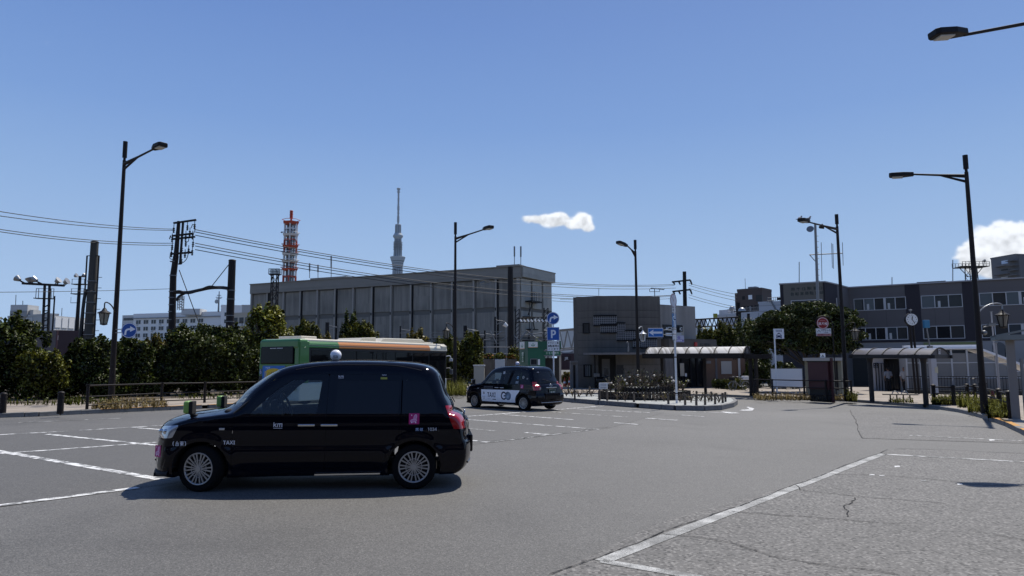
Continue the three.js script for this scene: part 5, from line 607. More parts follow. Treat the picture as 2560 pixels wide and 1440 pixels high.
{ // white office with rows of windows
  const { t, w, y1 } = block('office_building', 'long white office with rows of windows behind the two black poles', 328, 372, 552, 356, 789, whiteWall, { depth: 30, par: 1.6 });
  for (let r = 0; r < 3; r++) for (let i = 0; i < 9; i++) { const u = 2.0 + i * 5.05, y = y1 - 2.0 - r * 3.6; const f = part('window', w.box(u, y - 2.0, u + 3.1, y + 0.1, 0.1, 0.0), winGlass, t); part('frame', w.frame(u - 0.12, y - 2.12, u + 3.22, y + 0.22, 0.14, 0.2, 0), whiteWall, f); part('mullion', w.box(u + 1.45, y - 2, u + 1.6, y + 0.1, 0.18, 0.02), whiteWall, f); if ((i + r) % 3 === 0) part('air_conditioner', w.box(u + 0.3, y - 2.9, u + 1.1, y - 2.2, 0.5, 0.1), paleWall, t); }
  part('roof_room', [new Wall(at(443, 903, 355), at(491, 903, 355)).box(0, y1, 9.6, at(460, 771, 355).y, 8, -10)], paleWall, t); part('ledge', w.box(0, y1 - 1.1, w.len, y1 - 0.75, 0.9, 0), M.grey, t);
  const b = block('office_building', 'taller white stair block at the right end of the long office', 548, 350, 600, 354, 764, whiteWall, { depth: 12 }); for (let r = 0; r < 3; r++) for (let i = 0; i < 3; i++) part('window', b.w.box(1.6 + i * 3.0, b.y1 - 5.5 - r * 3.6, 3.0 + i * 3.0, b.y1 - 3.6 - r * 3.6, 0.1, 0), winGlass, b.t);
  const c = block('apartment_building', 'small pale apartment house with balconies behind the young tree', 575, 140, 632, 138, 785, tanWall, { depth: 8 }); for (let r = 0; r < 2; r++) for (let i = 0; i < 3; i++) { part('window', c.w.box(0.5 + i * 1.5, c.y1 - 1.9 - r * 2.6, 1.5 + i * 1.5, c.y1 - 0.7 - r * 2.6, 0.06, 0), winGlass, c.t); part('balcony', c.w.box(0.4 + i * 1.5, c.y1 - 2.5 - r * 2.6, 1.6 + i * 1.5, c.y1 - 1.95 - r * 2.6, 0.6, 0), paleWall, c.t); }
  const e = block('office_building', 'low pale block with louvred roof, left of the long office', 300, 430, 342, 426, 789, paleWall, { depth: 8 }); for (let r = 0; r < 4; r++) part('window', e.w.box(1, e.y1 - 3 - r * 4, e.w.len - 1, e.y1 - 1.4 - r * 4, 0.1, 0), winGlass, e.t); block('office_building', 'grey block glimpsed between office and long grey building', 600, 170, 628, 170, 765, greyWall, { depth: 8 });
  const m = thing('radio_mast', 'thin roof mast with a dish above the white stair block', 'antenna mast', at(546, 780, 158)), k = 158 / FOC; part('pole', cyl(0.22, 0.1, 52 * k, 0, 0, 0, 8), M.galv, m); part('crossarm', [box(12 * k, 0.14, 0.14, 0, 34 * k, 0), box(16 * k, 0.14, 0.14, 0, 37 * k, 0), box(10 * k, 0.14, 0.14, 0, 42 * k, 0)], M.galv, m); part('dish', new THREE.CylinderGeometry(0.5, 0.3, 0.3, 14).rotateX(1.57).translate(-3 * k, 26 * k, 0.3), M.steel, m);
}
function lattice(name, label, cat, px, topY, botY, d, w0, w1, deck, mat = M.darkMetal) {    // four-legged lattice tower with a railed deck on top
  const o = at(px, botY, d), t = thing(name, label, cat, o), H = at(px, topY, d).y - o.y, n = Math.max(4, Math.round(H / ((w0 + w1) * 0.75))), legs = [[-1, -1], [1, -1], [1, 1], [-1, 1]], P = (i, f) => new V3((legs[i][0] * lerp(w0, w1, f)) / 2, H * f, (legs[i][1] * lerp(w0, w1, f)) / 2);
  for (let i = 0; i < 4; i++) part('leg', beam(P(i, 0), P(i, 1), 0.12, 0.12), mat, t); const br = []; for (let k = 0; k < n; k++) for (let i = 0; i < 4; i++) { br.push(bar(P(i, k / n), P((i + 1) % 4, (k + 1) / n), 0.045, 5), bar(P(i, (k + 1) / n), P((i + 1) % 4, (k + 1) / n), 0.04, 5)); } part('bracing', br, mat, t); t.children.at(-1).userData.kind = 'stuff';
  if (deck) { const [dw, dh] = deck, rl = []; part('deck', box(dw, 0.14, dw * 0.6, 0, H, 0), mat, t); for (const z of [-1, 1]) { rl.push(box(dw, 0.06, 0.06, 0, H + dh, z * dw * 0.3), box(dw, 0.05, 0.05, 0, H + dh * 0.5, z * dw * 0.3)); for (let i = 0; i <= 8; i++) rl.push(box(0.06, dh, 0.06, (i / 8 - 0.5) * dw, H + dh / 2, z * dw * 0.3)); } part('railing', rl.slice(0, rl.length / 2), mat, t); part('railing', rl.slice(rl.length / 2), mat, t); for (const s of [-1, 1]) part('brace', [bar([s * dw * 0.45, H, 0], [s * w1 * 0.5, H - dw * 0.35, 0], 0.07)], mat, t); }
  return t;
}
lattice('lighting_tower', 'lattice lighting tower with railed deck before the left end of the long building', 'lattice tower', 683, 686, 830, 96, 0.8, 0.75, [1.5, 0.75]); lattice('lighting_tower', 'small lattice tower on the white office roof, beside the crowded pole', 'lattice tower', 451, 748, 775, 160, 1.0, 1.0, [1.3, 0.7], M.galv);
lattice('lighting_tower', 'lattice tower with wide railed deck rising behind the right building', 'lattice tower', 2434, 668, 760, 125, 1.6, 1.3, [4.9, 0.85]);
{ // the long grey railway building
  const A = at(627, 903, 116), B = at(1301, 903, 95), C = at(1381, 903, 103), w = new Wall(A, B), s = new Wall(B, C), t = thing('railway_building', 'long windowless grey panelled building across the middle of the picture', 'building', new V3()), yT = at(1301, 669, 95).y, yL = at(627, 711, 116).y, y1 = (yT + yL) / 2, L = w.len;
  const panel = std(1, 1, 1, 0.88, 0, { map: stain(512, [0.225, 0.205, 0.175], 0.22, 3, 61, 0.34) }), rib = std(1, 1, 1, 0.85, 0, { map: stain(256, [0.31, 0.285, 0.25], 0.15, 4, 63, 0.1) }), band = std(0.135, 0.127, 0.112, 0.85), lit = std(1, 1, 1, 0.88, 0, { map: stain(512, [0.36, 0.35, 0.31], 0.14, 3, 65, 0.16) }), par = std(1, 1, 1, 0.88, 0, { map: stain(256, [0.235, 0.215, 0.185], 0.14, 4, 67, 0.1) });  // lit: paler copy of the wall colour, sunlight on the end faces painted in
  const core = []; { const p = [A, B, C, C.clone().add(new V3(-L * 0.905, 0, -L * 0.38))]; const sh = new THREE.Shape(p.map((q) => new THREE.Vector2(q.x, -q.z))); core.push(new THREE.ExtrudeGeometry(sh, { depth: y1 + 0.5, bevelEnabled: false }).rotateX(-Math.PI / 2).translate(0, -1.5, 0)); } part('core_wall', core, band, t);
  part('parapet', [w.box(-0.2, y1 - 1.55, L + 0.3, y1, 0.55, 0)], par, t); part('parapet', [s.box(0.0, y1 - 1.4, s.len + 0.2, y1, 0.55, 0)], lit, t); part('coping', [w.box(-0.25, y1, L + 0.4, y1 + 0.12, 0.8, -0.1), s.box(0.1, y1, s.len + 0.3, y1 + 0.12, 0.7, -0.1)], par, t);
  const nb = 14, rows = [[y1 - 1.7, y1 - 5.5], [y1 - 6.2, y1 - 9.6], [y1 - 10.3, y1 - 14.5], [y1 - 14.9, -1.2]];
  const pg = (u0, u1, a, b) => w.box(u0, b, u1, a, 0.14, 0.0); const uvm = (g, k) => { const u = g.attributes.uv; for (let i = 0; i < u.count; i++) u.setXY(i, u.getX(i) * 0.6 + k * 0.37, u.getY(i) * 0.6 + k * 0.21); return g; };
  for (let i = 0; i < nb; i++) { const u0 = (L * i) / nb + 0.34, u1 = (L * (i + 1)) / nb - 0.34; rows.forEach(([a, b], r) => { if (a > b + 0.2) part('wall_panel', uvm(pg(u0, u1, a, b), i * 3 + r), panel, t); }); const col = part('column', w.box((L * i) / nb - 0.17, -1.2, (L * i) / nb + 0.10, y1 - 1.56, 0.42, 0), rib, t); if (i % 2) part('downpipe', w.box((L * i) / nb + 0.12, -1.2, (L * i) / nb + 0.26, y1 - 1.6, 0.2, 0.1), M.darkMetal, t); for (let r = 0; r < 3; r++) part('vent', w.box((L * i) / nb - 0.12, rows[r][1] - 0.5, (L * i) / nb + 0.04, rows[r][1] - 0.1, 0.05, 0.42), M.black, col); }  // dark strip by every second column stands in for a dark recess
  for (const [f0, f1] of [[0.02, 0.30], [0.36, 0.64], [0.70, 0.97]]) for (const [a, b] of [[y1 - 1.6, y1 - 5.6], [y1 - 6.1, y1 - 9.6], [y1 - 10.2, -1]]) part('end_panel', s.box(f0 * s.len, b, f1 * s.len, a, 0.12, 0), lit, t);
  part('corner_column', [w.box(L - 0.35, -1.2, L + 0.02, y1 - 1.56, 0.44, 0)], rib, t);
  // faded railway letters on two bays
  const jr = (a) => new THREE.MeshStandardMaterial({ transparent: true, roughness: 0.9, map: canvasTex(256, 200, (x) => { x.globalAlpha = a; x.strokeStyle = '#7f93ac'; x.lineWidth = 24; x.lineCap = 'butt'; x.beginPath(); x.moveTo(96, 22); x.lineTo(96, 88); x.quadraticCurveTo(96, 128, 56, 128); x.lineTo(30, 128); x.moveTo(120, 30); x.lineTo(190, 30); x.quadraticCurveTo(222, 34, 216, 58); x.quadraticCurveTo(210, 80, 130, 80); x.lineTo(218, 134); x.stroke(); write(x, '口口口口', 128, 168, 36, '#7f93ac'); }) });
  { const a = w.hit(1196, 716), b = w.hit(1236, 688); part('railway_letters', w.plate(a[0], a[1], b[0], b[1], 0.16), jr(0.5), t); const c = w.hit(678, 742), e = w.hit(704, 722); part('railway_letters', w.plate(c[0], c[1], e[0], e[1], 0.16), jr(0.35), t); }
  const pr = (px0, px1, d0, d1, py, dep, off) => { const q = new Wall(at(px0, 903, d0), at(px1, 903, d1)); part('roof_room', q.box(0, y1 - 0.2, q.len, at((px0 + px1) / 2, py, (d0 + d1) / 2).y, dep, -dep), par, t); };
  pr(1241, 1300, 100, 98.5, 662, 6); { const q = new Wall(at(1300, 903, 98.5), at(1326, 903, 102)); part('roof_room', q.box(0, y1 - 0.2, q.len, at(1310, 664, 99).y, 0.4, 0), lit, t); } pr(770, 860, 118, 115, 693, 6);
  const ant = (px, py0, py1, d, dd) => { const a = at(px, py0, d), b = at(px, py1, d); part('antenna', [bar(a, b, 0.06, 6), bar(a.clone().lerp(b, 0.45), b, 0.13, 6)], M.galv, t); }; ant(1286, 662, 616, 99); ant(1302, 664, 616, 99); ant(774, 695, 658, 117); ant(795, 695, 662, 117); ant(828, 695, 640, 117, 0);
  // rusty stair and platforms on the end wall
  const st = part('stair', [s.box(1.2, 9.9, 4.2, 10.1, 1.1, 0.1), s.box(0.4, 7.7, 2.4, 7.85, 1.0, 0.1), s.box(1.4, 6.0, 3.2, 6.15, 1.0, 0.1), s.box(0.3, 4.4, 2.0, 4.55, 1.0, 0.1), bar(s.pt(0.8, 8.0, 0.8), s.pt(2.2, 10, 0.8), 0.07), bar(s.pt(2.0, 7.8, 0.8), s.pt(2.6, 6.1, 0.8), 0.07), bar(s.pt(0.7, 4.6, 0.8), s.pt(1.6, 6.1, 0.8), 0.07), ...[0, 1, 2, 3, 4, 5].map((i) => bar(s.pt(1.2 + i * 0.5, 10.1, 1.1), s.pt(1.2 + i * 0.5, 11.3, 1.1), 0.035)), bar(s.pt(1.2, 11.3, 1.1), s.pt(3.9, 11.3, 1.1), 0.035), bar(s.pt(1.0, -1, 0.9), s.pt(1.0, 10, 0.9), 0.05)], M.darkMetal, t); st.userData.kind = 'stuff'; part('yellow_notice', s.box(2.0, 3.6, 2.7, 5.0, 0.06, 1.3), std(0.35, 0.34, 0.12, 0.7), t);
}
{ // red and white radio tower behind it
  const d = 300, k = d / FOC, o = at(723, 720, d), t = thing('radio_tower', 'red and white radio tower with stacked platforms, behind the long grey building', 'radio tower', new V3(o.x, -2, -d)), Y = (py) => at(723, py, d).y + 2, red = std(0.40, 0.05, 0.018, 0.6), wht = std(0.62, 0.62, 0.62, 0.6);
  const lv = [[771, 713, red], [713, 690, red], [690, 674.5, wht], [674.5, 655, wht], [655, 636, wht], [636, 617, red], [617, 602, red], [602, 588, wht], [588, 560, wht]], hw = (py) => lerp(17.2, 16.5, (771 - py) / 210) * k;
  for (const [a, b, m] of lv) for (let i = 0; i < 6; i++) { const f = (i / 6) * 6.283 + 0.35, r = hw(a); part('leg', bar([Math.cos(f) * r, Y(a), Math.sin(f) * r], [Math.cos(f) * hw(b), Y(b), Math.sin(f) * hw(b)], 0.28, 6), m, t); }
  for (const [py, m, hgt, big] of [[558, red, 8, 22], [588, wht, 6.5, 22], [617, red, 6, 22], [636, wht, 6, 22.4], [655, wht, 5, 22.4], [674.5, red, 5.5, 22.4]]) { part('platform', [new THREE.CylinderGeometry(big * k, (big - 3) * k, hgt * k * 0.8, 6).rotateY(0.35).translate(0, Y(py), 0)], m, t); part('railing', new THREE.TorusGeometry(big * k, 0.12, 5, 6).rotateX(1.5708).rotateY(0.35).translate(0, Y(py - hgt), 0), m, t); } for (const [py, m] of [[600, red], [692, red], [573, wht]]) part('brace_ring', new THREE.CylinderGeometry(17 * k, 17 * k, 3 * k, 6, 1, true).rotateY(0.35).translate(0, Y(py), 0), m, t);
  part('core', [cyl(1.1, 0.8, Y(560), 0, 0, 0, 8), cyl(0.5, 0.5, Y(560), 1.6, 0, 0.4, 8), cyl(0.5, 0.5, Y(560), -1.5, 0, -0.5, 8)], M.galv, t); part('top_mast', [cyl(0.5, 0.35, 52 * 0.55 * k, 0, Y(557), 0, 8)], red, t); for (const py of [528, 532, 536, 540, 544]) part('antenna_ring', new THREE.TorusGeometry(2.6 * k, 0.35, 6, 12).rotateX(1.5708).translate(0, Y(py), 0), red, t); part('top_mast_tip', cyl(0.3, 0.12, 14 * k, 0, Y(543), 0, 6), red, t); part('dish', [new THREE.CylinderGeometry(2.6 * k, 1.6 * k, 1.4 * k, 14).rotateX(1.2).translate(-21 * k, Y(582), 1)], M.grey, t);
}
{ // the tall broadcasting tower far off
  const d = 2500, k = d / FOC, o = at(991, 903, d), t = thing('broadcast_tower', 'very tall pale blue-grey broadcasting tower with two decks and a spire, far away', 'tower', new V3(o.x, -20, -d)), Y = (py) => at(991, py, d).y + 20, m = std(0.29, 0.34, 0.38, 0.7), dk = std(0.11, 0.14, 0.165, 0.7), L = (rows, mm, n) => part(n, lathe(rows.map(([r, py]) => [r * k, Y(py)]), 28), mm, t);
  L([[16, 903], [12.5, 760], [11.2, 690], [11.0, 671], [12.5, 668]], dk, 'inner_shaft'); for (let i = 0; i < 16; i++) { const f = (i / 16) * 6.283; part('shaft_rib', bar([Math.cos(f) * 17 * k, 0, Math.sin(f) * 17 * k], [Math.cos(f) * 11.4 * k, Y(668), Math.sin(f) * 11.4 * k], 2.2, 6), m, t); }
  L([[12, 670], [14.2, 663], [14.6, 660.5]], m, 'lower_deck_base'); L([[13.8, 661], [14.4, 657.5]], dk, 'lower_deck_windows'); L([[14.8, 658], [15.4, 655.5], [15.2, 655]], m, 'lower_deck_ring'); L([[14.7, 656], [16.4, 652]], dk, 'lower_deck_windows'); L([[16.6, 652.5], [18.6, 645], [19.3, 644], [19.3, 643], [19, 642.6], [11, 642.4]], m, 'lower_deck');
  L([[10.6, 643], [10, 635], [8.2, 612], [8, 596]], dk, 'middle_shaft'); for (let i = 0; i < 12; i++) { const f = (i / 12) * 6.283 + 0.1; part('shaft_rib', bar([Math.cos(f) * 10.6 * k, Y(643), Math.sin(f) * 10.6 * k], [Math.cos(f) * 8.3 * k, Y(597), Math.sin(f) * 8.3 * k], 1.2, 5), m, t); } for (const py of [606, 610, 613, 617, 620, 624]) part('antenna_row', new THREE.TorusGeometry(11 * k, 1.0, 5, 20).rotateX(1.5708).translate(0, Y(py), 0), dk, t);
  L([[8, 598], [10, 595.5], [11.6, 593.5], [12.6, 592], [12.8, 589], [11.8, 587.8], [9.6, 586], [9.4, 583.5], [7, 583]], m, 'upper_deck'); L([[11.9, 592.8], [12.3, 590.5]], dk, 'upper_deck_windows'); L([[7.2, 583.5], [6.8, 564], [7.6, 562.5], [7.4, 561.5], [2, 561.2]], m, 'crown_drum'); for (let i = 0; i < 10; i++) { const f = (i / 10) * 6.283; part('drum_rib', bar([Math.cos(f) * 7.3 * k, Y(583), Math.sin(f) * 7.3 * k], [Math.cos(f) * 7.0 * k, Y(564), Math.sin(f) * 7.0 * k], 1.0, 5), dk, t); }
  L([[2.4, 561.5], [2.2, 557], [3.2, 555], [3, 543], [3.4, 542], [2.5, 540], [2.3, 534], [3.6, 533], [2.3, 531.5], [2.4, 527], [3, 525], [3, 516], [2.3, 514], [2.6, 511], [2.2, 508], [2.4, 504], [2.6, 496], [2.2, 494], [2.4, 486], [2.2, 482], [3.8, 481.2], [3.8, 478.2], [2.4, 477.5], [2.6, 476], [4.6, 473], [5.0, 471.5], [4.6, 470.6], [0.2, 470.5]], m, 'spire');
}
// ---------------------------------------------------------------- railway yard between the long building and the police box
function latticeBeam(p, q, h, n, r = 0.05) { const out = [], up = new V3(0, h, 0); out.push(bar(p, q, r, 5), bar(p.clone().add(up), q.clone().add(up), r, 5)); for (let i = 0; i < n; i++) { const a = p.clone().lerp(q, i / n), b = p.clone().lerp(q, (i + 1) / n); out.push(bar(i % 2 ? a.clone().add(up) : a, i % 2 ? b : b.clone().add(up), r * 0.7, 5)); } return out; }
{
  const t = thing('railway_gantry', 'lattice railway gantry with white insulators before the end of the long building', 'gantry', new V3()), d = 78; const P = (x, y, z = 0) => at(x, y, d).add(new V3(0, 0, z));
  for (const [x, ty] of [[1293, 772], [1365, 770]]) { const a = P(x - 5, 915), b = P(x - 5, ty), c = P(x + 5, 915), e = P(x + 5, ty); const br = []; for (let i = 0; i < 14; i++) br.push(bar(a.clone().lerp(b, i / 14), c.clone().lerp(e, (i + 1) / 14), 0.035, 5)); const m = part('mast', [bar(a, b, 0.07, 6), bar(c, e, 0.07, 6), ...br], M.darkMetal, t); m.userData.kind = 'stuff'; }
  part('beam', latticeBeam(P(1290, 806), P(1370, 803), 0.5, 16), M.darkMetal, t).userData.kind = 'stuff'; for (let i = 0; i < 8; i++) part('insulator', bar(P(1300 + i * 9, 799 + (i % 2), 0.3), P(1304 + i * 9, 805, 0.3), 0.09, 8), M.signWhite, t);
  part('lower_arm', [bar(P(1296, 840), P(1362, 832), 0.06), bar(P(1330, 803), P(1330, 842), 0.05), bar(P(1318, 842), P(1332, 820), 0.05)], M.galv, t);
}
{ const d = 70, o = base0(1277, d), t = thing('utility_pole', 'straight black pole in front of the long building corner, floodlight beside it', 'utility pole', o); part('shaft', cyl(0.36, 0.28, rel(o, 1279, 667, d).y, 0, 0, 0, 18), M.poleBrown, t); part('cross_bolts', [0, 1, 2].map((i) => box(0.9, 0.06, 0.06, 0, 6.5 + i * 0.9, 0)), M.galv, t); const f = thing('floodlight', 'white floodlight on a thin post left of the black pole', 'floodlight', at(1264, 813, 68)); part('lamp', new THREE.CylinderGeometry(0.26, 0.14, 0.4, 16).rotateZ(0.9), M.whiteMetal, f); part('post', bar([0.05, -0.15, 0], [0.1, -5, 0], 0.06), M.galv, f); }
for (const [px, ty, d, w, l] of [[816, 806, 86, 0.28, 'short dark railway post left of the middle shrubs'], [1000, 815, 86, 0.12, 'thin railway post above the bus roof unit'], [1163, 814, 84, 0.28, 'short dark railway post left of the lantern lamp'], [1212, 826, 80, 0.12, 'thin railway post right of the round green tree'], [1238, 792, 84, 0.14, 'slim railway post below the letters on the long building']]) { const o = base0(px, d), t = thing('railway_post', l, 'post', o); part('post', cyl(w, w * 0.85, rel(o, px, ty, d).y, 0, 0, 0, 10), M.darkMetal, t); part('bracket', [bar([0, rel(o, px, ty + 8, d).y, 0], [1.2, rel(o, px, ty + 12, d).y, 0], 0.05), bar([0, rel(o, px, ty + 20, d).y, 0], [1.2, rel(o, px, ty + 12, d).y, 0], 0.04)], M.galv, t); }
{ // wires and pipes of the overhead line in the yard
  const out = []; for (const [y, d] of [[829, 80], [836, 82], [842, 78], [850, 76], [858, 79], [866, 75]]) out.push(bar(at(960, y + 4, d + 6), at(1400, y - 2, d), 0.03, 5)); for (let i = 0; i < 14; i++) out.push(bar(at(1180 + i * 15, 826 + (i % 3) * 12, 77), at(1196 + i * 15, 828 + (i % 4) * 10, 77), 0.07, 6)); solo('overhead_wires', out, M.galv, 'tangle of overhead railway wires and pipes below the long building', 'wires').userData.kind = 'stuff';
  const f = thing('yard_fence', 'grey mesh fence along the railway behind the taxis', 'fence', new V3()); for (let i = 0; i <= 10; i++) part('post', bar(at(960 + i * 44, 905, 66), at(960 + i * 44, 868, 66), 0.05), M.galv, f); part('rail', [bar(at(955, 868, 66), at(1405, 868, 66), 0.035)], M.galv, f); part('rail', [bar(at(955, 885, 66), at(1405, 885, 66), 0.03)], M.galv, f);
  // maroon railway containers with letters
  const mar = std(0.05, 0.022, 0.027, 0.55), jt = canvasTex(128, 64, (x) => { x.fillStyle = '#2a191c'; x.fillRect(0, 0, 128, 64); x.fillStyle = '#d8d8d8'; x.font = 'bold 50px sans-serif'; x.textAlign = 'center'; x.textBaseline = 'middle'; x.fillText('JR', 64, 34); });
  for (const [px0, px1, d, ty, by, lx, l] of [[1396, 1475, 74, 884, 925, 1416, 'maroon railway container with white JR letters, left of the police box'], [1215, 1280, 76, 886, 922, 1246, 'maroon railway container with JR letters behind the second taxi']]) { const w = new Wall(at(px0, 903, d), at(px1, 903, d)), t = thing('freight_container', l, 'container', new V3()), y1 = at(px0, ty, d).y, y0 = at(px0, by, d).y; part('body', w.box(0, y0, w.len, y1, 2.4, -2.4), mar, t); for (let i = 0; i < 10; i++) part('rib', w.box((i * w.len) / 10 + 0.05, y0 + 0.1, (i * w.len) / 10 + 0.16, y1 - 0.1, 0.05, 0), mar, t); const u = w.hit(lx, ty + 11)[0]; part('lettering', w.plate(u - 0.5, y1 - 0.75, u + 0.5, y1 - 0.25, 0.07), print(jt), t); part('top_rail', [w.box(0.2, y1, w.len - 0.2, y1 + 0.12, 0.2, -0.3)], M.galv, t); }
  // cluttered lot beside the police box: cones and a low rope
  for (const [px, py, l] of [[1412, 966, 'orange cone by the gate pillar, left one'], [1424, 964, 'orange cone by the gate pillar, right one']]) { const t = thing('traffic_cone', l, 'traffic cone', at(px, py, 56)); part('cone', [lathe([[0.17, 0], [0.03, 0.68], [0.005, 0.7]], 16)], std(0.55, 0.10, 0.03, 0.5), t); part('base', box(0.38, 0.03, 0.38, 0, -0.01, 0), M.rubber, t); part('band', lathe([[0.121, 0.25], [0.09, 0.4]], 16), M.signWhite, t); }
  bush('yard_shrub', 'scruffy yellow-green shrub between booth and gate pillar', 'shrub', 1415, 62, 932, 16, { seed: 83, mat: M.leafYellow, max: 3000, leaf: 0.13 }); bush('yard_shrub', 'small bush left of the green bank booth', 'shrub', 1284, 58, 872, 17, { seed: 85, mat: M.leafMid, max: 4000, leaf: 0.13 });
}
{ // pale truss girder left of the police box, dark truss right of it
  const t = thing('truss_girder', 'pale grey truss girder seen left of the police box', 'truss', new V3()); part('truss', latticeBeam(at(1390, 872, 112), at(1500, 864, 108), 3.0, 11, 0.13), M.steel, t).userData.kind = 'stuff'; part('truss', latticeBeam(at(1390, 876, 116), at(1500, 868, 112), 3.2, 11, 0.12), M.steel, t).userData.kind = 'stuff'; part('diagonal', [bar(at(1392, 872, 111), at(1420, 892, 111), 0.12), bar(at(1444, 872, 110), at(1405, 893, 110), 0.12)], M.steel, t);
  const u = thing('truss_girder', 'dark truss girder spanning over the trees right of the police box', 'truss', new V3()); part('truss', latticeBeam(at(1728, 818, 88), at(1846, 812, 84), 0.95, 22, 0.09), M.darkMetal, u).userData.kind = 'stuff'; part('truss', latticeBeam(at(1728, 818, 89.2), at(1846, 812, 85.2), 0.95, 22, 0.09), M.darkMetal, u).userData.kind = 'stuff'; part('support', [bar(at(1788, 815, 87), at(1796, 860, 87), 0.12), bar(at(1800, 815, 87), at(1806, 860, 87), 0.12)], M.darkMetal, u);
  block('apartment_building', 'far pale block above the truss, left of the police box', 1405, 420, 1446, 420, 826, paleWall, { depth: 30 });
}
{ // green bank machine booth
  const g = std(0.012, 0.115, 0.06, 0.45), gd = std(0.010, 0.085, 0.048, 0.45), w = new Wall(at(1320, 903, 47), at(1403, 903, 47)), s = new Wall(at(1299, 903, 48.6), at(1320, 903, 47)), t = thing('bank_booth', 'green bank machine booth with white swooshes behind the second taxi', 'booth', new V3()), y1 = at(1350, 853, 47).y, ym = at(1350, 873, 47).y, g0 = -0.7;
  part('wall', w.box(0, g0, w.len * 0.52, ym, 1.8, -1.8), g, t); part('side_wall', s.box(0, g0, s.len, ym, 0.1, -0.1), gd, t); part('header', [w.box(0, ym, w.len, y1, 1.8, -1.78)], gd, t); part('header_side', s.box(0, ym, s.len + 0.02, y1, 0.12, -0.09), gd, t); part('entrance', w.box(w.len * 0.53, g0, w.len, ym - 0.6, 1.0, -1.6), M.black, t); part('doorpost', w.box(w.len * 0.94, g0, w.len, ym - 0.4, 0.2, -0.2), tanWall, t);
  const sw = canvasTex(128, 96, (x) => { x.fillStyle = '#d9dcda'; x.fillRect(0, 0, 128, 96); x.strokeStyle = '#2c7a58'; x.lineWidth = 9; x.beginPath(); x.moveTo(64, 22); x.lineTo(64, 66); x.moveTo(40, 44); x.quadraticCurveTo(42, 70, 64, 70); x.quadraticCurveTo(86, 70, 88, 44); x.stroke(); x.fillStyle = '#e0a46a'; x.fillRect(0, 88, 128, 8); });
  { const a = w.hit(1321, 869), b = w.hit(1344, 854.5), c = s.hit(1301, 873), e = s.hit(1313, 854); part('white_swoosh', w.plate(a[0], a[1], b[0], b[1], 0.03), print(sw), t); part('white_swoosh', s.plate(c[0], c[1], e[0], e[1], 0.05), print(sw), t); }
  { const c = s.hit(1304, 906), e = s.hit(1311, 880); part('lettering', s.plate(c[0], c[1], e[0], e[1], 0.03), print(canvasTex(64, 240, (x) => { x.fillStyle = '#0f5a3a'; x.fillRect(0, 0, 64, 240); ['銀', '行', 'A', 'T', 'M'].forEach((ch, i) => write(x, ch, 32, 26 + i * 47, 42, '#dfe6e0', 0.13)); })), t); }
  { const a = w.hit(1360, 888), b = w.hit(1401, 878); part('sign_board', w.plate(a[0], a[1], b[0], b[1], 0.08), print(canvasTex(320, 80, (x) => { x.fillStyle = '#14603f'; x.fillRect(0, 0, 320, 80); write(x, 'りそな銀行', 160, 40, 46, '#d8e2da', 0.11, 1.12); })), t); part('sign_frame', [w.box(a[0], a[1] - 0.08, b[0], a[1], 0.1, 0), w.box(a[0], b[1], b[0], b[1] + 0.08, 0.1, 0)], M.galv, t); }
  { const a = w.hit(1327, 912), b = w.hit(1342, 898); part('window', [w.box(a[0], a[1], b[0], b[1], 0.03, 0.01)], winGlass, t); part('window_frame', w.frame(a[0] - 0.04, a[1] - 0.04, b[0] + 0.04, b[1] + 0.04, 0.05, 0.06, 0), M.galv, t); part('notice', w.plate(w.len * 0.3, b[1] - 0.4, w.len * 0.36, b[1], 0.02), M.signWhite, t); }
}
for (const [px, l, c] of [[1222, 'flower box with orange flowers, nearest the round green tree', [0.6, 0.14, 0.04]], [1250, 'white flower box with green plants, middle one behind the taxi', [0.2, 0.28, 0.05]], [1279, 'flower box with orange flowers right beside the green booth', [0.6, 0.2, 0.05]]]) {
  const p = at(px, 903, 42), o = onG(p.x, -42, PAVE), t = thing('flower_box', l, 'planter', o); const y = at(px, 898, 42).y - o.y; part('box', rbox(0.62, y, 0.4, 0.03, 0, y / 2, 0), c[0] > 0.5 ? M.wood : paleWall, t); part('soil', box(0.54, 0.02, 0.32, 0, y, 0), M.soil, t); part('plant', leaves([[0, y + 0.17, 0, 0.32, 0.2, 0.24]], 420, 0.07, px), M.leafMid, t); if (c[0] > 0.5) part('flower', leaves([[0, y + 0.16, 0.05, 0.33, 0.14, 0.26]], 90, 0.07, px + 1, 0.2, 1.1), std(...c, 0.7, 0, { side: THREE.DoubleSide }), t);
}
{ const p = at(1198, 903, 41), t = thing('gate_pillar', 'tan stone pillar with white edge behind the second taxi bonnet', 'pillar', onG(p.x, -41, PAVE)); part('pillar', rbox(0.62, 1.6, 0.4, 0.02, 0, 0.8, 0), tanWall, t); part('cap', rbox(0.7, 0.08, 0.48, 0.02, 0, 1.63, 0), paleWall, t); }

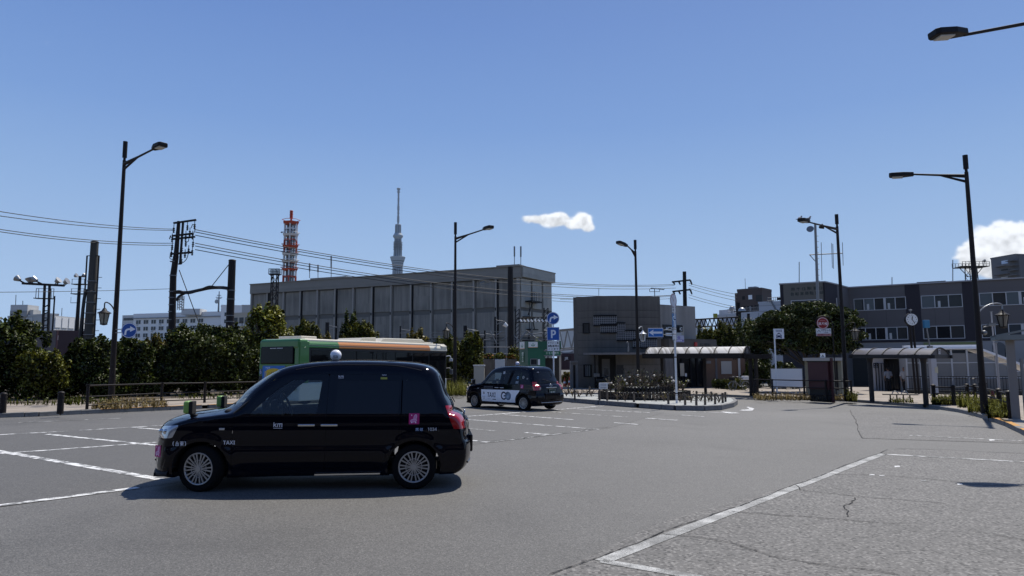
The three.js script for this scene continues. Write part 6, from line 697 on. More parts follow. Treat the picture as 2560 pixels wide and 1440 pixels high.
// ---------------------------------------------------------------- the concrete police box with its curved front
{
  const t = thing('police_box', 'dark concrete police box with curved front and stepped glass-block windows', 'police box', new V3()), D = (s) => 54 - 0.95 * 4 * s * (1 - s), C = (s, off = 0) => { const p = at(1443 + 211 * s, 903, D(s)), a = at(1443 + 211 * (s - 0.01), 903, D(s - 0.01)), b = at(1443 + 211 * (s + 0.01), 903, D(s + 0.01)), n = new V3(-(b.z - a.z), 0, b.x - a.x).normalize(); if (n.z < 0) n.negate(); return p.addScaledVector(n, off); }, S = (px) => (px - 1443) / 211, Y = (py, d = 53.4) => at(1550, py, d).y;
  const strip = (s0, s1, y0, y1, th, off = 0, n = 0) => { n = n || Math.max(1, Math.ceil((s1 - s0) * 24)); const a = [], b = []; for (let i = 0; i <= n; i++) { const s = lerp(s0, s1, i / n), p = C(s, off), q = C(s, off - th); a.push(new THREE.Vector2(p.x, -p.z)); b.unshift(new THREE.Vector2(q.x, -q.z)); } return new THREE.ExtrudeGeometry(new THREE.Shape([...a, ...b]), { depth: y1 - y0, bevelEnabled: false }).rotateX(-Math.PI / 2).translate(0, y0, 0); };
  const conc = std(1, 1, 1, 0.92, 0, { map: stain(512, [0.115, 0.108, 0.098], 0.26, 3, 71, 0.22) }); conc.map.repeat.set(0.3, 0.3); const conc2 = std(1, 1, 1, 0.92, 0, { map: stain(512, [0.24, 0.23, 0.215], 0.34, 3, 73, 0.6) }); conc2.map.repeat.set(0.22, 0.22);
  const lines = [740, 776.4, 794, 812, 831, 850, 869, 887, 912.5, 966]; const e0 = S(1494), e1 = S(1540);
  for (let i = 0; i < 9; i++) { const y1 = Y(lines[i]) - 0.012, y0 = Y(lines[i + 1]) + 0.012 - (i === 8 ? 0.4 : 0); if (i < 7) part('concrete_course', strip(0, 1, y0, y1, 0.3), conc, t); else { part('concrete_course', strip(0, e0, y0, y1, 0.3), conc, t); part('concrete_course', strip(e1, 1, y0, y1, 0.3), conc, t); } }
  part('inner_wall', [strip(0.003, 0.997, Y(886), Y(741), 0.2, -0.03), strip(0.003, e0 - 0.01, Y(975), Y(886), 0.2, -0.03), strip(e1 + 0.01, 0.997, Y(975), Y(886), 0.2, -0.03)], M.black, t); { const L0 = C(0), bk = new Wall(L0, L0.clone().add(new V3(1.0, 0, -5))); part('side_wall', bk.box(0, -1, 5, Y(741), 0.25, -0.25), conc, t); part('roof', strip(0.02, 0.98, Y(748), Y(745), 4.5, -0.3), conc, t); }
  // stepped glass-block windows
  const block1 = phys(0.035, 0.037, 0.042, 0.3), bars = std(0.24, 0.25, 0.27, 0.6), fr = phys(0.010, 0.010, 0.012, 0.8, { specularIntensity: 0.3 });
  for (const [x0, x1, y0, y1] of [[1487, 1543, 791, 812.5], [1503.6, 1543, 812.7, 831], [1543.3, 1564, 809.5, 850], [1564.3, 1604.5, 828, 850], [1583.5, 1604.5, 850.2, 868], [1605, 1641.7, 848.5, 868.5]]) {
    const w = part('glass_block_window', strip(S(x0), S(x1), Y(y1), Y(y0), 0.06, 0.05), block1, t), n = Math.round((x1 - x0) / 4.7), g = []; for (let i = 0; i <= n; i++) { const s = S(lerp(x0, x1, i / n)); g.push(strip(s - 0.0022, s + 0.0022, Y(y1), Y(y0), 0.04, 0.075, 1)); } const m = Math.round((y1 - y0) / 5.6); for (let j = 1; j < m; j++) g.push(strip(S(x0), S(x1), Y(lerp(y0, y1, j / m)) - 0.012, Y(lerp(y0, y1, j / m)) + 0.012, 0.03, 0.07)); part('mullions', g, bars, w).userData.kind = 'stuff';
    part('frame', strip(S(x0) - 0.004, S(x1) + 0.004, Y(y0), Y(y0) + 0.09, 0.14, 0.12), fr, w); part('frame', strip(S(x0) - 0.004, S(x1) + 0.004, Y(y1) - 0.09, Y(y1), 0.14, 0.12), fr, w);
  }
  const win = (x0, x1, y0, y1, m, lit) => { const w = part('window', strip(S(x0), S(x1), Y(y1), Y(y0), 0.05, 0.02), m, t); part('frame', [strip(S(x0) - 0.008, S(x0), Y(y1), Y(y0), 0.12, 0.08, 1), strip(S(x1), S(x1) + 0.008, Y(y1), Y(y0), 0.12, 0.08, 1), strip(S(x0) - 0.008, S(x1) + 0.008, Y(y0), Y(y0) + 0.06, 0.12, 0.08), strip(S(x0) - 0.008, S(x1) + 0.008, Y(y1) - 0.06, Y(y1), 0.14, 0.1)], fr, w); if (lit) part('grille', [0.25, 0.5, 0.75].map((f) => strip(S(lerp(x0, x1, f)) - 0.003, S(lerp(x0, x1, f)) + 0.003, Y(y1), Y(y0), 0.03, 0.05, 1)), bars, w); };
  win(1460.5, 1473.5, 809, 831, M.black); win(1461, 1477.5, 913, 940, block1, 1);
  // recessed entrance with a pale door, porch slab, side annex
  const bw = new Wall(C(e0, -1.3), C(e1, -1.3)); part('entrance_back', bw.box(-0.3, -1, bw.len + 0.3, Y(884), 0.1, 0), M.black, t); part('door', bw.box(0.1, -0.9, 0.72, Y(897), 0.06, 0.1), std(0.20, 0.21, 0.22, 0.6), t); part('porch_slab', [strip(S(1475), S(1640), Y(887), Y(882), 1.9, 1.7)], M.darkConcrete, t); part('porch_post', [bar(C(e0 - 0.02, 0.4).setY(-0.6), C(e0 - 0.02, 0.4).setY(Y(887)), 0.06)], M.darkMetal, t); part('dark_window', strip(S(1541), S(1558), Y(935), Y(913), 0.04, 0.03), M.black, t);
  const an = new Wall(at(1425, 903, 53), at(1444, 903, 53)), ya = at(1430, 906, 53).y; part('annex', an.frame(0, -1.2, an.len, ya, 0.2, 0.6, -0.3).concat(an.box(0, ya, an.len, ya + 0.12, 0.9, -0.4)), M.darkConcrete, t); part('annex_door', an.box(0.2, -1, an.len - 0.02, ya - 0.2, 0.08, -0.2), std(0.05, 0.05, 0.052, 0.6), t);
  // straight rear block with stained wall, dark sign band, columns and glass doors
  const w = new Wall(at(1650, 903, 55.5), at(1742, 903, 58)), yt = (at(1656, 760, 55.5).y + at(1740, 767, 58).y) / 2; part('rear_wall', w.box(0, w.hit(1700, 868)[1], w.len, yt, 4, -4), conc2, t);
  const pb = (x0, y0, x1, y1, th, off, m, n, par) => part(n, w.pbox(x0, y1, x1, y0, th, off), m, par ?? t);
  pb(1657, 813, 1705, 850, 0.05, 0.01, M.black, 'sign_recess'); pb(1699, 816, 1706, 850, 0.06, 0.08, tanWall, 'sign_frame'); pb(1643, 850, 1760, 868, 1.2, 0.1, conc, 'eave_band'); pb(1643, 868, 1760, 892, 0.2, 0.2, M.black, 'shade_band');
  const icon = print(canvasTex(128, 64, (x) => { x.fillStyle = '#0b0b0c'; x.fillRect(0, 0, 128, 64); x.strokeStyle = '#cfd2d4'; x.lineWidth = 7; x.strokeRect(58, 20, 44, 28); x.beginPath(); x.moveTo(20, 44); x.lineTo(34, 20); x.lineTo(52, 22); x.lineTo(50, 46); x.closePath(); x.fillStyle = '#cfd2d4'; x.fill(); })); { const a = w.hit(1658, 829), b = w.hit(1682, 814); part('pictogram', w.plate(a[0], a[1], b[0], b[1], 0.075), icon, t); const c = w.hit(1694, 829), e = w.hit(1704, 815); part('pictogram', w.plate(c[0], c[1], e[0], e[1], 0.15), icon, t); }
  { const a = w.hit(1650, 857), b = w.hit(1676, 839); part('police_sign', [w.box(a[0], a[1], b[0], b[1], 0.1, 1.35)], M.galv, t); part('sign_face', w.plate(a[0] + 0.03, a[1] + 0.03, b[0] - 0.03, b[1] - 0.03, 1.453), print(canvasTex(256, 180, (x) => { x.fillStyle = '#aab0c6'; x.fillRect(0, 0, 256, 180); x.strokeStyle = '#6d63a8'; x.lineWidth = 9; x.beginPath(); x.arc(128, 62, 32, 0, 7); x.stroke(); x.fillStyle = '#6d63a8'; for (let i = 0; i < 5; i++) { x.beginPath(); x.arc(128 + 18 * Math.sin(i * 1.257), 62 - 18 * Math.cos(i * 1.257), 10, 0, 7); x.fill(); } x.fillRect(10, 112, 236, 56); write(x, 'KOBAN', 128, 141, 46, '#e9ecf4'); })), t.children.at(-1)); pb(1659, 833, 1679, 840, 0.08, 0.2, M.signWhite, 'notice_board'); pb(1684, 832, 1697, 850, 0.08, 0.2, paleWall, 'notice_board'); }
  pb(1704, 857, 1709, 867, 0.12, 1.32, M.signRed, 'red_lamp'); { const a = w.hit(1713, 867), b = w.hit(1750, 859); part('lettering', w.plate(a[0], a[1], b[0], b[1], 1.33), alphaPrint(512, 110, (x) => { write(x, '南千住駅東口', 256, 32, 52, '#0c0c0e', 0.16, 1.2); write(x, '駅東口自転車場', 256, 84, 46, '#0c0c0e', 0.16, 1.1); }), t); }
  for (const [x0, x1] of [[1636, 1642], [1645, 1653]]) pb(x0, 892, x1, 978, 0.25, 1.0, M.darkConcrete, 'column'); pb(1653, 892, 1676, 978, 0.2, 0.3, conc, 'lower_wall');
  const gl = pb(1676, 892, 1752, 978, 0.1, 0.2, phys(0.012, 0.013, 0.015, 0.08, { specularIntensity: 0.5 }), 'glass_door'); for (const x of [1676, 1697, 1718, 1734, 1750]) part('frame', w.pbox(x, 978, x + 1.6, 892, 0.1, 0.28), fr, gl); pb(1691, 908, 1700, 940, 0.03, 0.4, tanWall, 'poster', gl); pb(1703, 933, 1707, 941, 0.03, 0.4, M.signWhite, 'poster', gl);
  const ae = thing('television_aerial', 'fishbone television aerial on the police box roof', 'aerial', at(1643, 738, 55)), k = 55 / FOC; part('mast', bar([-0.2, -0.3, 0], [-0.2, 17 * k, 0], 0.03), M.darkMetal, ae); part('boom', [beam([-16 * k, 17.5 * k, 0], [18 * k, 14 * k, 0], 0.05, 0.05), ...[-14, -10, -6, -2, 2, 6, 10, 14, 17].map((x) => bar([x * k, (17 - x * 0.1) * k, -0.35], [x * k, (17 - x * 0.1) * k, 0.35], 0.012)), bar([-0.6, 9 * k, 0], [0.2, 9 * k, 0], 0.02), bar([-0.6, 9 * k, 0], [-0.6, 16 * k, 0], 0.02), bar([0.2, 9 * k, 0], [0.2, 15 * k, 0], 0.02)], M.darkMetal, ae);
  solo('roof_rod', bar(at(1497, 739, 54), at(1497, 720, 54), 0.02), M.galv, 'thin rod on the left part of the police box roof', 'antenna');
  // scooter parked in the entrance
  const sp = C(S(1507), 0.9), sc = thing('motor_scooter', 'dark police scooter parked in the police box entrance', 'scooter', onG(sp.x, sp.z, PAVE), -0.9); part('body', [rbox(0.9, 0.3, 0.3, 0.1, -0.1, 0.62, 0), rbox(0.25, 0.55, 0.34, 0.08, 0.42, 0.65, 0), rbox(0.5, 0.1, 0.28, 0.03, 0.15, 0.35, 0)], M.black, sc); part('seat', rbox(0.6, 0.12, 0.28, 0.05, -0.2, 0.83, 0), M.rubber, sc); part('handlebar', [bar([0.42, 0.9, -0.32], [0.42, 1.05, 0.32], 0.025), bar([0.45, 0.5, 0], [0.4, 1.0, 0], 0.04)], M.darkMetal, sc); part('windshield', rbox(0.03, 0.5, 0.42, 0.012, 0.47, 1.28, 0), M.black, sc); for (const x of [-0.5, 0.6]) part('wheel', [new THREE.TorusGeometry(0.2, 0.06, 8, 24).translate(x, 0.26, 0), new THREE.CylinderGeometry(0.15, 0.15, 0.06, 20).rotateX(1.57).translate(x, 0.26, 0)], M.rubber, sc); part('top_box', rbox(0.34, 0.28, 0.36, 0.04, -0.55, 1.0, 0), M.galv, sc);
}
{ // speaker pole beside it
  const t = thing('handrail_hook', 'curved white pipe standing on the porch roof of the police box', 'pipe', at(1571, 880, 51)), k = 51 / FOC; part('pipe', [tube([[0, 0, 0], [0, 20 * k, 0], [-0.02, 24 * k, 0], [-0.1, 25 * k, 0.1], [-0.14, 22 * k, 0.1]], 0.035, 20, 7), rbox(0.12, 0.36, 0.12, 0.02, 0, 0.2, 0)], M.galv, t);
}
// ---------------------------------------------------------------- covered walkway, bus shelters
function barrel(name, label, A, B, o) {      // barrel-roofed canopy between two eave points; A..B runs along the front eave, the vault rises behind it
  const t = thing(name, label, o.cat, A.clone()), d = B.clone().sub(A); d.y = 0; const L = d.length(), u = d.clone().normalize(), q = new V3(u.z, 0, -u.x); if (q.z > 0) q.negate(); const loc = (a, y, b) => u.clone().multiplyScalar(a).addScaledVector(q, b).setY(y + ((B.y - A.y) * a) / L); const W = o.width, R = o.rise, seg = 10, arc = (f) => [R * Math.sin(Math.PI * f) ** 0.85, W * f];
  const shell = (a0, a1, up, th) => { const pos = [], idx = []; for (let i = 0; i <= seg; i++) { const [y, b] = arc(i / seg); for (const a of [a0, a1]) { const p = loc(a, y + up, b); pos.push(p.x, p.y, p.z); } } for (let i = 0; i < seg; i++) { const k = i * 2; idx.push(k, k + 1, k + 2, k + 1, k + 3, k + 2); } const g = new THREE.BufferGeometry(); g.setAttribute('position', new THREE.Float32BufferAttribute(pos, 3)); g.setAttribute('uv', new THREE.Float32BufferAttribute(pos.flatMap((v, i) => (i % 3 === 0 ? [v * 0.7, pos[i + 1] * 0.7 + pos[i + 2] * 0.3] : [])), 2)); g.setIndex(idx); g.computeVertexNormals(); return g; };
  for (let i = 0; i < o.n; i++) part('roof_panel', shell((L * i) / o.n + 0.02, (L * (i + 1)) / o.n - 0.02, 0, 0.02), o.roof, t);
  for (let i = 0; i <= o.n; i++) part('rib', tube([...Array(seg + 1)].map((_, k) => { const [y, b] = arc(k / seg); return loc((L * i) / o.n, y + 0.012, b); }), o.ribR ?? 0.03, 20, 6), o.frame, t);
  for (const b of [0, W]) part('eave_beam', beam(loc(-0.15, -0.1, b), loc(L + 0.15, -0.1, b), 0.12, o.beam ?? 0.2), o.frame, t); for (const a of [0, L]) part('end_beam', beam(loc(a, -0.1, -0.06), loc(a, -0.1, W + 0.06), 0.12, o.beam ?? 0.2), o.frame, t);
  for (const a of [0.01, L - 0.01]) { const pos = [], idx = []; for (let i = 0; i <= seg; i++) { const [y, b] = arc(i / seg); for (const yy of [y, -0.02]) { const p = loc(a, yy, b); pos.push(p.x, p.y, p.z); } } for (let i = 0; i < seg; i++) { const k = i * 2; idx.push(k, k + 1, k + 2, k + 1, k + 3, k + 2); } const g = new THREE.BufferGeometry(); g.setAttribute('position', new THREE.Float32BufferAttribute(pos, 3)); g.setIndex(idx); g.computeVertexNormals(); part('gable_panel', g, o.gable, t); }
  if (o.icon) { const p = loc(L + 0.03, R * 0.45, W * 0.42), g = new THREE.PlaneGeometry(o.icon[0], o.icon[1]); g.applyMatrix4(new THREE.Matrix4().makeBasis(q, new V3(0, 1, 0), u)); part('pictogram', g.translate(p.x, p.y, p.z), o.icon[2], t); }
  for (const [a, b, r] of o.posts) { const p = loc(a, 0, b), y0 = gy(A.x + p.x, A.z + p.z) + PAVE - A.y; part('post', [cyl(r, r, -0.1 - y0, p.x, y0, p.z, 14), lathe([[r, 0], [r * 1.3, 0.2], [r * 2.4, 0.34]], 14).translate(p.x, -0.42 + ((B.y - A.y) * a) / L, p.z), box(r * 4, 0.03, r * 4, p.x, y0 + 0.015, p.z)], o.frame, t); }
  return { t, loc, L, u, q };
}
const wheelIcon = print(canvasTex(64, 64, (x) => { x.fillStyle = '#3b3334'; x.fillRect(0, 0, 64, 64); x.strokeStyle = '#cfd0d2'; x.lineWidth = 6; x.strokeRect(6, 6, 52, 52); x.beginPath(); x.moveTo(26, 14); x.lineTo(28, 38); x.lineTo(46, 40); x.stroke(); x.beginPath(); x.arc(32, 42, 10, 0, 7); x.stroke(); }));
const manIcon = print(canvasTex(64, 96, (x) => { x.fillStyle = '#262223'; x.fillRect(0, 0, 64, 96); x.fillStyle = '#d8d9da'; x.beginPath(); x.arc(32, 18, 10, 0, 7); x.fill(); x.fillRect(20, 32, 24, 30); x.fillRect(21, 60, 9, 30); x.fillRect(34, 60, 9, 30); }));
{
  const dirty = new THREE.MeshPhysicalMaterial({ side: THREE.DoubleSide, roughness: 0.6, transmission: 0.15, thickness: 0, map: tex(512, (u, v) => { const n = fbm(u * 9 + 2, v * 3, 6) + 0.25 * (1 - v), k = n > 0.66 ? 0.35 : n > 0.6 ? 0.65 : 1; return [enc(0.50 * k), enc(0.49 * k), enc(0.47 * k)]; }) });
  const A = at(1612, 886, 42.6), B = at(1858, 885, 39.6); const r = barrel('covered_walkway', 'long covered walkway with dirty white barrel roof beside the police box', A, B, { cat: 'canopy', width: 2.1, rise: 0.44, n: 7, roof: dirty, frame: M.poleBrown, gable: std(0.05, 0.045, 0.045, 0.6, 0, { side: THREE.DoubleSide }), posts: [[0.5, 1.7, 0.09], [3.2, 1.7, 0.09], [6.2, 0.25, 0.11], [6.2, 1.8, 0.11], [6.45, 0.25, 0.06]], beam: 0.3, ribR: 0.035, icon: [0.24, 0.34, manIcon] });
  const p = r.loc(r.L + 0.1, -0.22, 0.1); part('side_beam', beam(r.loc(r.L, -0.14, 0.2), r.loc(r.L + 1.5, -0.14, 0.2), 0.4, 0.26), M.poleBrown, r.t);
  const tint = new THREE.MeshPhysicalMaterial({ color: new THREE.Color().setRGB(0.13, 0.12, 0.125), side: THREE.DoubleSide, roughness: 0.25, transmission: 0.25, thickness: 0 });
  const P1 = G(2178, 1006, PAVE), P2 = G(2313, 1012, PAVE), ax = P2.clone().sub(P1).setY(0), len = ax.length(); ax.normalize(); const qq = new V3(ax.z, 0, -ax.x); if (qq.z > 0) qq.negate(); const yE = at(2310, 886.5, -P2.z).y, A2 = P1.clone().addScaledVector(ax, -0.75).addScaledVector(qq, -0.1).setY(yE + 0.04), B2 = P2.clone().addScaledVector(ax, 0.45).addScaledVector(qq, -0.1).setY(yE);
  barrel('bus_shelter', 'open bus shelter with tinted arched roof on two dark posts, right of the tree', A2, B2, { cat: 'bus shelter', width: 1.7, rise: 0.29, n: 5, roof: tint, frame: phys(0.03, 0.027, 0.027, 0.5, { specularIntensity: 0.4 }), gable: std(0.10, 0.085, 0.08, 0.6, 0, { side: THREE.DoubleSide }), posts: [[0.75, 0.2, 0.11], [0.75 + len, 0.2, 0.11]], beam: 0.16, icon: [0.24, 0.24, wheelIcon] });
  // cut off at the right edge of the picture: the next shelter
  const e = G(2540, 1047, PAVE), t = thing('bus_shelter', 'grey-green bus shelter post and roof edge cut by the right edge', 'bus shelter', e, -0.5), H = at(2536, 850, -e.z).y - e.y, gg = std(0.16, 0.19, 0.19, 0.5), g2 = std(0.20, 0.19, 0.18, 0.6); part('post', [box(0.22, H, 0.22, 0, H / 2, 0)], g2, t); part('post', [cyl(0.05, 0.05, H - 0.6, 0.26, 0, 0.05)], M.galv, t); part('roof_edge', [box(3.2, 0.16, 0.12, 1.2, H + 0.08, 0.3), box(0.12, 0.16, 1.4, -0.34, H + 0.08, -0.3)], gg, t); part('roof', [extrude([[-0.4, 0.16], [0.8, 0.42], [2.0, 0.5], [2.8, 0.45], [2.8, 0.4], [2.0, 0.45], [0.8, 0.36], [-0.4, 0.1]], 1.4).translate(0, H, -1.05)], gg, t); part('post', [box(0.22, H, 0.22, 2.4, H / 2, -0.2)], g2, t);
}
// ---------------------------------------------------------------- the rose island
{
  const at0 = (px, py, h = 0.185) => G(px, py, h), ORD = ['first', 'second', 'third', 'fourth', 'fifth', 'sixth', 'seventh', 'eighth', 'ninth', 'tenth', 'eleventh', 'twelfth', 'thirteenth', 'fourteenth', 'fifteenth', 'sixteenth'], stakeNth = {};
  [1437, 1499, 1518, 1585, 1671, 1713, 1741, 1763, 1788, 1807].forEach((x, i) => { stakeNth[x] = `${ORD[i]} grey wooden stake from the left along the front edge of the rose island`; }); [1421, 1474, 1742, 1779, 1814].forEach((x, i) => { stakeNth[x] = `${ORD[i]} grey wooden stake from the left along the rear edge of the rose island`; });
  for (const [px, py, k] of [[1474, 986, 0], [1499, 1001, 1], [1518, 1001.5, 1], [1585, 1005, 1], [1671, 1010, 1], [1713, 1012.5, 1], [1741, 1013.5, 1], [1763, 1012.5, 1], [1788, 1010.5, 1], [1807, 1007.5, 1], [1814, 1004.5, 0], [1779, 1003, 0], [1742, 1001, 0], [1437, 997, 1], [1421, 983, 0]]) {
    const i = px, nth = stakeNth[px], t = thing('wooden_stake', nth, 'stake', at0(px, py), i * 0.3, 'wooden stakes with a wire round the rose island'); part('stake', [cyl(0.05, 0.048, 0.5, 0, -0.06, 0, 9)], M.wood, t); part('wire_ring', [new THREE.TorusGeometry(0.055, 0.006, 5, 12).rotateX(1.57).translate(0, 0.36, 0)], M.darkMetal, t);
  }
  const ring = [[1421, 983], [1437, 997], [1499, 1001], [1518, 1001.5], [1585, 1005], [1671, 1010], [1713, 1012.5], [1741, 1013.5], [1763, 1012.5], [1788, 1010.5], [1807, 1007.5], [1814, 1004.5], [1779, 1003], [1742, 1001]].map(([a, b]) => at0(a, b)); const wg = []; for (let i = 1; i < ring.length; i++) for (const h of [0.2, 0.38]) wg.push(bar(ring[i - 1].clone().setY(ring[i - 1].y + h), ring[i].clone().setY(ring[i].y + h), 0.008, 5)); solo('fence_wire', wg, M.darkMetal, 'thin double wire strung between the stakes of the rose island', 'wire');
  // raised log planter in two tiers
  const t = thing('log_planter', 'raised two-tier planter of dark upright logs in the rose island', 'planter', new V3()), c0 = at0(1616, 999), cx = c0.x, cz = c0.z - 0.5, gy0 = gy(cx, cz) + 0.17;
  const tier = (rx, rz, h, y) => { const logs = [], r = rng((rx * 100) | 0), n = Math.round((rx + rz) * 3.3 / 0.15); for (let i = 0; i < n; i++) { const f = (i / n) * 6.2832; logs.push(cyl(0.075, 0.072, h * (0.95 + 0.08 * r()), cx + Math.cos(f) * rx, y, cz + Math.sin(f) * rz, 7)); } const m = part('log_wall', logs, std(0.030, 0.024, 0.019, 0.95), t); m.userData.kind = 'stuff'; part('gravel', new THREE.CylinderGeometry(1, 1, 0.03, 40).scale(rx, 1, rz).translate(cx, y + h - 0.06, cz), M.gravelWhite, t); };
  tier(2.15, 1.3, 0.42, gy0); tier(1.35, 0.8, 0.25, gy0 + 0.38);
  const rose = (name, label, p, h, w, nS, nL, seed, mat, fl) => { const r = rng(seed), g = thing(name, label, 'rose bush', p, 0, 'rose bushes in the traffic island'), st = []; const tips = []; for (let i = 0; i < nS; i++) { const f = r() * 6.28, e = w * (0.3 + 0.7 * r()), hh = h * (0.6 + 0.4 * r()), mid = [Math.cos(f) * e * 0.35, hh * 0.5, Math.sin(f) * e * 0.35], tip = [Math.cos(f + 0.5) * e, hh, Math.sin(f + 0.5) * e]; st.push(tube([[0, 0, 0], mid, tip], 0.011, 6, 4)); tips.push(tip, mid); if (r() < 0.7) { const b = [mid[0] + (r() - 0.5) * w * 0.8, hh * (0.6 + 0.3 * r()), mid[2] + (r() - 0.5) * w * 0.8]; st.push(bar(mid, b, 0.008, 4)); tips.push(b); } } part('stem', st, std(0.10, 0.075, 0.055, 0.9), g).userData.kind = 'stuff'; part('foliage', leaves(tips.map(([x, y, z]) => [x, y, z, 0.13, 0.12, 0.13]), nL, 0.055, seed, 0.4, 1.4), mat, g); if (fl) { const fs = []; for (let i = 0; i < fl; i++) { const q = tips[(r() * tips.length) | 0]; fs.push(new THREE.IcosahedronGeometry(0.045 + 0.02 * r(), 1).translate(q[0], q[1] + 0.04, q[2])); } part('flower', fs, std(0.72, 0.66, 0.58, 0.7), g).userData.kind = 'stuff'; } };
  const dk = leafMat(0.055, 0.065, 0.028, 0.5), rr = rng(77);
  for (let i = 0; i < 22; i++) { const up = i < 8, q = up ? (i + 0.5) / 4 - 1 : (i - 7.5) / 7 - 1, x = cx + q * (up ? 1.2 : 2.05), z = cz + (rr() - 0.5) * 2 * Math.sqrt(1 - q * q) * (up ? 0.6 : 1.15); rose('rose_bush', up ? `${ORD[i]} rose bush from the left on the upper tier of the log planter` : `${ORD[i - 8]} rose bush from the left on the lower tier of the log planter`, new V3(x, up ? gy0 + 0.6 : gy0 + 0.36, z), up ? 0.5 + 0.45 * rr() : 0.45 + 0.3 * rr(), 0.42, 12, 85, 100 + i, i % 7 === 0 ? M.leafMid : dk, i % 2 ? 2 : 0); }
  for (let i = 0; i < 15; i++) { const px = [1416, 1431, 1448, 1466, 1478, 1545, 1563, 1612, 1640, 1660, 1700, 1728, 1752, 1772, 1797][i], p = at0(px, px < 1480 ? 991 + (i % 3) : px > 1690 ? 1003 + (i % 3) * 2 : 1003.5); rose('rose_bush', `${ORD[i]} low bare rose bush from the left in the white gravel round the planter`, p, 0.42, 0.30, 9, 18, 200 + i, i % 2 ? M.leafYellow : dk, 0); }
  // notice board, one-way sign pole
  const nb = at0(1508.5, 1001.6), b = thing('notice_board', 'small white notice board on two stakes in the rose island', 'notice board', nb); const H = at(1508, 958, -nb.z).y - nb.y; for (const x of [-0.17, 0.17]) part('stake', cyl(0.045, 0.045, H - 0.2, x, -0.05, 0, 9), M.wood, b); part('board', rbox(0.40, 0.28, 0.025, 0.01, 0, H - 0.12, 0.055), M.signWhite, b); part('notice_print', new THREE.PlaneGeometry(0.38, 0.26).translate(0, H - 0.12, 0.072), print(canvasTex(192, 128, (x) => { x.fillStyle = '#d9d9d6'; x.fillRect(0, 0, 192, 128); x.fillStyle = '#8b8b90'; x.fillRect(30, 18, 132, 14); write(x, '口行専用', 96, 58, 30, '#77777c'); x.fillRect(20, 88, 150, 9); x.fillRect(34, 106, 120, 8); })), b);
  const sp = G(1692, 1008, 0.185), d = -sp.z, s = thing('no_parking_sign', 'slim white sign pole in the rose island with turned no-parking disc and narrow plates', 'road sign', sp), Y = (py) => at(1687, py, d).y - sp.y; part('pole', cyl(0.045, 0.042, Y(735), 0, -0.05, 0, 14), M.whiteMetal, s); for (const py of [985, 894, 800]) part('clamp', cyl(0.052, 0.052, 0.04, 0, Y(py), 0, 14), M.darkMetal, s);
  const turn = (w, y0, y1, m, n) => part(n, [box(w, y0 - y1, 0.012).translate(0, (y0 + y1) / 2, 0).rotateY(0.9).translate(-0.03, 0, 0.06)], m, s);
  const face = (g, m, n) => part(n, g.translate(0, 0, 0.0075).rotateY(0.9).translate(-0.03, 0, 0.06), m, s); part('disc', [new THREE.CylinderGeometry(0.32, 0.32, 0.012, 36).rotateX(1.5708).translate(0, Y(752), 0).rotateY(0.9).translate(-0.03, 0, 0.06)], M.galv, s);
  face(new THREE.CircleGeometry(0.31, 36).translate(0, Y(752), 0), print(canvasTex(128, 128, (x) => { x.fillStyle = '#c9ccd4'; x.beginPath(); x.arc(64, 64, 64, 0, 7); x.fill(); x.strokeStyle = '#a8939a'; x.lineWidth = 10; x.beginPath(); x.arc(64, 64, 57, 0, 7); x.moveTo(26, 26); x.lineTo(102, 102); x.stroke(); })), 'disc_face');
  turn(0.4, Y(769), Y(782), M.galv, 'plate'); face(new THREE.PlaneGeometry(0.38, 0.24).translate(0, Y(775.5), 0), print(canvasTex(96, 64, (x) => { x.fillStyle = '#d4d6d8'; x.fillRect(0, 0, 96, 64); x.strokeStyle = '#222'; x.lineWidth = 5; x.strokeRect(4, 4, 88, 56); x.fillStyle = '#222'; x.fillRect(16, 18, 64, 10); x.fillRect(16, 36, 64, 10); })), 'plate_face');
  turn(0.42, Y(783), Y(819), M.galv, 'poster_board'); face(new THREE.PlaneGeometry(0.4, Y(784) - Y(818)).translate(0, Y(801), 0), print(canvasTex(96, 160, (x) => { x.fillStyle = '#44719f'; x.fillRect(0, 0, 96, 160); x.strokeStyle = '#c9dbe8'; x.lineWidth = 12; x.beginPath(); x.arc(48, 60, 26, 0, 7); x.moveTo(48, 86); x.lineTo(40, 150); x.moveTo(62, 80); x.lineTo(80, 150); x.stroke(); })), 'poster_print');
  turn(0.42, Y(820), Y(851), M.galv, 'plate'); face(new THREE.PlaneGeometry(0.4, Y(821) - Y(850)).translate(0, Y(835.5), 0), print(canvasTex(96, 128, (x) => { x.fillStyle = '#d9dbdd'; x.fillRect(0, 0, 96, 128); x.strokeStyle = '#222'; x.lineWidth = 4; x.strokeRect(4, 4, 88, 120); write(x, 'タ', 30, 30, 30, '#222'); write(x, 'シー', 48, 66, 30, '#222'); write(x, 'ここ', 48, 100, 28, '#222'); })), 'plate_face');
  const ow = thing('one_way_sign', 'blue one-way sign with white arrow pointing left, before the police box', 'road sign', at(1639, 831.5, d - 0.15)); part('board', rbox(0.66, 0.39, 0.015, 0.006), M.galv, ow); part('arrow_print', new THREE.PlaneGeometry(0.65, 0.38).translate(0, 0, 0.011), print(canvasTex(320, 188, (x) => { x.fillStyle = '#e4e8ee'; x.fillRect(0, 0, 320, 188); x.fillStyle = '#2a6bb5'; x.fillRect(7, 7, 306, 174); x.fillStyle = '#e4e8ee'; x.beginPath(); x.moveTo(18, 94); x.lineTo(120, 28); x.lineTo(104, 72); x.lineTo(300, 72); x.lineTo(300, 116); x.lineTo(104, 116); x.lineTo(120, 160); x.fill(); })), ow); part('bracket', [bar([0.2, 0.1, -0.03], [0.86, 0.13, 0.1], 0.018), bar([0.2, -0.1, -0.03], [0.86, -0.07, 0.1], 0.018)], M.galv, ow);
}
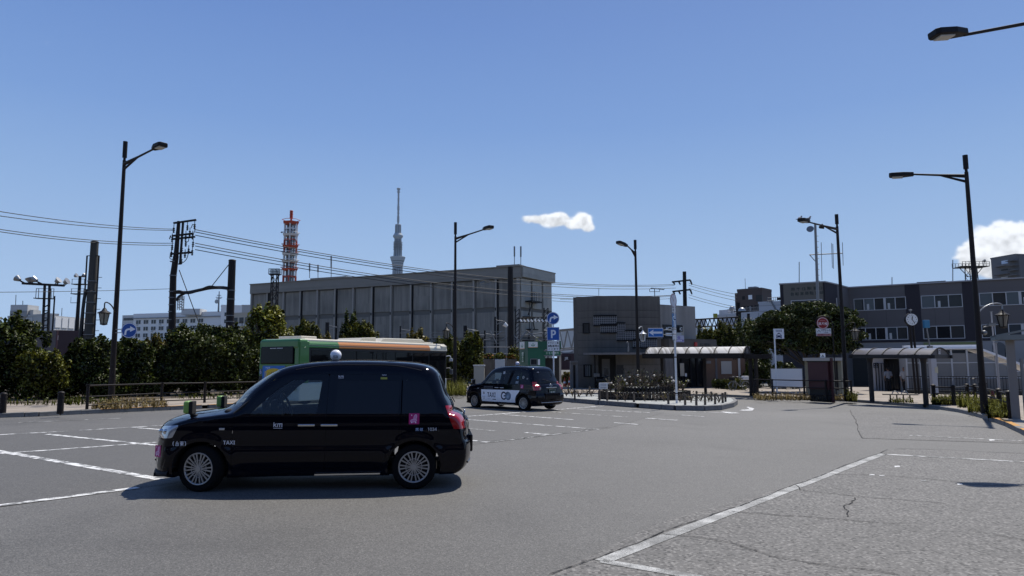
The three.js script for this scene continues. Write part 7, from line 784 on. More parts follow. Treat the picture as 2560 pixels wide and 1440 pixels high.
// ---------------------------------------------------------------- between walkway and tree: boards, kiosk, signs, railing, low house, bicycle
{
  const hd = 58, w = new Wall(at(1752, 903, hd), at(1862, 903, hd)), yT = at(1800, 874, hd).y, brick = std(1, 1, 1, 0.9, 0, { map: stain(256, [0.17, 0.105, 0.072], 0.15, 6, 81) }), t = thing('toilet_building', 'low orange-brown building behind the covered walkway', 'building', new V3()); part('wall', w.box(0, -1.4, w.len, yT, 5, -5), brick, t); part('roof', w.box(-0.3, yT, w.len + 0.3, yT + 0.25, 5.8, -5.3), M.darkConcrete, t);
  part('window_panel', w.pbox(1803, 935, 1828, 903, 0.06, 0.02), std(0.42, 0.41, 0.38, 0.7), t); part('wall_lamp', w.pbox(1764, 909, 1775, 902, 0.25, 0.05), M.galv, t); part('downpipe', w.pbox(1846.5, 968, 1849, 895, 0.08, 0.05), paleWall, t); { const a = w.hit(1831, 900), b = w.hit(1846, 895); part('lettering', w.plate(a[0], a[1], b[0], b[1], 0.03), alphaPrint(128, 40, (x) => write(x, '駅用口', 64, 20, 34, '#0f0b08', 0.14, 1.1)), t); } part('corner', w.pbox(1790, 968, 1792, 892, 0.05, 0.0), M.darkConcrete, t);
  bush('clipped_hedge', 'low clipped hedge block in front of the orange-brown building', 'hedge', 1836, 52, 945, 24, { seed: 91, leaf: 0.08, max: 7000, depth: 0.7, mat: M.leafMid, lobes: 12, dense: 0.7 }); bush('clipped_hedge', 'dark shaded hedge between the bicycle and the clipped hedge', 'hedge', 1800, 54, 948, 26, { seed: 92, leaf: 0.09, max: 4000, depth: 0.7 });
  bush('shade_shrub', 'dark shrubs in deep shade under the trees behind the walkway', 'shrub', 1892, 58, 905, 42, { seed: 93, max: 9000, leaf: 0.15 }); bush('shade_shrub', 'dark shrub right of the white board, under the round tree', 'shrub', 1960, 56, 908, 40, { seed: 94, max: 7000, leaf: 0.15 });
  bush('park_tree', 'broadleaf tree right behind the police box, left in the row', 'tree', 1768, 66, 822, 40, { seed: 95, tree: 1, max: 8000, leaf: 0.19, mat: M.leafMid, low: 0.25 }); bush('park_tree', 'broadleaf tree in the middle of the row behind the walkway', 'tree', 1818, 64, 815, 46, { seed: 96, tree: 1, max: 9000, leaf: 0.19, low: 0.25, mat: M.leafMid }); bush('park_tree', 'broadleaf tree with dark crown left of the big round tree', 'tree', 1884, 62, 806, 44, { seed: 97, tree: 1, max: 9000, leaf: 0.19, low: 0.25 });
  // the big round tree: own crown of flat leaf layers
  const bp = at(2022, 903, 47.5), o = onG(bp.x, -47.5, PAVE), tr = thing('round_tree', 'big round dark-leaved tree before the bicycle parking building', 'tree', o), k = 47.5 / FOC, r = rng(98), lob = []; const yt = at(2022, 752, 47.5).y - o.y, yb = at(2022, 908, 47.5).y - o.y, cy = (yt + yb) / 2 - 0.1, R = 128 * k; for (let i = 0; i < 90; i++) { const z = -0.6 + 1.6 * r(), f = r() * 6.283, s = Math.sqrt(Math.max(0.05, 1 - Math.min(z * z, 1))), q = 0.78 + 0.2 * r(); lob.push([Math.cos(f) * s * R * q, cy + z * ((yt - yb) / 2) * 0.93, Math.sin(f) * s * R * q * 0.9, 0.5 + 0.35 * r(), 0.2 + 0.12 * r(), 0.5 + 0.35 * r()]); } lob.push([0, cy + 0.2, 0, R * 0.72, (yt - yb) * 0.36, R * 0.66]);
  part('crown', leaves(lob, 60000, 0.085, 99, 0.45, 1.9), M.leafTree, tr); const br = [tube([[0, -0.1, 0], [0.05, 1, 0], [0, 2, 0.1]], 0.17, 10, 9)]; for (let i = 0; i < 9; i++) { const f = (i / 9) * 6.283 + r() * 0.4; br.push(tube([[0, 1.3 + 0.5 * r(), 0], [Math.cos(f) * R * 0.4, 2.4 + r(), Math.sin(f) * R * 0.4], [Math.cos(f) * R * 0.85, 3 + 1.8 * r(), Math.sin(f) * R * 0.8]], 0.06, 10, 6)); } part('trunk', br, M.bark, tr);
  // bicycle
  const bc = G(1772, 969, PAVE), b = thing('bicycle', 'parked bicycle with pale rear box beside the walkway', 'bicycle', onG(bc.x, -50, PAVE), 0.25); const rod = (p, q, rr = 0.018) => bar(p, q, rr, 7); for (const x of [-0.53, 0.53]) { const wh = part('wheel', [new THREE.TorusGeometry(0.31, 0.02, 8, 32).translate(x, 0.33, 0), ...[0, 1, 2, 3, 4, 5].map((i) => rod([x - 0.3 * Math.cos(i * 0.524), 0.33 - 0.3 * Math.sin(i * 0.524), 0], [x + 0.3 * Math.cos(i * 0.524), 0.33 + 0.3 * Math.sin(i * 0.524), 0], 0.004))], M.galv, b); part('mudguard', new THREE.TorusGeometry(0.345, 0.02, 6, 20, Math.PI).translate(x, 0.34, 0), M.steel, wh); } part('frame', [rod([0.53, 0.33, 0], [0.05, 0.3, 0]), rod([0.05, 0.3, 0], [0.12, 0.82, 0]), rod([0.53, 0.33, 0], [0.14, 0.72, 0], 0.012), rod([0.05, 0.3, 0], [-0.38, 0.78, 0]), rod([-0.53, 0.33, 0], [-0.36, 0.98, 0])], M.steel, b); part('saddle', rbox(0.26, 0.07, 0.16, 0.03, 0.12, 0.87, 0), M.black, b); part('handlebar', [rod([-0.36, 0.98, -0.26], [-0.36, 1.02, 0.26], 0.014), rod([-0.36, 1.0, 0.26], [-0.22, 1.0, 0.28], 0.016), rod([-0.36, 1.0, -0.26], [-0.22, 1.0, -0.28], 0.016)], M.steel, b); part('rear_box', rbox(0.42, 0.28, 0.32, 0.03, 0.5, 0.9, 0), M.whiteMetal, b); part('front_basket', rbox(0.28, 0.24, 0.32, 0.02, -0.58, 0.86, 0), M.darkMetal, b);
  // taxi stand sign
  const tp = onG(at(1939, 903, 38).x, -38, PAVE), ts = thing('taxi_stand_sign', 'white TAXI stand sign with a blue car on a thin white pole', 'sign', tp), d = 38, Y = (py) => at(1939, py, d).y - tp.y, X = (px) => at(px, 835, d).x - tp.x; part('pole', cyl(0.045, 0.04, Y(822), 0, 0, 0, 12), M.whiteMetal, ts); part('board', box(X(1959) - X(1933), Y(822) - Y(847), 0.02, (X(1959) + X(1933)) / 2, (Y(822) + Y(847)) / 2, 0.05), M.signWhite, ts);
  part('sign_print', new THREE.PlaneGeometry(X(1958.5) - X(1933.5), Y(822.5) - Y(846.5)).translate((X(1959) + X(1933)) / 2, (Y(822) + Y(847)) / 2, 0.064), print(canvasTex(256, 236, (x) => { x.fillStyle = '#e3e5ea'; x.fillRect(0, 0, 256, 236); write(x, 'TAXI', 128, 46, 76, '#151c48'); x.fillStyle = '#151c48'; x.beginPath(); x.moveTo(58, 210); x.lineTo(58, 160); x.lineTo(84, 118); x.lineTo(172, 118); x.lineTo(198, 160); x.lineTo(198, 210); x.fill(); x.fillRect(100, 96, 56, 18); x.fillRect(62, 208, 26, 20); x.fillRect(168, 208, 26, 20); x.fillStyle = '#e3e5ea'; x.beginPath(); x.moveTo(92, 130); x.lineTo(164, 130); x.lineTo(180, 158); x.lineTo(76, 158); x.fill(); x.beginPath(); x.arc(80, 180, 10, 0, 7); x.arc(176, 180, 10, 0, 7); x.fill(); })), ts);
  const wb = new Wall(at(1928, 903, 39.5), at(2006, 903, 39.2)), bo = thing('white_board', 'large blank white board standing low behind the taxi stand railing', 'board', new V3()); part('panel', wb.pbox(1928, 969, 2005, 921, 0.06, 0), M.whiteMetal, bo); part('leg', wb.pbox(1934, 982, 1936, 969, 0.06, 0), M.galv, bo); part('leg', wb.pbox(1998, 982, 2000, 969, 0.06, 0), M.galv, bo); part('frame_edge', wb.frame(...(() => { const a = wb.hit(1928, 969), b2 = wb.hit(2005, 921); return [a[0] - 0.01, a[1] - 0.01, b2[0] + 0.01, b2[1] + 0.01]; })(), 0.03, 0.08, -0.01), M.galv, bo);
  const kw = new Wall(at(2010, 903, 42), at(2106, 903, 41)), ks = thing('kiosk', 'small beige kiosk with flat roof slab behind the red board', 'kiosk', new V3()), olive = std(0.17, 0.17, 0.13, 0.75); part('wall', kw.pbox(2015, 984, 2102, 901, 2.2, -2.2), olive, ks); part('roof_slab', kw.pbox(2009, 902, 2106, 894, 2.9, -2.5), std(0.34, 0.34, 0.33, 0.7), ks); part('door_line', kw.pbox(2092, 976, 2093.5, 903, 0.02, 0.0), M.darkMetal, ks); part('pictogram_board', [kw.pbox(2050, 894, 2062, 883, 0.05, -0.3)], M.signWhite, ks); { const a = kw.hit(2051, 894), e = kw.hit(2061, 884); part('pictogram', kw.plate(a[0], a[1], e[0], e[1], -0.24), print(canvasTex(64, 64, (x) => { x.fillStyle = '#d6d8da'; x.fillRect(0, 0, 64, 64); x.fillStyle = '#444'; x.beginPath(); x.moveTo(10, 54); x.lineTo(32, 14); x.lineTo(56, 54); x.lineTo(40, 54); x.lineTo(32, 38); x.lineTo(24, 54); x.fill(); })), ks); }
  const p1 = G(2030, 999, PAVE), p2 = G(2086, 1002, PAVE), rw = new Wall(p1, p2), rb = thing('red_board', 'tall dark red board standing at the kerb in front of the kiosk', 'board', new V3()), maroon = std(0.050, 0.007, 0.011, 0.55); const ra = rw.hit(2029, 972)[1], rt = rw.hit(2058, 905)[1]; part('panel', rw.box(0.0, ra, rw.len * 0.9, rt, 0.35, -0.17), maroon, rb); part('skirt', rw.box(0.02, p1.y - 0.08, rw.len * 0.88, ra, 0.3, -0.16), M.black, rb); part('post', rw.box(rw.len * 0.92, p1.y - 0.1, rw.len, rt + 0.2, 0.1, -0.05), maroon, rb); part('top_cap', rw.box(-0.03, rt, rw.len * 0.93, rt + 0.05, 0.42, -0.2), M.darkMetal, rb);
  // fire hydrant sign on a hooked pole
  const fp = onG(at(2086, 903, 36.5).x, -36.5, PAVE), fd = 36.5, f = thing('hydrant_sign', 'round red hydrant sign with a small board under it, in front of the tree', 'sign', fp), FY = (py) => at(2057, py, fd).y - fp.y, FX = (px) => at(px, 830, fd).x - fp.x; part('pole', [tube([[0, 0, 0], [0, FY(860), 0], [0, FY(812), 0], [FX(2076), FY(796), 0], [FX(2057), FY(790.5), 0], [FX(2044), FY(796), 0], [FX(2039.5), FY(806), 0]], 0.032, 50, 8)], M.poleBrown, f);
  part('disc', new THREE.CylinderGeometry(0.325, 0.325, 0.03, 40).rotateX(1.5708).translate(FX(2057), FY(808), 0.03), M.darkMetal, f); part('disc_print', new THREE.CircleGeometry(0.325, 40).translate(FX(2057), FY(808), 0.048), print(canvasTex(256, 256, (x) => { x.fillStyle = '#8e1518'; x.fillRect(0, 0, 256, 256); x.strokeStyle = '#d9cfcf'; x.lineWidth = 12; x.beginPath(); x.arc(128, 128, 112, 0, 7); x.stroke(); write(x, '消火栓', 128, 136, 62, '#e6dede', 0.13, 1.06); x.fillStyle = '#c99'; for (let i = 0; i < 6; i++) x.fillRect(76 + i * 18, 66, 12, 12); })), f);
  part('board', [box(FX(2077) - FX(2040), FY(821) - FY(840), 0.025, (FX(2040) + FX(2077)) / 2, (FY(821) + FY(840)) / 2, 0.03)], M.signWhite, f); part('board_print', new THREE.PlaneGeometry(FX(2077) - FX(2040), FY(821) - FY(840)).translate((FX(2040) + FX(2077)) / 2, (FY(821) + FY(840)) / 2, 0.046), print(canvasTex(256, 128, (x) => { x.fillStyle = '#d4d6d8'; x.fillRect(0, 0, 256, 128); x.strokeStyle = '#555b66'; x.lineWidth = 8; x.beginPath(); x.moveTo(18, 64); x.lineTo(44, 30); x.lineTo(72, 64); x.stroke(); write(x, 'マグタレ行', 165, 34, 34, '#333943', 0.13, 1.0); write(x, '口専用', 165, 68, 24, '#555b66'); x.fillStyle = '#b08a8a'; x.fillRect(0, 88, 256, 40); write(x, '転車駅千住南', 128, 108, 28, '#7c1c20', 0.14, 1.2); })), f);
  railing('railing', 'low dark three-rail railing at the kerb under the taxi stand sign', [[1886, 992.5], [1932, 995], [2012, 999], [2066, 1001.5], [2130, 1003]].map(([x, y]) => G(x, y, PAVE)), 1.02, [[0.95, 0.03], [0.6, 0.025], [0.25, 0.025]], M.poleBrown, 0.05);
  weeds('dry grass tufts along the kerb under the taxi stand railing', [[1885, 993, 2130, 1002]], 1100, 0.30, 12, M.leafDry); weeds('green tuft of grass at the end of the taxi stand railing', [[2118, 1004, 2142, 1000]], 420, 0.5, 13);
  weeds('overgrown yellow-green weeds in the verge at the right railing', [[2395, 1020, 2540, 1008], [2420, 1032, 2530, 1016], [2470, 1046, 2530, 1030], [2330, 1013, 2420, 1008]], 4000, 0.44, 14);
}
// ---------------------------------------------------------------- right verge: railing, cone, bench, posts
railing('railing', 'brown railing with knobbed posts along the weedy verge at the right', [[2336, 1010], [2386, 1013], [2420, 1005], [2440, 1006], [2501, 1033], [2527, 1046]].map(([x, y]) => G(x, y, PAVE)), 0.86, [[0.9, 0.032], [0.56, 0.03], [0.24, 0.03]], M.poleBrown, 0.085, true);
{ const t = thing('traffic_cone', 'dull red traffic cone behind the right verge railing', 'traffic cone', G(2484, 1016, PAVE)); part('cone', lathe([[0.17, 0.02], [0.03, 0.68], [0.004, 0.7]], 18), std(0.16, 0.02, 0.02, 0.6), t); part('base', box(0.4, 0.03, 0.4, 0, 0.015, 0), std(0.12, 0.02, 0.02, 0.6), t); part('collar', lathe([[0.125, 0.24], [0.095, 0.38]], 18), std(0.3, 0.1, 0.09, 0.6), t); }
{ const p = G(2251, 1005, PAVE), t = thing('bench', 'low slab bench with two metal arm loops under the bus shelter', 'bench', p, -0.35), k = -p.z / FOC; part('seat', rbox(1.5, 0.05, 0.36, 0.015, 0, 0.36, 0), std(0.10, 0.085, 0.07, 0.7), t); for (const x of [-0.42, -0.14, 0.14, 0.42]) part('leg', bar([x, 0, 0], [x, 0.34, 0], 0.03), M.darkMetal, t); for (const x of [-0.2, 0.2]) part('arm_loop', new THREE.TorusGeometry(0.13, 0.022, 8, 20, Math.PI).translate(x, 0.38, 0), M.steel, t); weeds('grass growing round the bench legs', [[2222, 1008, 2284, 1003]], 150, 0.22, 21); }
{ // clock on a pole, guide sign, slim posts
  const d = 45.5, p = onG(at(2286, 903, d).x, -d, PAVE), t = thing('clock', 'round white station clock on a dark double pole', 'clock', p), Y = (py) => at(2280, py, d).y - p.y, X = (px, py) => at(px, py, d).x - p.x; for (const e of [0, 0.22]) part('pole', bar([e - 0.05, 0, 0], [X(2278, 812) + e - 0.1, Y(812), 0], 0.07, 12), M.poleBrown, t); const cx = X(2278, 799), cy = Y(799); part('case', new THREE.CylinderGeometry(0.43, 0.43, 0.16, 48).rotateX(1.5708).translate(cx, cy, 0), M.darkMetal, t);
  const fc = part('face', new THREE.CircleGeometry(0.385, 48).translate(cx, cy, 0.083), print(canvasTex(256, 256, (x) => { x.fillStyle = '#d9dbda'; x.fillRect(0, 0, 256, 256); x.fillStyle = '#17181a'; x.font = 'bold 36px sans-serif'; x.textAlign = 'center'; x.textBaseline = 'middle'; for (let h = 1; h <= 12; h++) x.fillText(String(h), 128 + 96 * Math.sin(h * 0.5236), 128 - 96 * Math.cos(h * 0.5236)); })), t); const hand = (a, l, w) => part('hand', box(w, l, 0.012).translate(0, l * 0.42, 0).rotateZ(-a).translate(cx, cy, 0.1), M.black, fc); hand(0.21, 0.24, 0.05); hand(2.5, 0.33, 0.035); part('lamp_bracket', [tube([[cx, cy + 0.42, 0], [cx - 0.02, cy + 0.6, 0], [cx - 0.1, cy + 0.66, 0.05]], 0.025, 12, 6), rbox(0.16, 0.12, 0.14, 0.02, cx - 0.04, cy + 0.62, 0.05)], M.galv, t);
  const q = onG(at(2331, 903, 44.5).x, -44.5, PAVE), g = thing('guide_sign', 'pale grey square pillar with blue sign box on a thin mast', 'sign', q), GY = (py) => at(2325, py, 44.5).y - q.y; part('pillar', box(0.34, GY(872), 0.3, 0, GY(872) / 2, 0), std(0.36, 0.37, 0.40, 0.6), g); part('cap', rbox(0.26, 0.2, 0.26, 0.02, -0.1, GY(868), 0), M.galv, g); part('mast', bar([-0.1, GY(870), 0], [-0.22, GY(818), 0], 0.045), M.galv, g); part('sign_box', rbox(0.36, GY(800) - GY(820), 0.2, 0.02, -0.23, GY(810), 0), std(0.02, 0.16, 0.30, 0.4), g); part('notice', box(0.2, 0.34, 0.01, 0.12, GY(925), 0.16), std(0.45, 0.42, 0.30), g);
  for (const [px, py0, py1, dd, l] of [[2493, 858, 976, 43, 'slim white post in front of the sloping glass roof'], [2488, 780, 976, 50, 'thin grey mast behind the lantern of the right lamp']]) { const o = onG(at(px, 903, dd).x, -dd, PAVE), s = thing('slim_post', l, 'post', o); part('post', cyl(0.065, 0.05, at(px, py0, dd).y - o.y, 0, 0, 0, 12), std(0.26, 0.26, 0.27, 0.6), s); part('cap', cyl(0.1, 0.1, 0.05, 0, at(px, py0, dd).y - o.y, 0, 12), M.galv, s); }
}
// ---------------------------------------------------------------- lobby, glass stair enclosure
{
  const w = new Wall(at(2164, 903, 53), at(2270, 903, 51)), t = thing('station_lobby', 'small lobby with open dark doorway where two people stand', 'building', new V3()), y1 = w.hit(2200, 889)[1], pale = std(0.40, 0.40, 0.42, 0.7); const a = w.hit(2207, 900)[0], b = w.hit(2256, 900)[0]; part('front_wall', [w.box(w.hit(2170, 900)[0], -1.4, a, y1, 0.2, -0.2)], pale, t); part('front_wall', [w.box(b, -1.4, w.len, y1, 0.2, -0.2)], pale, t); part('lintel', w.box(a, w.hit(2230, 897)[1], b, y1, 0.2, -0.2), pale, t); part('back_wall', [w.box(0, -1.4, w.len, y1, 0.2, -3.4)], M.black, t); part('side_wall', [w.box(w.hit(2168, 900)[0], -1.4, w.hit(2170, 900)[0], y1, 3.4, -3.4)], pale, t); part('roof', w.box(-0.3, y1, w.len + 0.3, y1 + 0.2, 4.0, -3.6), M.darkConcrete, t); part('sliding_door', w.box(b - 1.2, -1.3, b - 0.05, w.hit(2240, 900)[1], 0.04, -0.9), phys(0.03, 0.03, 0.035, 0.1), t); part('notice', w.box(w.hit(2238, 0)[0], w.hit(2238, 923)[1], w.hit(2250, 0)[0], w.hit(2238, 916)[1], 0.02, -0.84), M.signWhite, t); part('floor', w.box(0, -1.5, w.len, -1.05, 3.6, -3.4), M.darkConcrete, t);
  { const c = w.hit(2184, 920), e = w.hit(2196, 907); part('notice_board', w.plate(c[0], c[1], e[0], e[1], 0.03), print(canvasTex(64, 72, (x) => { x.fillStyle = '#1a2234'; x.fillRect(0, 0, 64, 72); x.strokeStyle = '#aab3c4'; x.lineWidth = 6; x.beginPath(); x.arc(32, 24, 14, 0, 7); x.stroke(); x.fillStyle = '#aab3c4'; x.fillRect(12, 50, 40, 6); x.fillRect(12, 60, 40, 5); })), t); }
  for (let i = 0; i < 7; i++) part('door_slat', w.box(w.hit(2134, 0)[0] + i * 0.2, -1.3, w.hit(2134, 0)[0] + i * 0.2 + 0.06, w.hit(2140, 909)[1], 0.06, 0.1), M.darkMetal, t); part('side_gate_rail', w.box(w.hit(2134, 0)[0], w.hit(2140, 909)[1], w.hit(2163, 0)[0], w.hit(2140, 908)[1], 0.06, 0.1), M.darkMetal, t);
  const A = at(2266, 903, 48.5), B = at(2640, 903, 45.5), g = new Wall(A, B), s = thing('glass_stair', 'glazed stair enclosure with white roof that slopes down to the right', 'stair enclosure', new V3()), al = std(0.50, 0.51, 0.52, 0.4, 0.3), pane = new THREE.MeshPhysicalMaterial({ color: new THREE.Color().setRGB(0.55, 0.56, 0.56), roughness: 0.28, transmission: 0.7, thickness: 0, side: THREE.DoubleSide }), U = (px) => g.hit(px, 903)[0], Yg = (py, px = 2400) => g.hit(px, py)[1];
  const yR = Yg(873), yF = Yg(1000) - 0.2, uE = U(2452), W = 3.0, topAt = (u) => (u <= uE ? yR : yR - (u - uE) * 0.47); const cols = [2266, 2300, 2336, 2379, 2418, 2454, 2490, 2530, 2580, 2640].map(U);
  for (let i = 0; i < cols.length; i++) { part('column', g.box(cols[i] - 0.05, yF, cols[i] + 0.05, topAt(cols[i]), 0.12, -0.06), al, s); if (i < cols.length - 1) { const u0 = cols[i] + 0.05, u1 = cols[i + 1] - 0.05, lev = [Yg(944), Yg(908), yR - 0.25]; for (let j = 0; j < 2; j++) { const top = Math.min(lev[j + 1], topAt(u1) - 0.1); if (top > lev[j] + 0.15) { part('glass_pane', g.plate(u0, lev[j] + 0.04, u1, top - 0.02, 0), pane, s); } part('transom', g.box(cols[i], Math.min(lev[j], topAt(u1) - 0.2), cols[i + 1], Math.min(lev[j], topAt(u1) - 0.2) + 0.07, 0.08, -0.04), al, s); } part('base_panel', g.box(u0, yF, u1, Math.min(lev[0] - 0.08, topAt(u1) - 0.3), 0.06, -0.04), std(0.20, 0.175, 0.15, 0.6), s); } }
  part('back_panel', [g.box(0, yF, uE, yR - 0.3, 0.1, -W)], std(0.34, 0.34, 0.34, 0.6), s); part('end_wall', [g.box(0, yF, 0.08, yR, W, -W)], pane, s); for (let i = 1; i < 7; i++) part('end_bar', g.box(-0.03, yF, 0.03, yR, 0.05, -W + i * 0.45), al, s);
  const wr = std(0.80, 0.80, 0.80, 0.32); part('roof', [g.box(-0.1, yR, uE + 0.1, yR + 0.12, W + 0.3, -W - 0.1)], wr, s); part('roof_fascia', [g.box(-0.1, yR + 0.12, uE, yR + 0.3, 0.5, -0.6)], wr, s); const e0 = g.pt(uE, yR, 0.1), e1 = g.pt(cols.at(-1), topAt(cols.at(-1)), 0.1); part('sloping_roof', [beam(e0.clone().addScaledVector(g.n, -W / 2), e1.clone().addScaledVector(g.n, -W / 2), W + 0.3, 0.14)], wr, s); part('handrail', [bar(g.pt(uE, yR - 0.75, -0.3), g.pt(cols.at(-1), topAt(cols.at(-1)) - 0.75, -0.3), 0.04)], al, s); part('stair_flight', [beam(g.pt(uE, yF + 1.6, -1.5), g.pt(cols.at(-1), yF - 1.8, -1.5), 2, 0.3)], M.grey, s);
  { const a2 = g.hit(2281, 918), b2 = g.hit(2308, 909); part('lettering', g.plate(a2[0], a2[1], b2[0], b2[1], 0.03), alphaPrint(256, 84, (x) => { write(x, 'エレベーター', 128, 26, 38, '#22242a', 0.12, 1.02); x.strokeStyle = '#22242a'; x.lineWidth = 5; x.strokeRect(150, 52, 24, 24); }), s); const c2 = g.hit(2337, 933), d2 = g.hit(2344, 916); part('notice', g.plate(c2[0], c2[1], d2[0], d2[1], 0.03), std(0.5, 0.46, 0.3), s); }
  // dark baluster fence in front of it
  const f = new Wall(at(2262, 903, 46.5), at(2640, 903, 43.5)), fe = thing('baluster_fence', 'dark metal baluster fence in front of the glass stair enclosure', 'fence', new V3()), F0 = f.hit(2400, 976)[1], F1 = f.hit(2400, 940.5)[1]; part('top_rail', f.box(0, F1 - 0.05, f.len, F1, 0.05, 0), M.darkMetal, fe); part('bottom_rail', f.box(0, F0 + 0.05, f.len, F0 + 0.1, 0.05, 0), M.darkMetal, fe); const n = Math.round(f.len / 0.17), bal = f.box(-0.012, F0, 0.012, F1 - 0.05, 0.024, 0.012), p0 = bal.clone(); for (let i = 0; i <= n; i++) { const m = part('baluster', p0, M.darkMetal, fe); m.position.copy(f.u).multiplyScalar((i * f.len) / n); } part('kerb_wall', f.box(0, F0 - 0.5, f.len, F0, 0.25, -0.1), M.black, fe);
}
// ---------------------------------------------------------------- bicycle parking building
{
  const purple = std(1, 1, 1, 0.85, 0, { map: stain(256, [0.115, 0.106, 0.106], 0.06, 3, 101) }), dark = std(0.026, 0.022, 0.028, 0.85), tan = std(0.13, 0.122, 0.105, 0.85), frm = std(0.46, 0.46, 0.47, 0.5), pale = std(1, 1, 1, 0.85, 0, { map: stain(256, [0.27, 0.265, 0.265], 0.08, 3, 103) });
  const A = at(2127, 903, 84), B = at(2640, 903, 73.5), w = new Wall(A, B), t = thing('bicycle_parking_building', 'long three-storey dark grey building with rows of windows at the right', 'building', new V3()), yT = at(2127, 720.5, 84).y, L = w.len, U = (px, py = 800) => w.hit(px, py)[0];
  part('core_wall', w.box(-0.2, -2, L, yT, 14, -14.3), M.black, t); part('coping', w.box(-0.1, yT, L, yT + 0.14, 0.5, -0.2), std(0.32, 0.32, 0.33, 0.6), t);
  const yA = [w.hit(2200, 744.5)[1], w.hit(2200, 775.5)[1], w.hit(2200, 818.5)[1], w.hit(2200, 850)[1], w.hit(2200, 853)[1], w.hit(2200, 872)[1]], bands = [[U(2266.7, 800), U(2304, 800)], [U(2411, 800), U(2445, 800)]]; const groups = [[0, U(2137), U(2268), bands[0][0]], [bands[0][1], U(2306), U(2410), bands[1][0]], [bands[1][1], U(2452), U(2590), L]];
  for (const [a, b] of bands) part('dark_band', w.box(a, yA[3] - 0.3, b, yT, 0.14, 0), dark, t);
  const glassD = phys(0.012, 0.013, 0.016, 0.05, { specularIntensity: 0.6 }), glassL = phys(0.045, 0.055, 0.065, 0.05, { specularIntensity: 0.9 }), r = rng(5);
  for (const [g0, w0, w1, g1] of groups) {
    for (const [hi, lo] of [[yT, yA[0]], [yA[1], yA[2]]]) part('wall_panel', w.box(g0, lo, g1, hi, 0.1, 0), purple, t); for (let k = 1; k < 3; k++) part('panel_joint', w.box(lerp(g0, g1, k / 3) - 0.02, yA[2], lerp(g0, g1, k / 3), yA[1], 0.012, 0.1), dark, t);
    for (const [top, bot] of [[yA[0], yA[1]], [yA[2], yA[3]]]) { if (w0 > g0 + 0.05) part('wall_panel', w.box(g0, bot, w0, top, 0.1, 0), purple, t); if (g1 > w1 + 0.05) part('wall_panel', w.box(w1, bot, g1, top, 0.1, 0), purple, t); const n = Math.round((w1 - w0) / 1.22); const wd = part('window_band', w.frame(w0, bot, w1, top, 0.07, 0.16, 0), frm, t); for (let i = 0; i < n; i++) { const a = lerp(w0, w1, i / n), b = lerp(w0, w1, (i + 1) / n), q = r(); part('pane', w.box(a + 0.05, bot + 0.07, b - 0.05, top - 0.07, 0.03, q < 0.45 ? -0.05 : 0.05), q < 0.45 ? M.black : q < 0.75 ? glassD : glassL, wd); if (i) part('mullion', w.box(a - (i % 3 === 0 ? 0.13 : 0.045), bot + 0.07, a + (i % 3 === 0 ? 0.13 : 0.045), top - 0.07, 0.14, 0), frm, wd); if (q > 0.5 && i % 2) part('blind', w.box(a + 0.3, bot + 0.1, a + 0.55, bot + 0.8, 0.02, 0.09), paleWall, wd); } }
    part('sill_band', w.box(g0, yA[3] - 0.3, g1, yA[3], 0.2, 0), dark, t);
  }
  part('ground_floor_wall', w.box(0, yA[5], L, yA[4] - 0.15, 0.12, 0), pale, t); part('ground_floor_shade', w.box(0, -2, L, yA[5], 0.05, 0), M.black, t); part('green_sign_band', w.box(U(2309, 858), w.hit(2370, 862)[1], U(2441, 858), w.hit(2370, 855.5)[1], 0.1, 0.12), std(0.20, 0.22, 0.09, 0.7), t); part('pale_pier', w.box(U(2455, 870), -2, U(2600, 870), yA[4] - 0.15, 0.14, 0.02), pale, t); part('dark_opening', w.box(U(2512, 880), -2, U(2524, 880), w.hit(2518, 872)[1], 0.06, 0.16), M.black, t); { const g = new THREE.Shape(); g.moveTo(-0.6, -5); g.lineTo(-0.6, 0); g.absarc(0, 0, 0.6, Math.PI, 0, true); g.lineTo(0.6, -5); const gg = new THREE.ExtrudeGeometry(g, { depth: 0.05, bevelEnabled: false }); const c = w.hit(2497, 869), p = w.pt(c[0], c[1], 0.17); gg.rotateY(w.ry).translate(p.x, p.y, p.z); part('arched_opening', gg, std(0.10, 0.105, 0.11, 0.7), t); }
  // sign tower with the big raised characters
  const T0 = at(1958, 903, 79.7), T1 = at(2067, 903, 77.5), tw = new Wall(T0, T1), tl = tw.len; part('tower_core', [tw.box(0, -2, tl, yT, 6, -6)], dark, t); const sg = part('sign_wall', [tw.box(tl * 0.085, tw.hit(2010, 800)[1], tl, yT - 0.02, 0.12, 0)], tan, t); part('coping', [tw.box(-0.05, yT, tl + 0.05, yT + 0.14, 0.5, -0.3)], std(0.30, 0.30, 0.31, 0.6), t);
  const letters = new THREE.MeshStandardMaterial({ transparent: true, roughness: 0.8, map: canvasTex(1024, 300, (x) => { write(x, '南千住駅東口', 512, 76, 104, '#343a35', 0.13, 1.42); write(x, '自転車等駐車場', 512, 224, 104, '#343a35', 0.13, 1.26); }) }); { const a = tw.hit(1970, 742), b = tw.hit(2065, 713); part('lettering', tw.plate(a[0], a[1], b[0], b[1], 0.135), letters, sg); } { const a = tw.hit(1978, 765), b = tw.hit(2056, 748); part('window', tw.box(a[0], a[1], b[0], b[1], 0.04, 0.12), glassD, t); part('window_frame', tw.frame(a[0], a[1], b[0], b[1], 0.08, 0.1, 0.12), frm, t.children.at(-1)); }
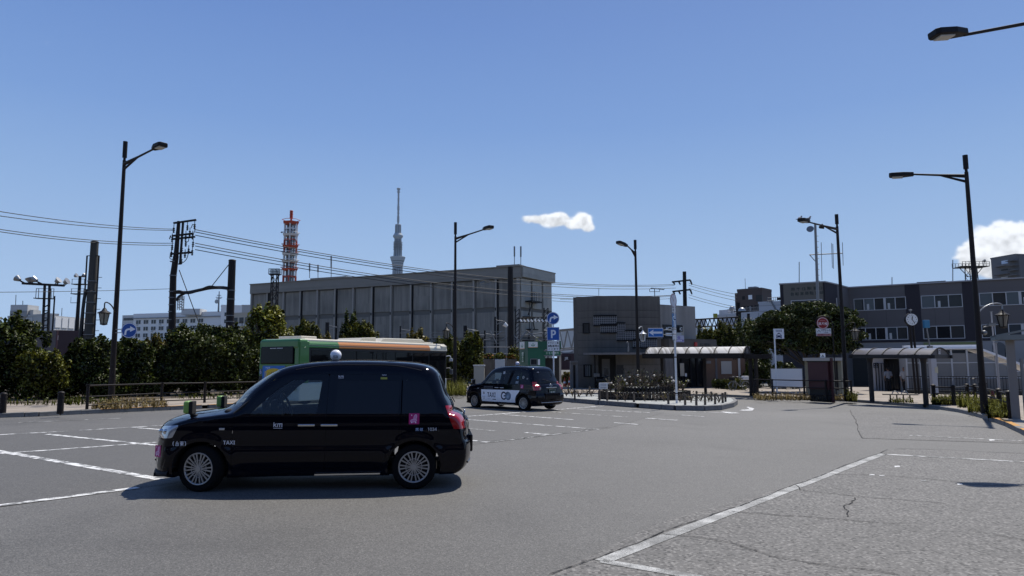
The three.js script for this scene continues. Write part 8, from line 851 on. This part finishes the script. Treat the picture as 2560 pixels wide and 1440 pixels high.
  const rw = new Wall(T1, at(2098, 903, 80.4)), rw2 = new Wall(at(2098, 903, 80.4), A); part('return_wall', rw.box(0, -2, rw.len, yT, 0.2, 0), dark, t); part('return_wall', rw2.box(0, -2, rw2.len, yT, 0.2, 0), purple, t); part('coping', [rw.box(0, yT, rw.len, yT + 0.14, 0.4, -0.1), rw2.box(0, yT, rw2.len, yT + 0.14, 0.4, -0.1)], std(0.30, 0.30, 0.31, 0.6), t); for (const px of [2083, 2091]) part('downpipe', bar(rw.pt(rw.hit(px, 740)[0], yT - 1.6, 0.35), rw.pt(rw.hit(px, 740)[0], yT - 5, 0.35), 0.06), frm, t); part('wall_bracket', tw.box(-0.35, yT - 1.8, 0, yT - 1.5, 0.2, 0), M.darkMetal, t);
  part('roof_room', w.box(U(2290, 710), yT, U(2365, 710), yT + 0.55, 4, -7), M.darkConcrete, t); for (const [px, y0, y1] of [[1998, 711, 655], [2230, 718, 693], [2382, 706, 650]]) part('lightning_rod', bar(at(px, y0, 82), at(px, y1, 82), 0.05), M.galv, t);
  // public address mast behind
  const d = 66, o = base0(2046, d), s = thing('speaker_mast', 'thin mast with a round horn loudspeaker and side aerials behind the round tree', 'antenna mast', o), Lp = (px, py) => rel(o, px, py, d); part('pole', bar(Lp(2050, 903), Lp(2038, 560), 0.16, 12, 0.11), M.galv, s); part('horn_speaker', new THREE.CylinderGeometry(0.34, 0.12, 0.4, 20).rotateX(1.2).rotateY(-0.5).translate(...Lp(2026, 575).toArray()), M.galv, s); part('box_speaker', new THREE.CylinderGeometry(0.28, 0.12, 0.4, 4).rotateZ(-1.3).translate(...Lp(2053, 567).toArray()), M.darkMetal, s); part('cross_arm', [bar(Lp(2024, 637), Lp(2106, 633), 0.05), bar(Lp(2024, 637), Lp(2040, 655), 0.04)], M.galv, s); for (const [px, y0, y1] of [[2053, 606, 700], [2079, 608, 670], [2082, 610, 672], [2106, 606, 664]]) part('aerial', bar(Lp(px, y0), Lp(px + 2, y1), 0.03), M.galv, s); for (let i = 0; i < 9; i++) part('step_bolt', bar(Lp(2036 + i * 0.4, 590 + i * 14), Lp(2046 + i * 0.4, 590 + i * 14), 0.025), M.galv, s);
}
// ---------------------------------------------------------------- blocks and poles behind the park trees and at the far right
{
  const brown = std(1, 1, 1, 0.85, 0, { map: stain(256, [0.07, 0.050, 0.044], 0.08, 3, 111) });
  const { t, w, y1 } = block('apartment_tower', 'dark brown apartment block rising behind the white industrial building', 1850, 258, 1912, 252, 727, brown, { depth: 10, par: 0.9 }); for (let r = 0; r < 3; r++) { part('window', w.box(4.2, y1 - 3.2 - r * 4.2, 5.6, y1 - 1.6 - r * 4.2, 0.1, 0), r ? M.grey : M.signWhite, t); part('window', w.box(w.len * 0.35 - 1.4, y1 - 3.2 - r * 4.2, w.len * 0.35 - 0.4, y1 - 1.9 - r * 4.2, 0.1, 0), M.darkMetal, t); part('balcony_bay', w.box(w.len - 1.9, y1 - 4.2 - r * 3.6, w.len + 0.3, y1 - 1.9 - r * 3.6, 0.8, 0), M.black, t); } part('corner_bay', [w.box(-1.4, -2, 0, y1 - 0.4, 8, -9)], brown, t); part('roof_box', w.box(3, y1 + 0.9, 6, y1 + 1.8, 3, -6), M.grey, t); part('roof_rod', bar(w.pt(2.4, y1, -2), w.pt(2.4, y1 + 5, -2), 0.09), M.galv, t);
  const ind = std(1, 1, 1, 0.7, 0, { map: stain(256, [0.46, 0.47, 0.50], 0.05, 3, 113) });
  const b = block('industrial_building', 'pale blue-grey industrial building with rooftop rails behind the trees', 1796, 122, 1930, 112, 786, ind, { depth: 20 }); for (const f of [0.2, 0.4, 0.6, 0.8]) part('wall_joint', b.w.box(b.w.len * f, -2, b.w.len * f + 0.06, b.y1, 0.04, 0), M.grey, b.t); for (const yy of [1.2, 2.6, 4]) part('wall_joint', b.w.box(0, b.y1 - yy, b.w.len, b.y1 - yy + 0.06, 0.05, 0.002), M.grey, b.t); part('roof_block', new Wall(at(1793, 903, 123), at(1821, 903, 121)).box(0, b.y1, 1.95, at(1805, 774, 122).y, 3, -4), ind, b.t); part('yellow_notice', new Wall(at(1787, 903, 118), at(1797, 903, 118)).box(0, at(1790, 798, 118).y, 0.7, at(1790, 784, 118).y, 0.1, 0), std(0.36, 0.33, 0.04), b.t);
  const rl = []; for (let i = 0; i < 24; i++) rl.push(b.w.box(2.4 + i * 0.42, b.y1, 2.45 + i * 0.42, b.y1 + 1.1, 0.05, -0.5)); rl.push(b.w.box(2, b.y1 + 1.05, 12, b.y1 + 1.12, 0.05, -0.5), b.w.box(2, b.y1 + 0.5, 12, b.y1 + 0.56, 0.05, -0.5)); part('roof_railing', rl, M.galv, b.t).userData.kind = 'stuff'; for (let i = 0; i < 5; i++) part('roof_pipe', b.w.box(5 + i * 0.8, b.y1, 5.25 + i * 0.8, b.y1 + 1.5, 0.25, -1.5), M.darkMetal, b.t); part('vent_dome', [new THREE.SphereGeometry(0.5, 14, 10).translate(...at(1830, 772, 121).toArray()), bar(at(1830, 775, 121), at(1830, 786, 121), 0.2)], M.steel, b.t);
  const c = block('industrial_building', 'higher pale industrial block with roof stairs left of the sign tower', 1903, 108, 1965, 106, 758, ind, { depth: 16 }); const sr = [bar(at(1928, 752, 107), at(1944, 782, 106.5), 0.16), bar(at(1932, 752, 107), at(1948, 782, 106.5), 0.12), bar(at(1918, 752, 107), at(1962, 748, 106), 0.05), bar(at(1918, 745, 107), at(1962, 741, 106), 0.04)]; for (let i = 0; i < 9; i++) sr.push(bar(at(1919 + i * 5, 756, 107), at(1919 + i * 5, 743, 107), 0.035)); part('roof_stair', sr, M.galv, c.t).userData.kind = 'stuff'; for (const y of [764, 778, 792]) part('wall_joint', c.w.box(0, at(1930, y, 107).y, c.w.len, at(1930, y, 107).y + 0.06, 0.04, 0), M.grey, c.t);
  block('low_building', 'pale low block between police box and industrial building', 1738, 150, 1768, 150, 800, paleWall, { depth: 8 }); block('far_building', 'far hazy pale block below the dark truss girder', 1764, 330, 1800, 330, 856, whiteWall, { depth: 10 });
  const pl = (px0, py0, px1, py1, dd, r0, l) => { const o = base0(px0, dd), s = thing('utility_pole', l, 'utility pole', o); part('shaft', bar([0, 0, 0], rel(o, px1, py1, dd), r0, 12, r0 * 0.75), M.poleBrown, s); part('step_bolts', [0, 1, 2, 3].map((i) => { const p = rel(o, px1, py1 + 12 + i * 14, dd); return bar([p.x - 0.4, p.y, 0], [p.x + 0.4, p.y, 0], 0.025); }), M.galv, s); return s; };
  pl(1848, 903, 1845, 757, 88, 0.36, 'dark pole in front of the brown apartment block edge'); const sm = pl(1872, 903, 1871, 784, 75, 0.2, 'dark post with two round lamps among the park trees'); for (const px of [1887, 1900]) part('globe_lamp', new THREE.SphereGeometry(0.26, 18, 12).translate(...rel(base0(1872, 75), px, 803, 75).toArray()), M.steel, sm); part('lamp_arm', bar(rel(base0(1872, 75), 1866, 806, 75), rel(base0(1872, 75), 1902, 807, 75), 0.05), M.darkMetal, sm);
  const dl = thing('dome_lamp', 'silver dome lamp on a short crossarm in front of the brown block', 'lamp', at(1855, 778, 74)); part('dome', new THREE.SphereGeometry(0.4, 20, 10, 0, 6.3, 0, 1.6), M.steel, dl); part('arm', box(1.6, 0.1, 0.1, -0.1, -0.05, 0), M.darkMetal, dl); part('post', bar([-0.2, 0, 0], [-0.2, -5, 0], 0.09), M.darkMetal, dl);
  bush('thin_tree', 'sparse small tree with bare branches between the park trees', 'tree', 1858, 60, 800, 22, { seed: 121, tree: 1, dense: 0.12, leaf: 0.14, low: 0.3 });
  // apartment block at the right edge
  const gw = std(1, 1, 1, 0.85, 0, { map: stain(256, [0.16, 0.155, 0.155], 0.08, 3, 121) }), a = block('apartment_block', 'grey stepped apartment block above the roofline at the right edge', 2497, 152, 2560, 146, 643, gw, { depth: 12 }), aw = a.w, Q = (x0, y0, x1, y1, th, off, m, n) => part(n, aw.pbox(x0, y1, x1, y0, th, off), m, a.t); Q(2505, 650, 2520, 661, 0.1, 0.02, std(0.62, 0.68, 0.75, 0.5), 'roof_opening'); Q(2525, 649, 2532, 657, 0.1, 0.02, M.black, 'window'); Q(2504, 672, 2520, 677, 0.1, 0.02, M.black, 'window'); Q(2525, 671, 2532, 677, 0.1, 0.02, M.black, 'window'); Q(2504, 691, 2520, 696, 0.1, 0.02, paleWall, 'window'); Q(2494, 661, 2542, 664, 1.0, 0, gw, 'balcony'); Q(2494, 680, 2560, 688, 1.2, 0, M.darkConcrete, 'balcony'); Q(2542, 640, 2562, 700, 1.5, 0.02, std(0.13, 0.128, 0.13, 0.85), 'stair_tower'); for (const y of [650, 662, 674, 686]) Q(2540, y, 2562, y + 5, 1.2, 1.5, M.darkConcrete, 'balcony'); Q(2528, 638, 2556, 644, 3, -4, gw, 'roof_room');
  const cam = thing('floodlight', 'small light on the corner of the railed lattice tower deck', 'floodlight', at(2461, 652, 124)); part('lamp', new THREE.CylinderGeometry(0.3, 0.2, 0.35, 12).rotateZ(0.7), M.galv, cam); part('post', bar([0, 0, 0], [-0.2, -0.9, 0], 0.06), M.galv, cam);
}
// ---------------------------------------------------------------- two people at the lobby
function skin(f, lo, hi, S) {                                     // surface net of a distance field
  const n = [0, 1, 2].map((i) => Math.ceil((hi[i] - lo[i]) / S) + 1), F = new Float32Array(n[0] * n[1] * n[2]), I = (i, j, k) => (k * n[1] + j) * n[0] + i, id = new Int32Array(F.length).fill(-1), pos = [], nor = [], T = []; for (let k = 0; k < n[2]; k++) for (let j = 0; j < n[1]; j++) for (let i = 0; i < n[0]; i++) F[I(i, j, k)] = f(lo[0] + i * S, lo[1] + j * S, lo[2] + k * S);
  const E = [[0, 1], [2, 3], [4, 5], [6, 7], [0, 2], [1, 3], [4, 6], [5, 7], [0, 4], [1, 5], [2, 6], [3, 7]];
  for (let k = 0; k < n[2] - 1; k++) for (let j = 0; j < n[1] - 1; j++) for (let i = 0; i < n[0] - 1; i++) { let m = 0, c = 0, x = 0, y = 0, z = 0; const v = []; for (let b = 0; b < 8; b++) { v[b] = F[I(i + (b & 1), j + ((b >> 1) & 1), k + (b >> 2))]; if (v[b] < 0) m |= 1 << b; } if (!m || m === 255) continue; for (const [p, q] of E) if (((m >> p) & 1) !== ((m >> q) & 1)) { const t = v[p] / (v[p] - v[q]); x += (p & 1) + t * ((q & 1) - (p & 1)); y += ((p >> 1) & 1) + t * (((q >> 1) & 1) - ((p >> 1) & 1)); z += (p >> 2) + t * ((q >> 2) - (p >> 2)); c++; } id[I(i, j, k)] = pos.length / 3; const X = lo[0] + (i + x / c) * S, Y = lo[1] + (j + y / c) * S, Z = lo[2] + (k + z / c) * S, e = S * 0.4, g = new V3(f(X + e, Y, Z) - f(X - e, Y, Z), f(X, Y + e, Z) - f(X, Y - e, Z), f(X, Y, Z + e) - f(X, Y, Z - e)).normalize(); pos.push(X, Y, Z); nor.push(g.x, g.y, g.z); }
  const q = (a, b, c, d, s) => { if (Math.min(a, b, c, d) < 0) return; s ? T.push(a, b, c, a, c, d) : T.push(a, c, b, a, d, c); };
  for (let k = 1; k < n[2] - 1; k++) for (let j = 1; j < n[1] - 1; j++) for (let i = 1; i < n[0] - 1; i++) { const s = F[I(i, j, k)] < 0; if (s !== F[I(i + 1, j, k)] < 0) q(id[I(i, j - 1, k - 1)], id[I(i, j, k - 1)], id[I(i, j, k)], id[I(i, j - 1, k)], s); if (s !== F[I(i, j + 1, k)] < 0) q(id[I(i - 1, j, k - 1)], id[I(i - 1, j, k)], id[I(i, j, k)], id[I(i, j, k - 1)], s); if (s !== F[I(i, j, k + 1)] < 0) q(id[I(i - 1, j - 1, k)], id[I(i, j - 1, k)], id[I(i, j, k)], id[I(i - 1, j, k)], s); }
  const g = new THREE.BufferGeometry(); g.setAttribute('position', new THREE.Float32BufferAttribute(pos, 3)); g.setAttribute('normal', new THREE.Float32BufferAttribute(nor, 3)); g.setAttribute('uv', new THREE.BufferAttribute(new Float32Array((pos.length / 3) * 2), 2)); g.setIndex(T); return g;
}
function capsules(list, k = 0.03) { return (x, y, z) => { let d = 9; for (const [a, b, ra, rb, sq = 1] of list) { const ex = b[0] - a[0], ey = b[1] - a[1], ez = b[2] - a[2], wx = x - a[0], wy = y - a[1], wz = z - a[2], t = clamp((wx * ex + wy * ey + wz * ez) / (ex * ex + ey * ey + ez * ez + 1e-9), 0, 1), e = Math.hypot(wx - ex * t, wy - ey * t, (wz - ez * t) * sq) - lerp(ra, rb, t), h = Math.max(k - Math.abs(d - e), 0) / k; d = Math.min(d, e) - h * h * k * 0.25; } return d; }; }
function person(label, p, turn, pose) {                            // faces +z; joints in metres
  const t = thing('person', label, 'person', p, turn), j = pose.j, head = [[[0, 1.50, 0.01], [0, 1.42, 0], 0.05, 0.055], [[0, 1.60, 0.01], [0, 1.65, 0.0], 0.083, 0.092], [[0, 1.555, 0.05], [0, 1.60, 0.06], 0.045, 0.05], [[0, 1.59, 0.10], [0, 1.625, 0.092], 0.013, 0.009], [[-0.088, 1.60, 0], [-0.09, 1.63, -0.005], 0.014, 0.016], [[0.088, 1.60, 0], [0.09, 1.63, -0.005], 0.014, 0.016]];
  const torso = [[[0, 1.36, 0], [0, 1.08, 0.01], 0.145, 0.125, 1.3], [[0, 1.08, 0.01], [0, 0.92, 0], 0.125, 0.15, 1.25], [[-0.15, 1.38, 0], [0.15, 1.38, 0], 0.065, 0.065]], arms = [], legs = [], hands = [];
  for (const s of [0, 1]) { const [sh, el, wr, hp, kn, an, toe] = j[s]; arms.push([sh, el, 0.052, 0.042], [el, wr, 0.040, 0.028]); legs.push([hp, kn, 0.085, 0.058], [kn, an, 0.056, 0.038], [an, toe, 0.04, 0.032]); const d = new V3(...wr).sub(new V3(...el)).normalize(), sd = new V3(s ? 1 : -1, 0, 0).addScaledVector(d, -d.x * (s ? 1 : -1)).normalize(), up = d.clone().cross(sd), P = (a, b, c = 0) => new V3(...wr).addScaledVector(d, a).addScaledVector(up, b).addScaledVector(sd, c).toArray(); hands.push([P(0.01, 0), P(0.075, 0), 0.024, 0.03]); [-0.027, -0.009, 0.009, 0.027].forEach((b, i) => { const l = [0.06, 0.072, 0.076, 0.064][i]; hands.push([P(0.075, b), P(0.085 + l * 0.5, b, -0.006), 0.0095, 0.009], [P(0.085 + l * 0.5, b, -0.006), P(0.08 + l, b, -0.03), 0.009, 0.0075]); }); hands.push([P(0.03, 0.025), P(0.08, 0.055, -0.01), 0.011, 0.009]); }
  const body = capsules([...head, ...torso, ...arms, ...legs, ...hands], 0.022), S = 0.016, lo = [-0.55, -0.04, -0.42], hi = [0.55, 1.80, 0.5]; part('body', skin(body, lo, hi, S), std(0.36, 0.22, 0.15, 0.6), t);
  part('shirt', skin((x, y, z) => Math.max(capsules([...torso, [j[0][0], new V3(...j[0][0]).lerp(new V3(...j[0][1]), 0.8).toArray(), 0.062, 0.058], [j[1][0], new V3(...j[1][0]).lerp(new V3(...j[1][1]), 0.8).toArray(), 0.062, 0.058]], 0.04)(x, y, z) - 0.016, 0.90 - y, y - 1.455), lo, hi, S), pose.shirt, t); part('trousers', skin((x, y, z) => Math.max(capsules([...legs.filter((_, i) => i % 3 < 2), [[-0.08, 0.92, 0], [0.08, 0.92, 0], 0.12, 0.12, 1.1]], 0.03)(x, y, z) - 0.018, y - 0.97, 0.07 - y), lo, hi, S), pose.trousers, t);
  for (const s of [0, 1]) part('shoe', skin((x, y, z) => Math.max(capsules([legs[s * 3 + 2]])(x, y, z) - 0.014, -y - 0.035), [j[s][5][0] - 0.1, -0.04, j[s][5][2] - 0.14], [j[s][5][0] + 0.1, 0.14, j[s][5][2] + 0.3], 0.014), pose.shoes ?? M.black, t);
  part('hair', skin((x, y, z) => Math.max(capsules(pose.hair ?? [[[0, 1.655, -0.012], [0, 1.63, -0.02], 0.098, 0.09]])(x, y, z), Math.min(z - 0.055, 1.62 - y + z * 3 + 0.18)), [-0.2, 1.2, -0.2], [0.2, 1.8, 0.2], 0.014), M.black, t);
  for (const s of [-1, 1]) part('eye', new THREE.SphereGeometry(0.011, 8, 6).translate(s * 0.032, 1.63, 0.087), M.black, t); part('mouth', new THREE.SphereGeometry(0.018, 8, 5).scale(1, 0.3, 0.4).translate(0, 1.565, 0.097), std(0.25, 0.09, 0.08), t); return t;
}
{
  const stand = (ax, az, e = 0) => [0, 1].map((s) => { const m = s ? 1 : -1; return [[0.175 * m, 1.37, 0], [0.235 * m, 1.11, -0.02 + e * 0.1], [0.22 * m + ax * m, 0.88, 0.06 + az], [0.09 * m, 0.9, 0], [0.1 * m, 0.49, 0.015 + (s ? e * 0.15 : -e * 0.05)], [0.1 * m, 0.07, (s ? e * 0.2 : -e * 0.12)], [0.115 * m, 0.03, 0.14 + (s ? e * 0.2 : -e * 0.12)]]; });
  const p = onG(at(2218, 903, 51.4).x, -51.4, PAVE); person('man in light shirt and dark trousers seen from behind in the lobby doorway', p, Math.PI - 0.2, { j: stand(-0.03, 0.06), shirt: std(0.30, 0.32, 0.36, 0.8), trousers: std(0.018, 0.018, 0.022, 0.8) });
  const q = onG(at(2258, 903, 49.5).x, -49.5, PAVE), w = person('woman with long dark hair holding a pale blue bag beside the doorway', q, -0.9, { j: stand(-0.10, 0.16, 0.8), shirt: std(0.42, 0.43, 0.45, 0.8), trousers: std(0.015, 0.015, 0.018, 0.8), hair: [[[0, 1.655, -0.012], [0, 1.63, -0.02], 0.099, 0.092], [[0, 1.6, -0.06], [0, 1.38, -0.09], 0.085, 0.06]] });
  const b = thing('shoulder_bag', 'pale blue bag held by the woman at the lobby', 'bag', q.clone().add(new V3(0.14, 0.78, 0.1)), -0.9); part('bag_body', rbox(0.36, 0.3, 0.14, 0.05), std(0.22, 0.40, 0.55, 0.7), b); part('strap', new THREE.TorusGeometry(0.13, 0.014, 6, 18, Math.PI).scale(1, 1.5, 1).translate(0, 0.14, 0), std(0.4, 0.45, 0.5, 0.7), b);
}
// ---------------------------------------------------------------- behind the viewer: unseen station front, added to darken reflections and cut sky light
{
  const tile = std(1, 1, 1, 0.7, 0, { map: stain(256, [0.11, 0.085, 0.07], 0.2, 6, 131) }), w = new Wall(new V3(-70, 0, 26), new V3(70, 0, 26)), t = thing('added_station_hall', 'unseen brown tiled station front behind the viewer, added to darken reflections and shade', 'building', new V3()); part('wall', w.box(0, -1, 140, 13, 12, -12), tile, t); for (let i = 0; i < 28; i++) { part('window', w.box(1 + i * 5, 7, 5 + i * 5, 11, 0.1, 0), winGlass, t); part('shop_window', w.box(1 + i * 5, 0.2, 5.2 + i * 5, 3.6, 0.1, 0), winGlass, t); } part('canopy', w.box(0, 4.4, 140, 5, 4, 0.05), M.darkConcrete, t);
}
renderer.render(scene, camera);
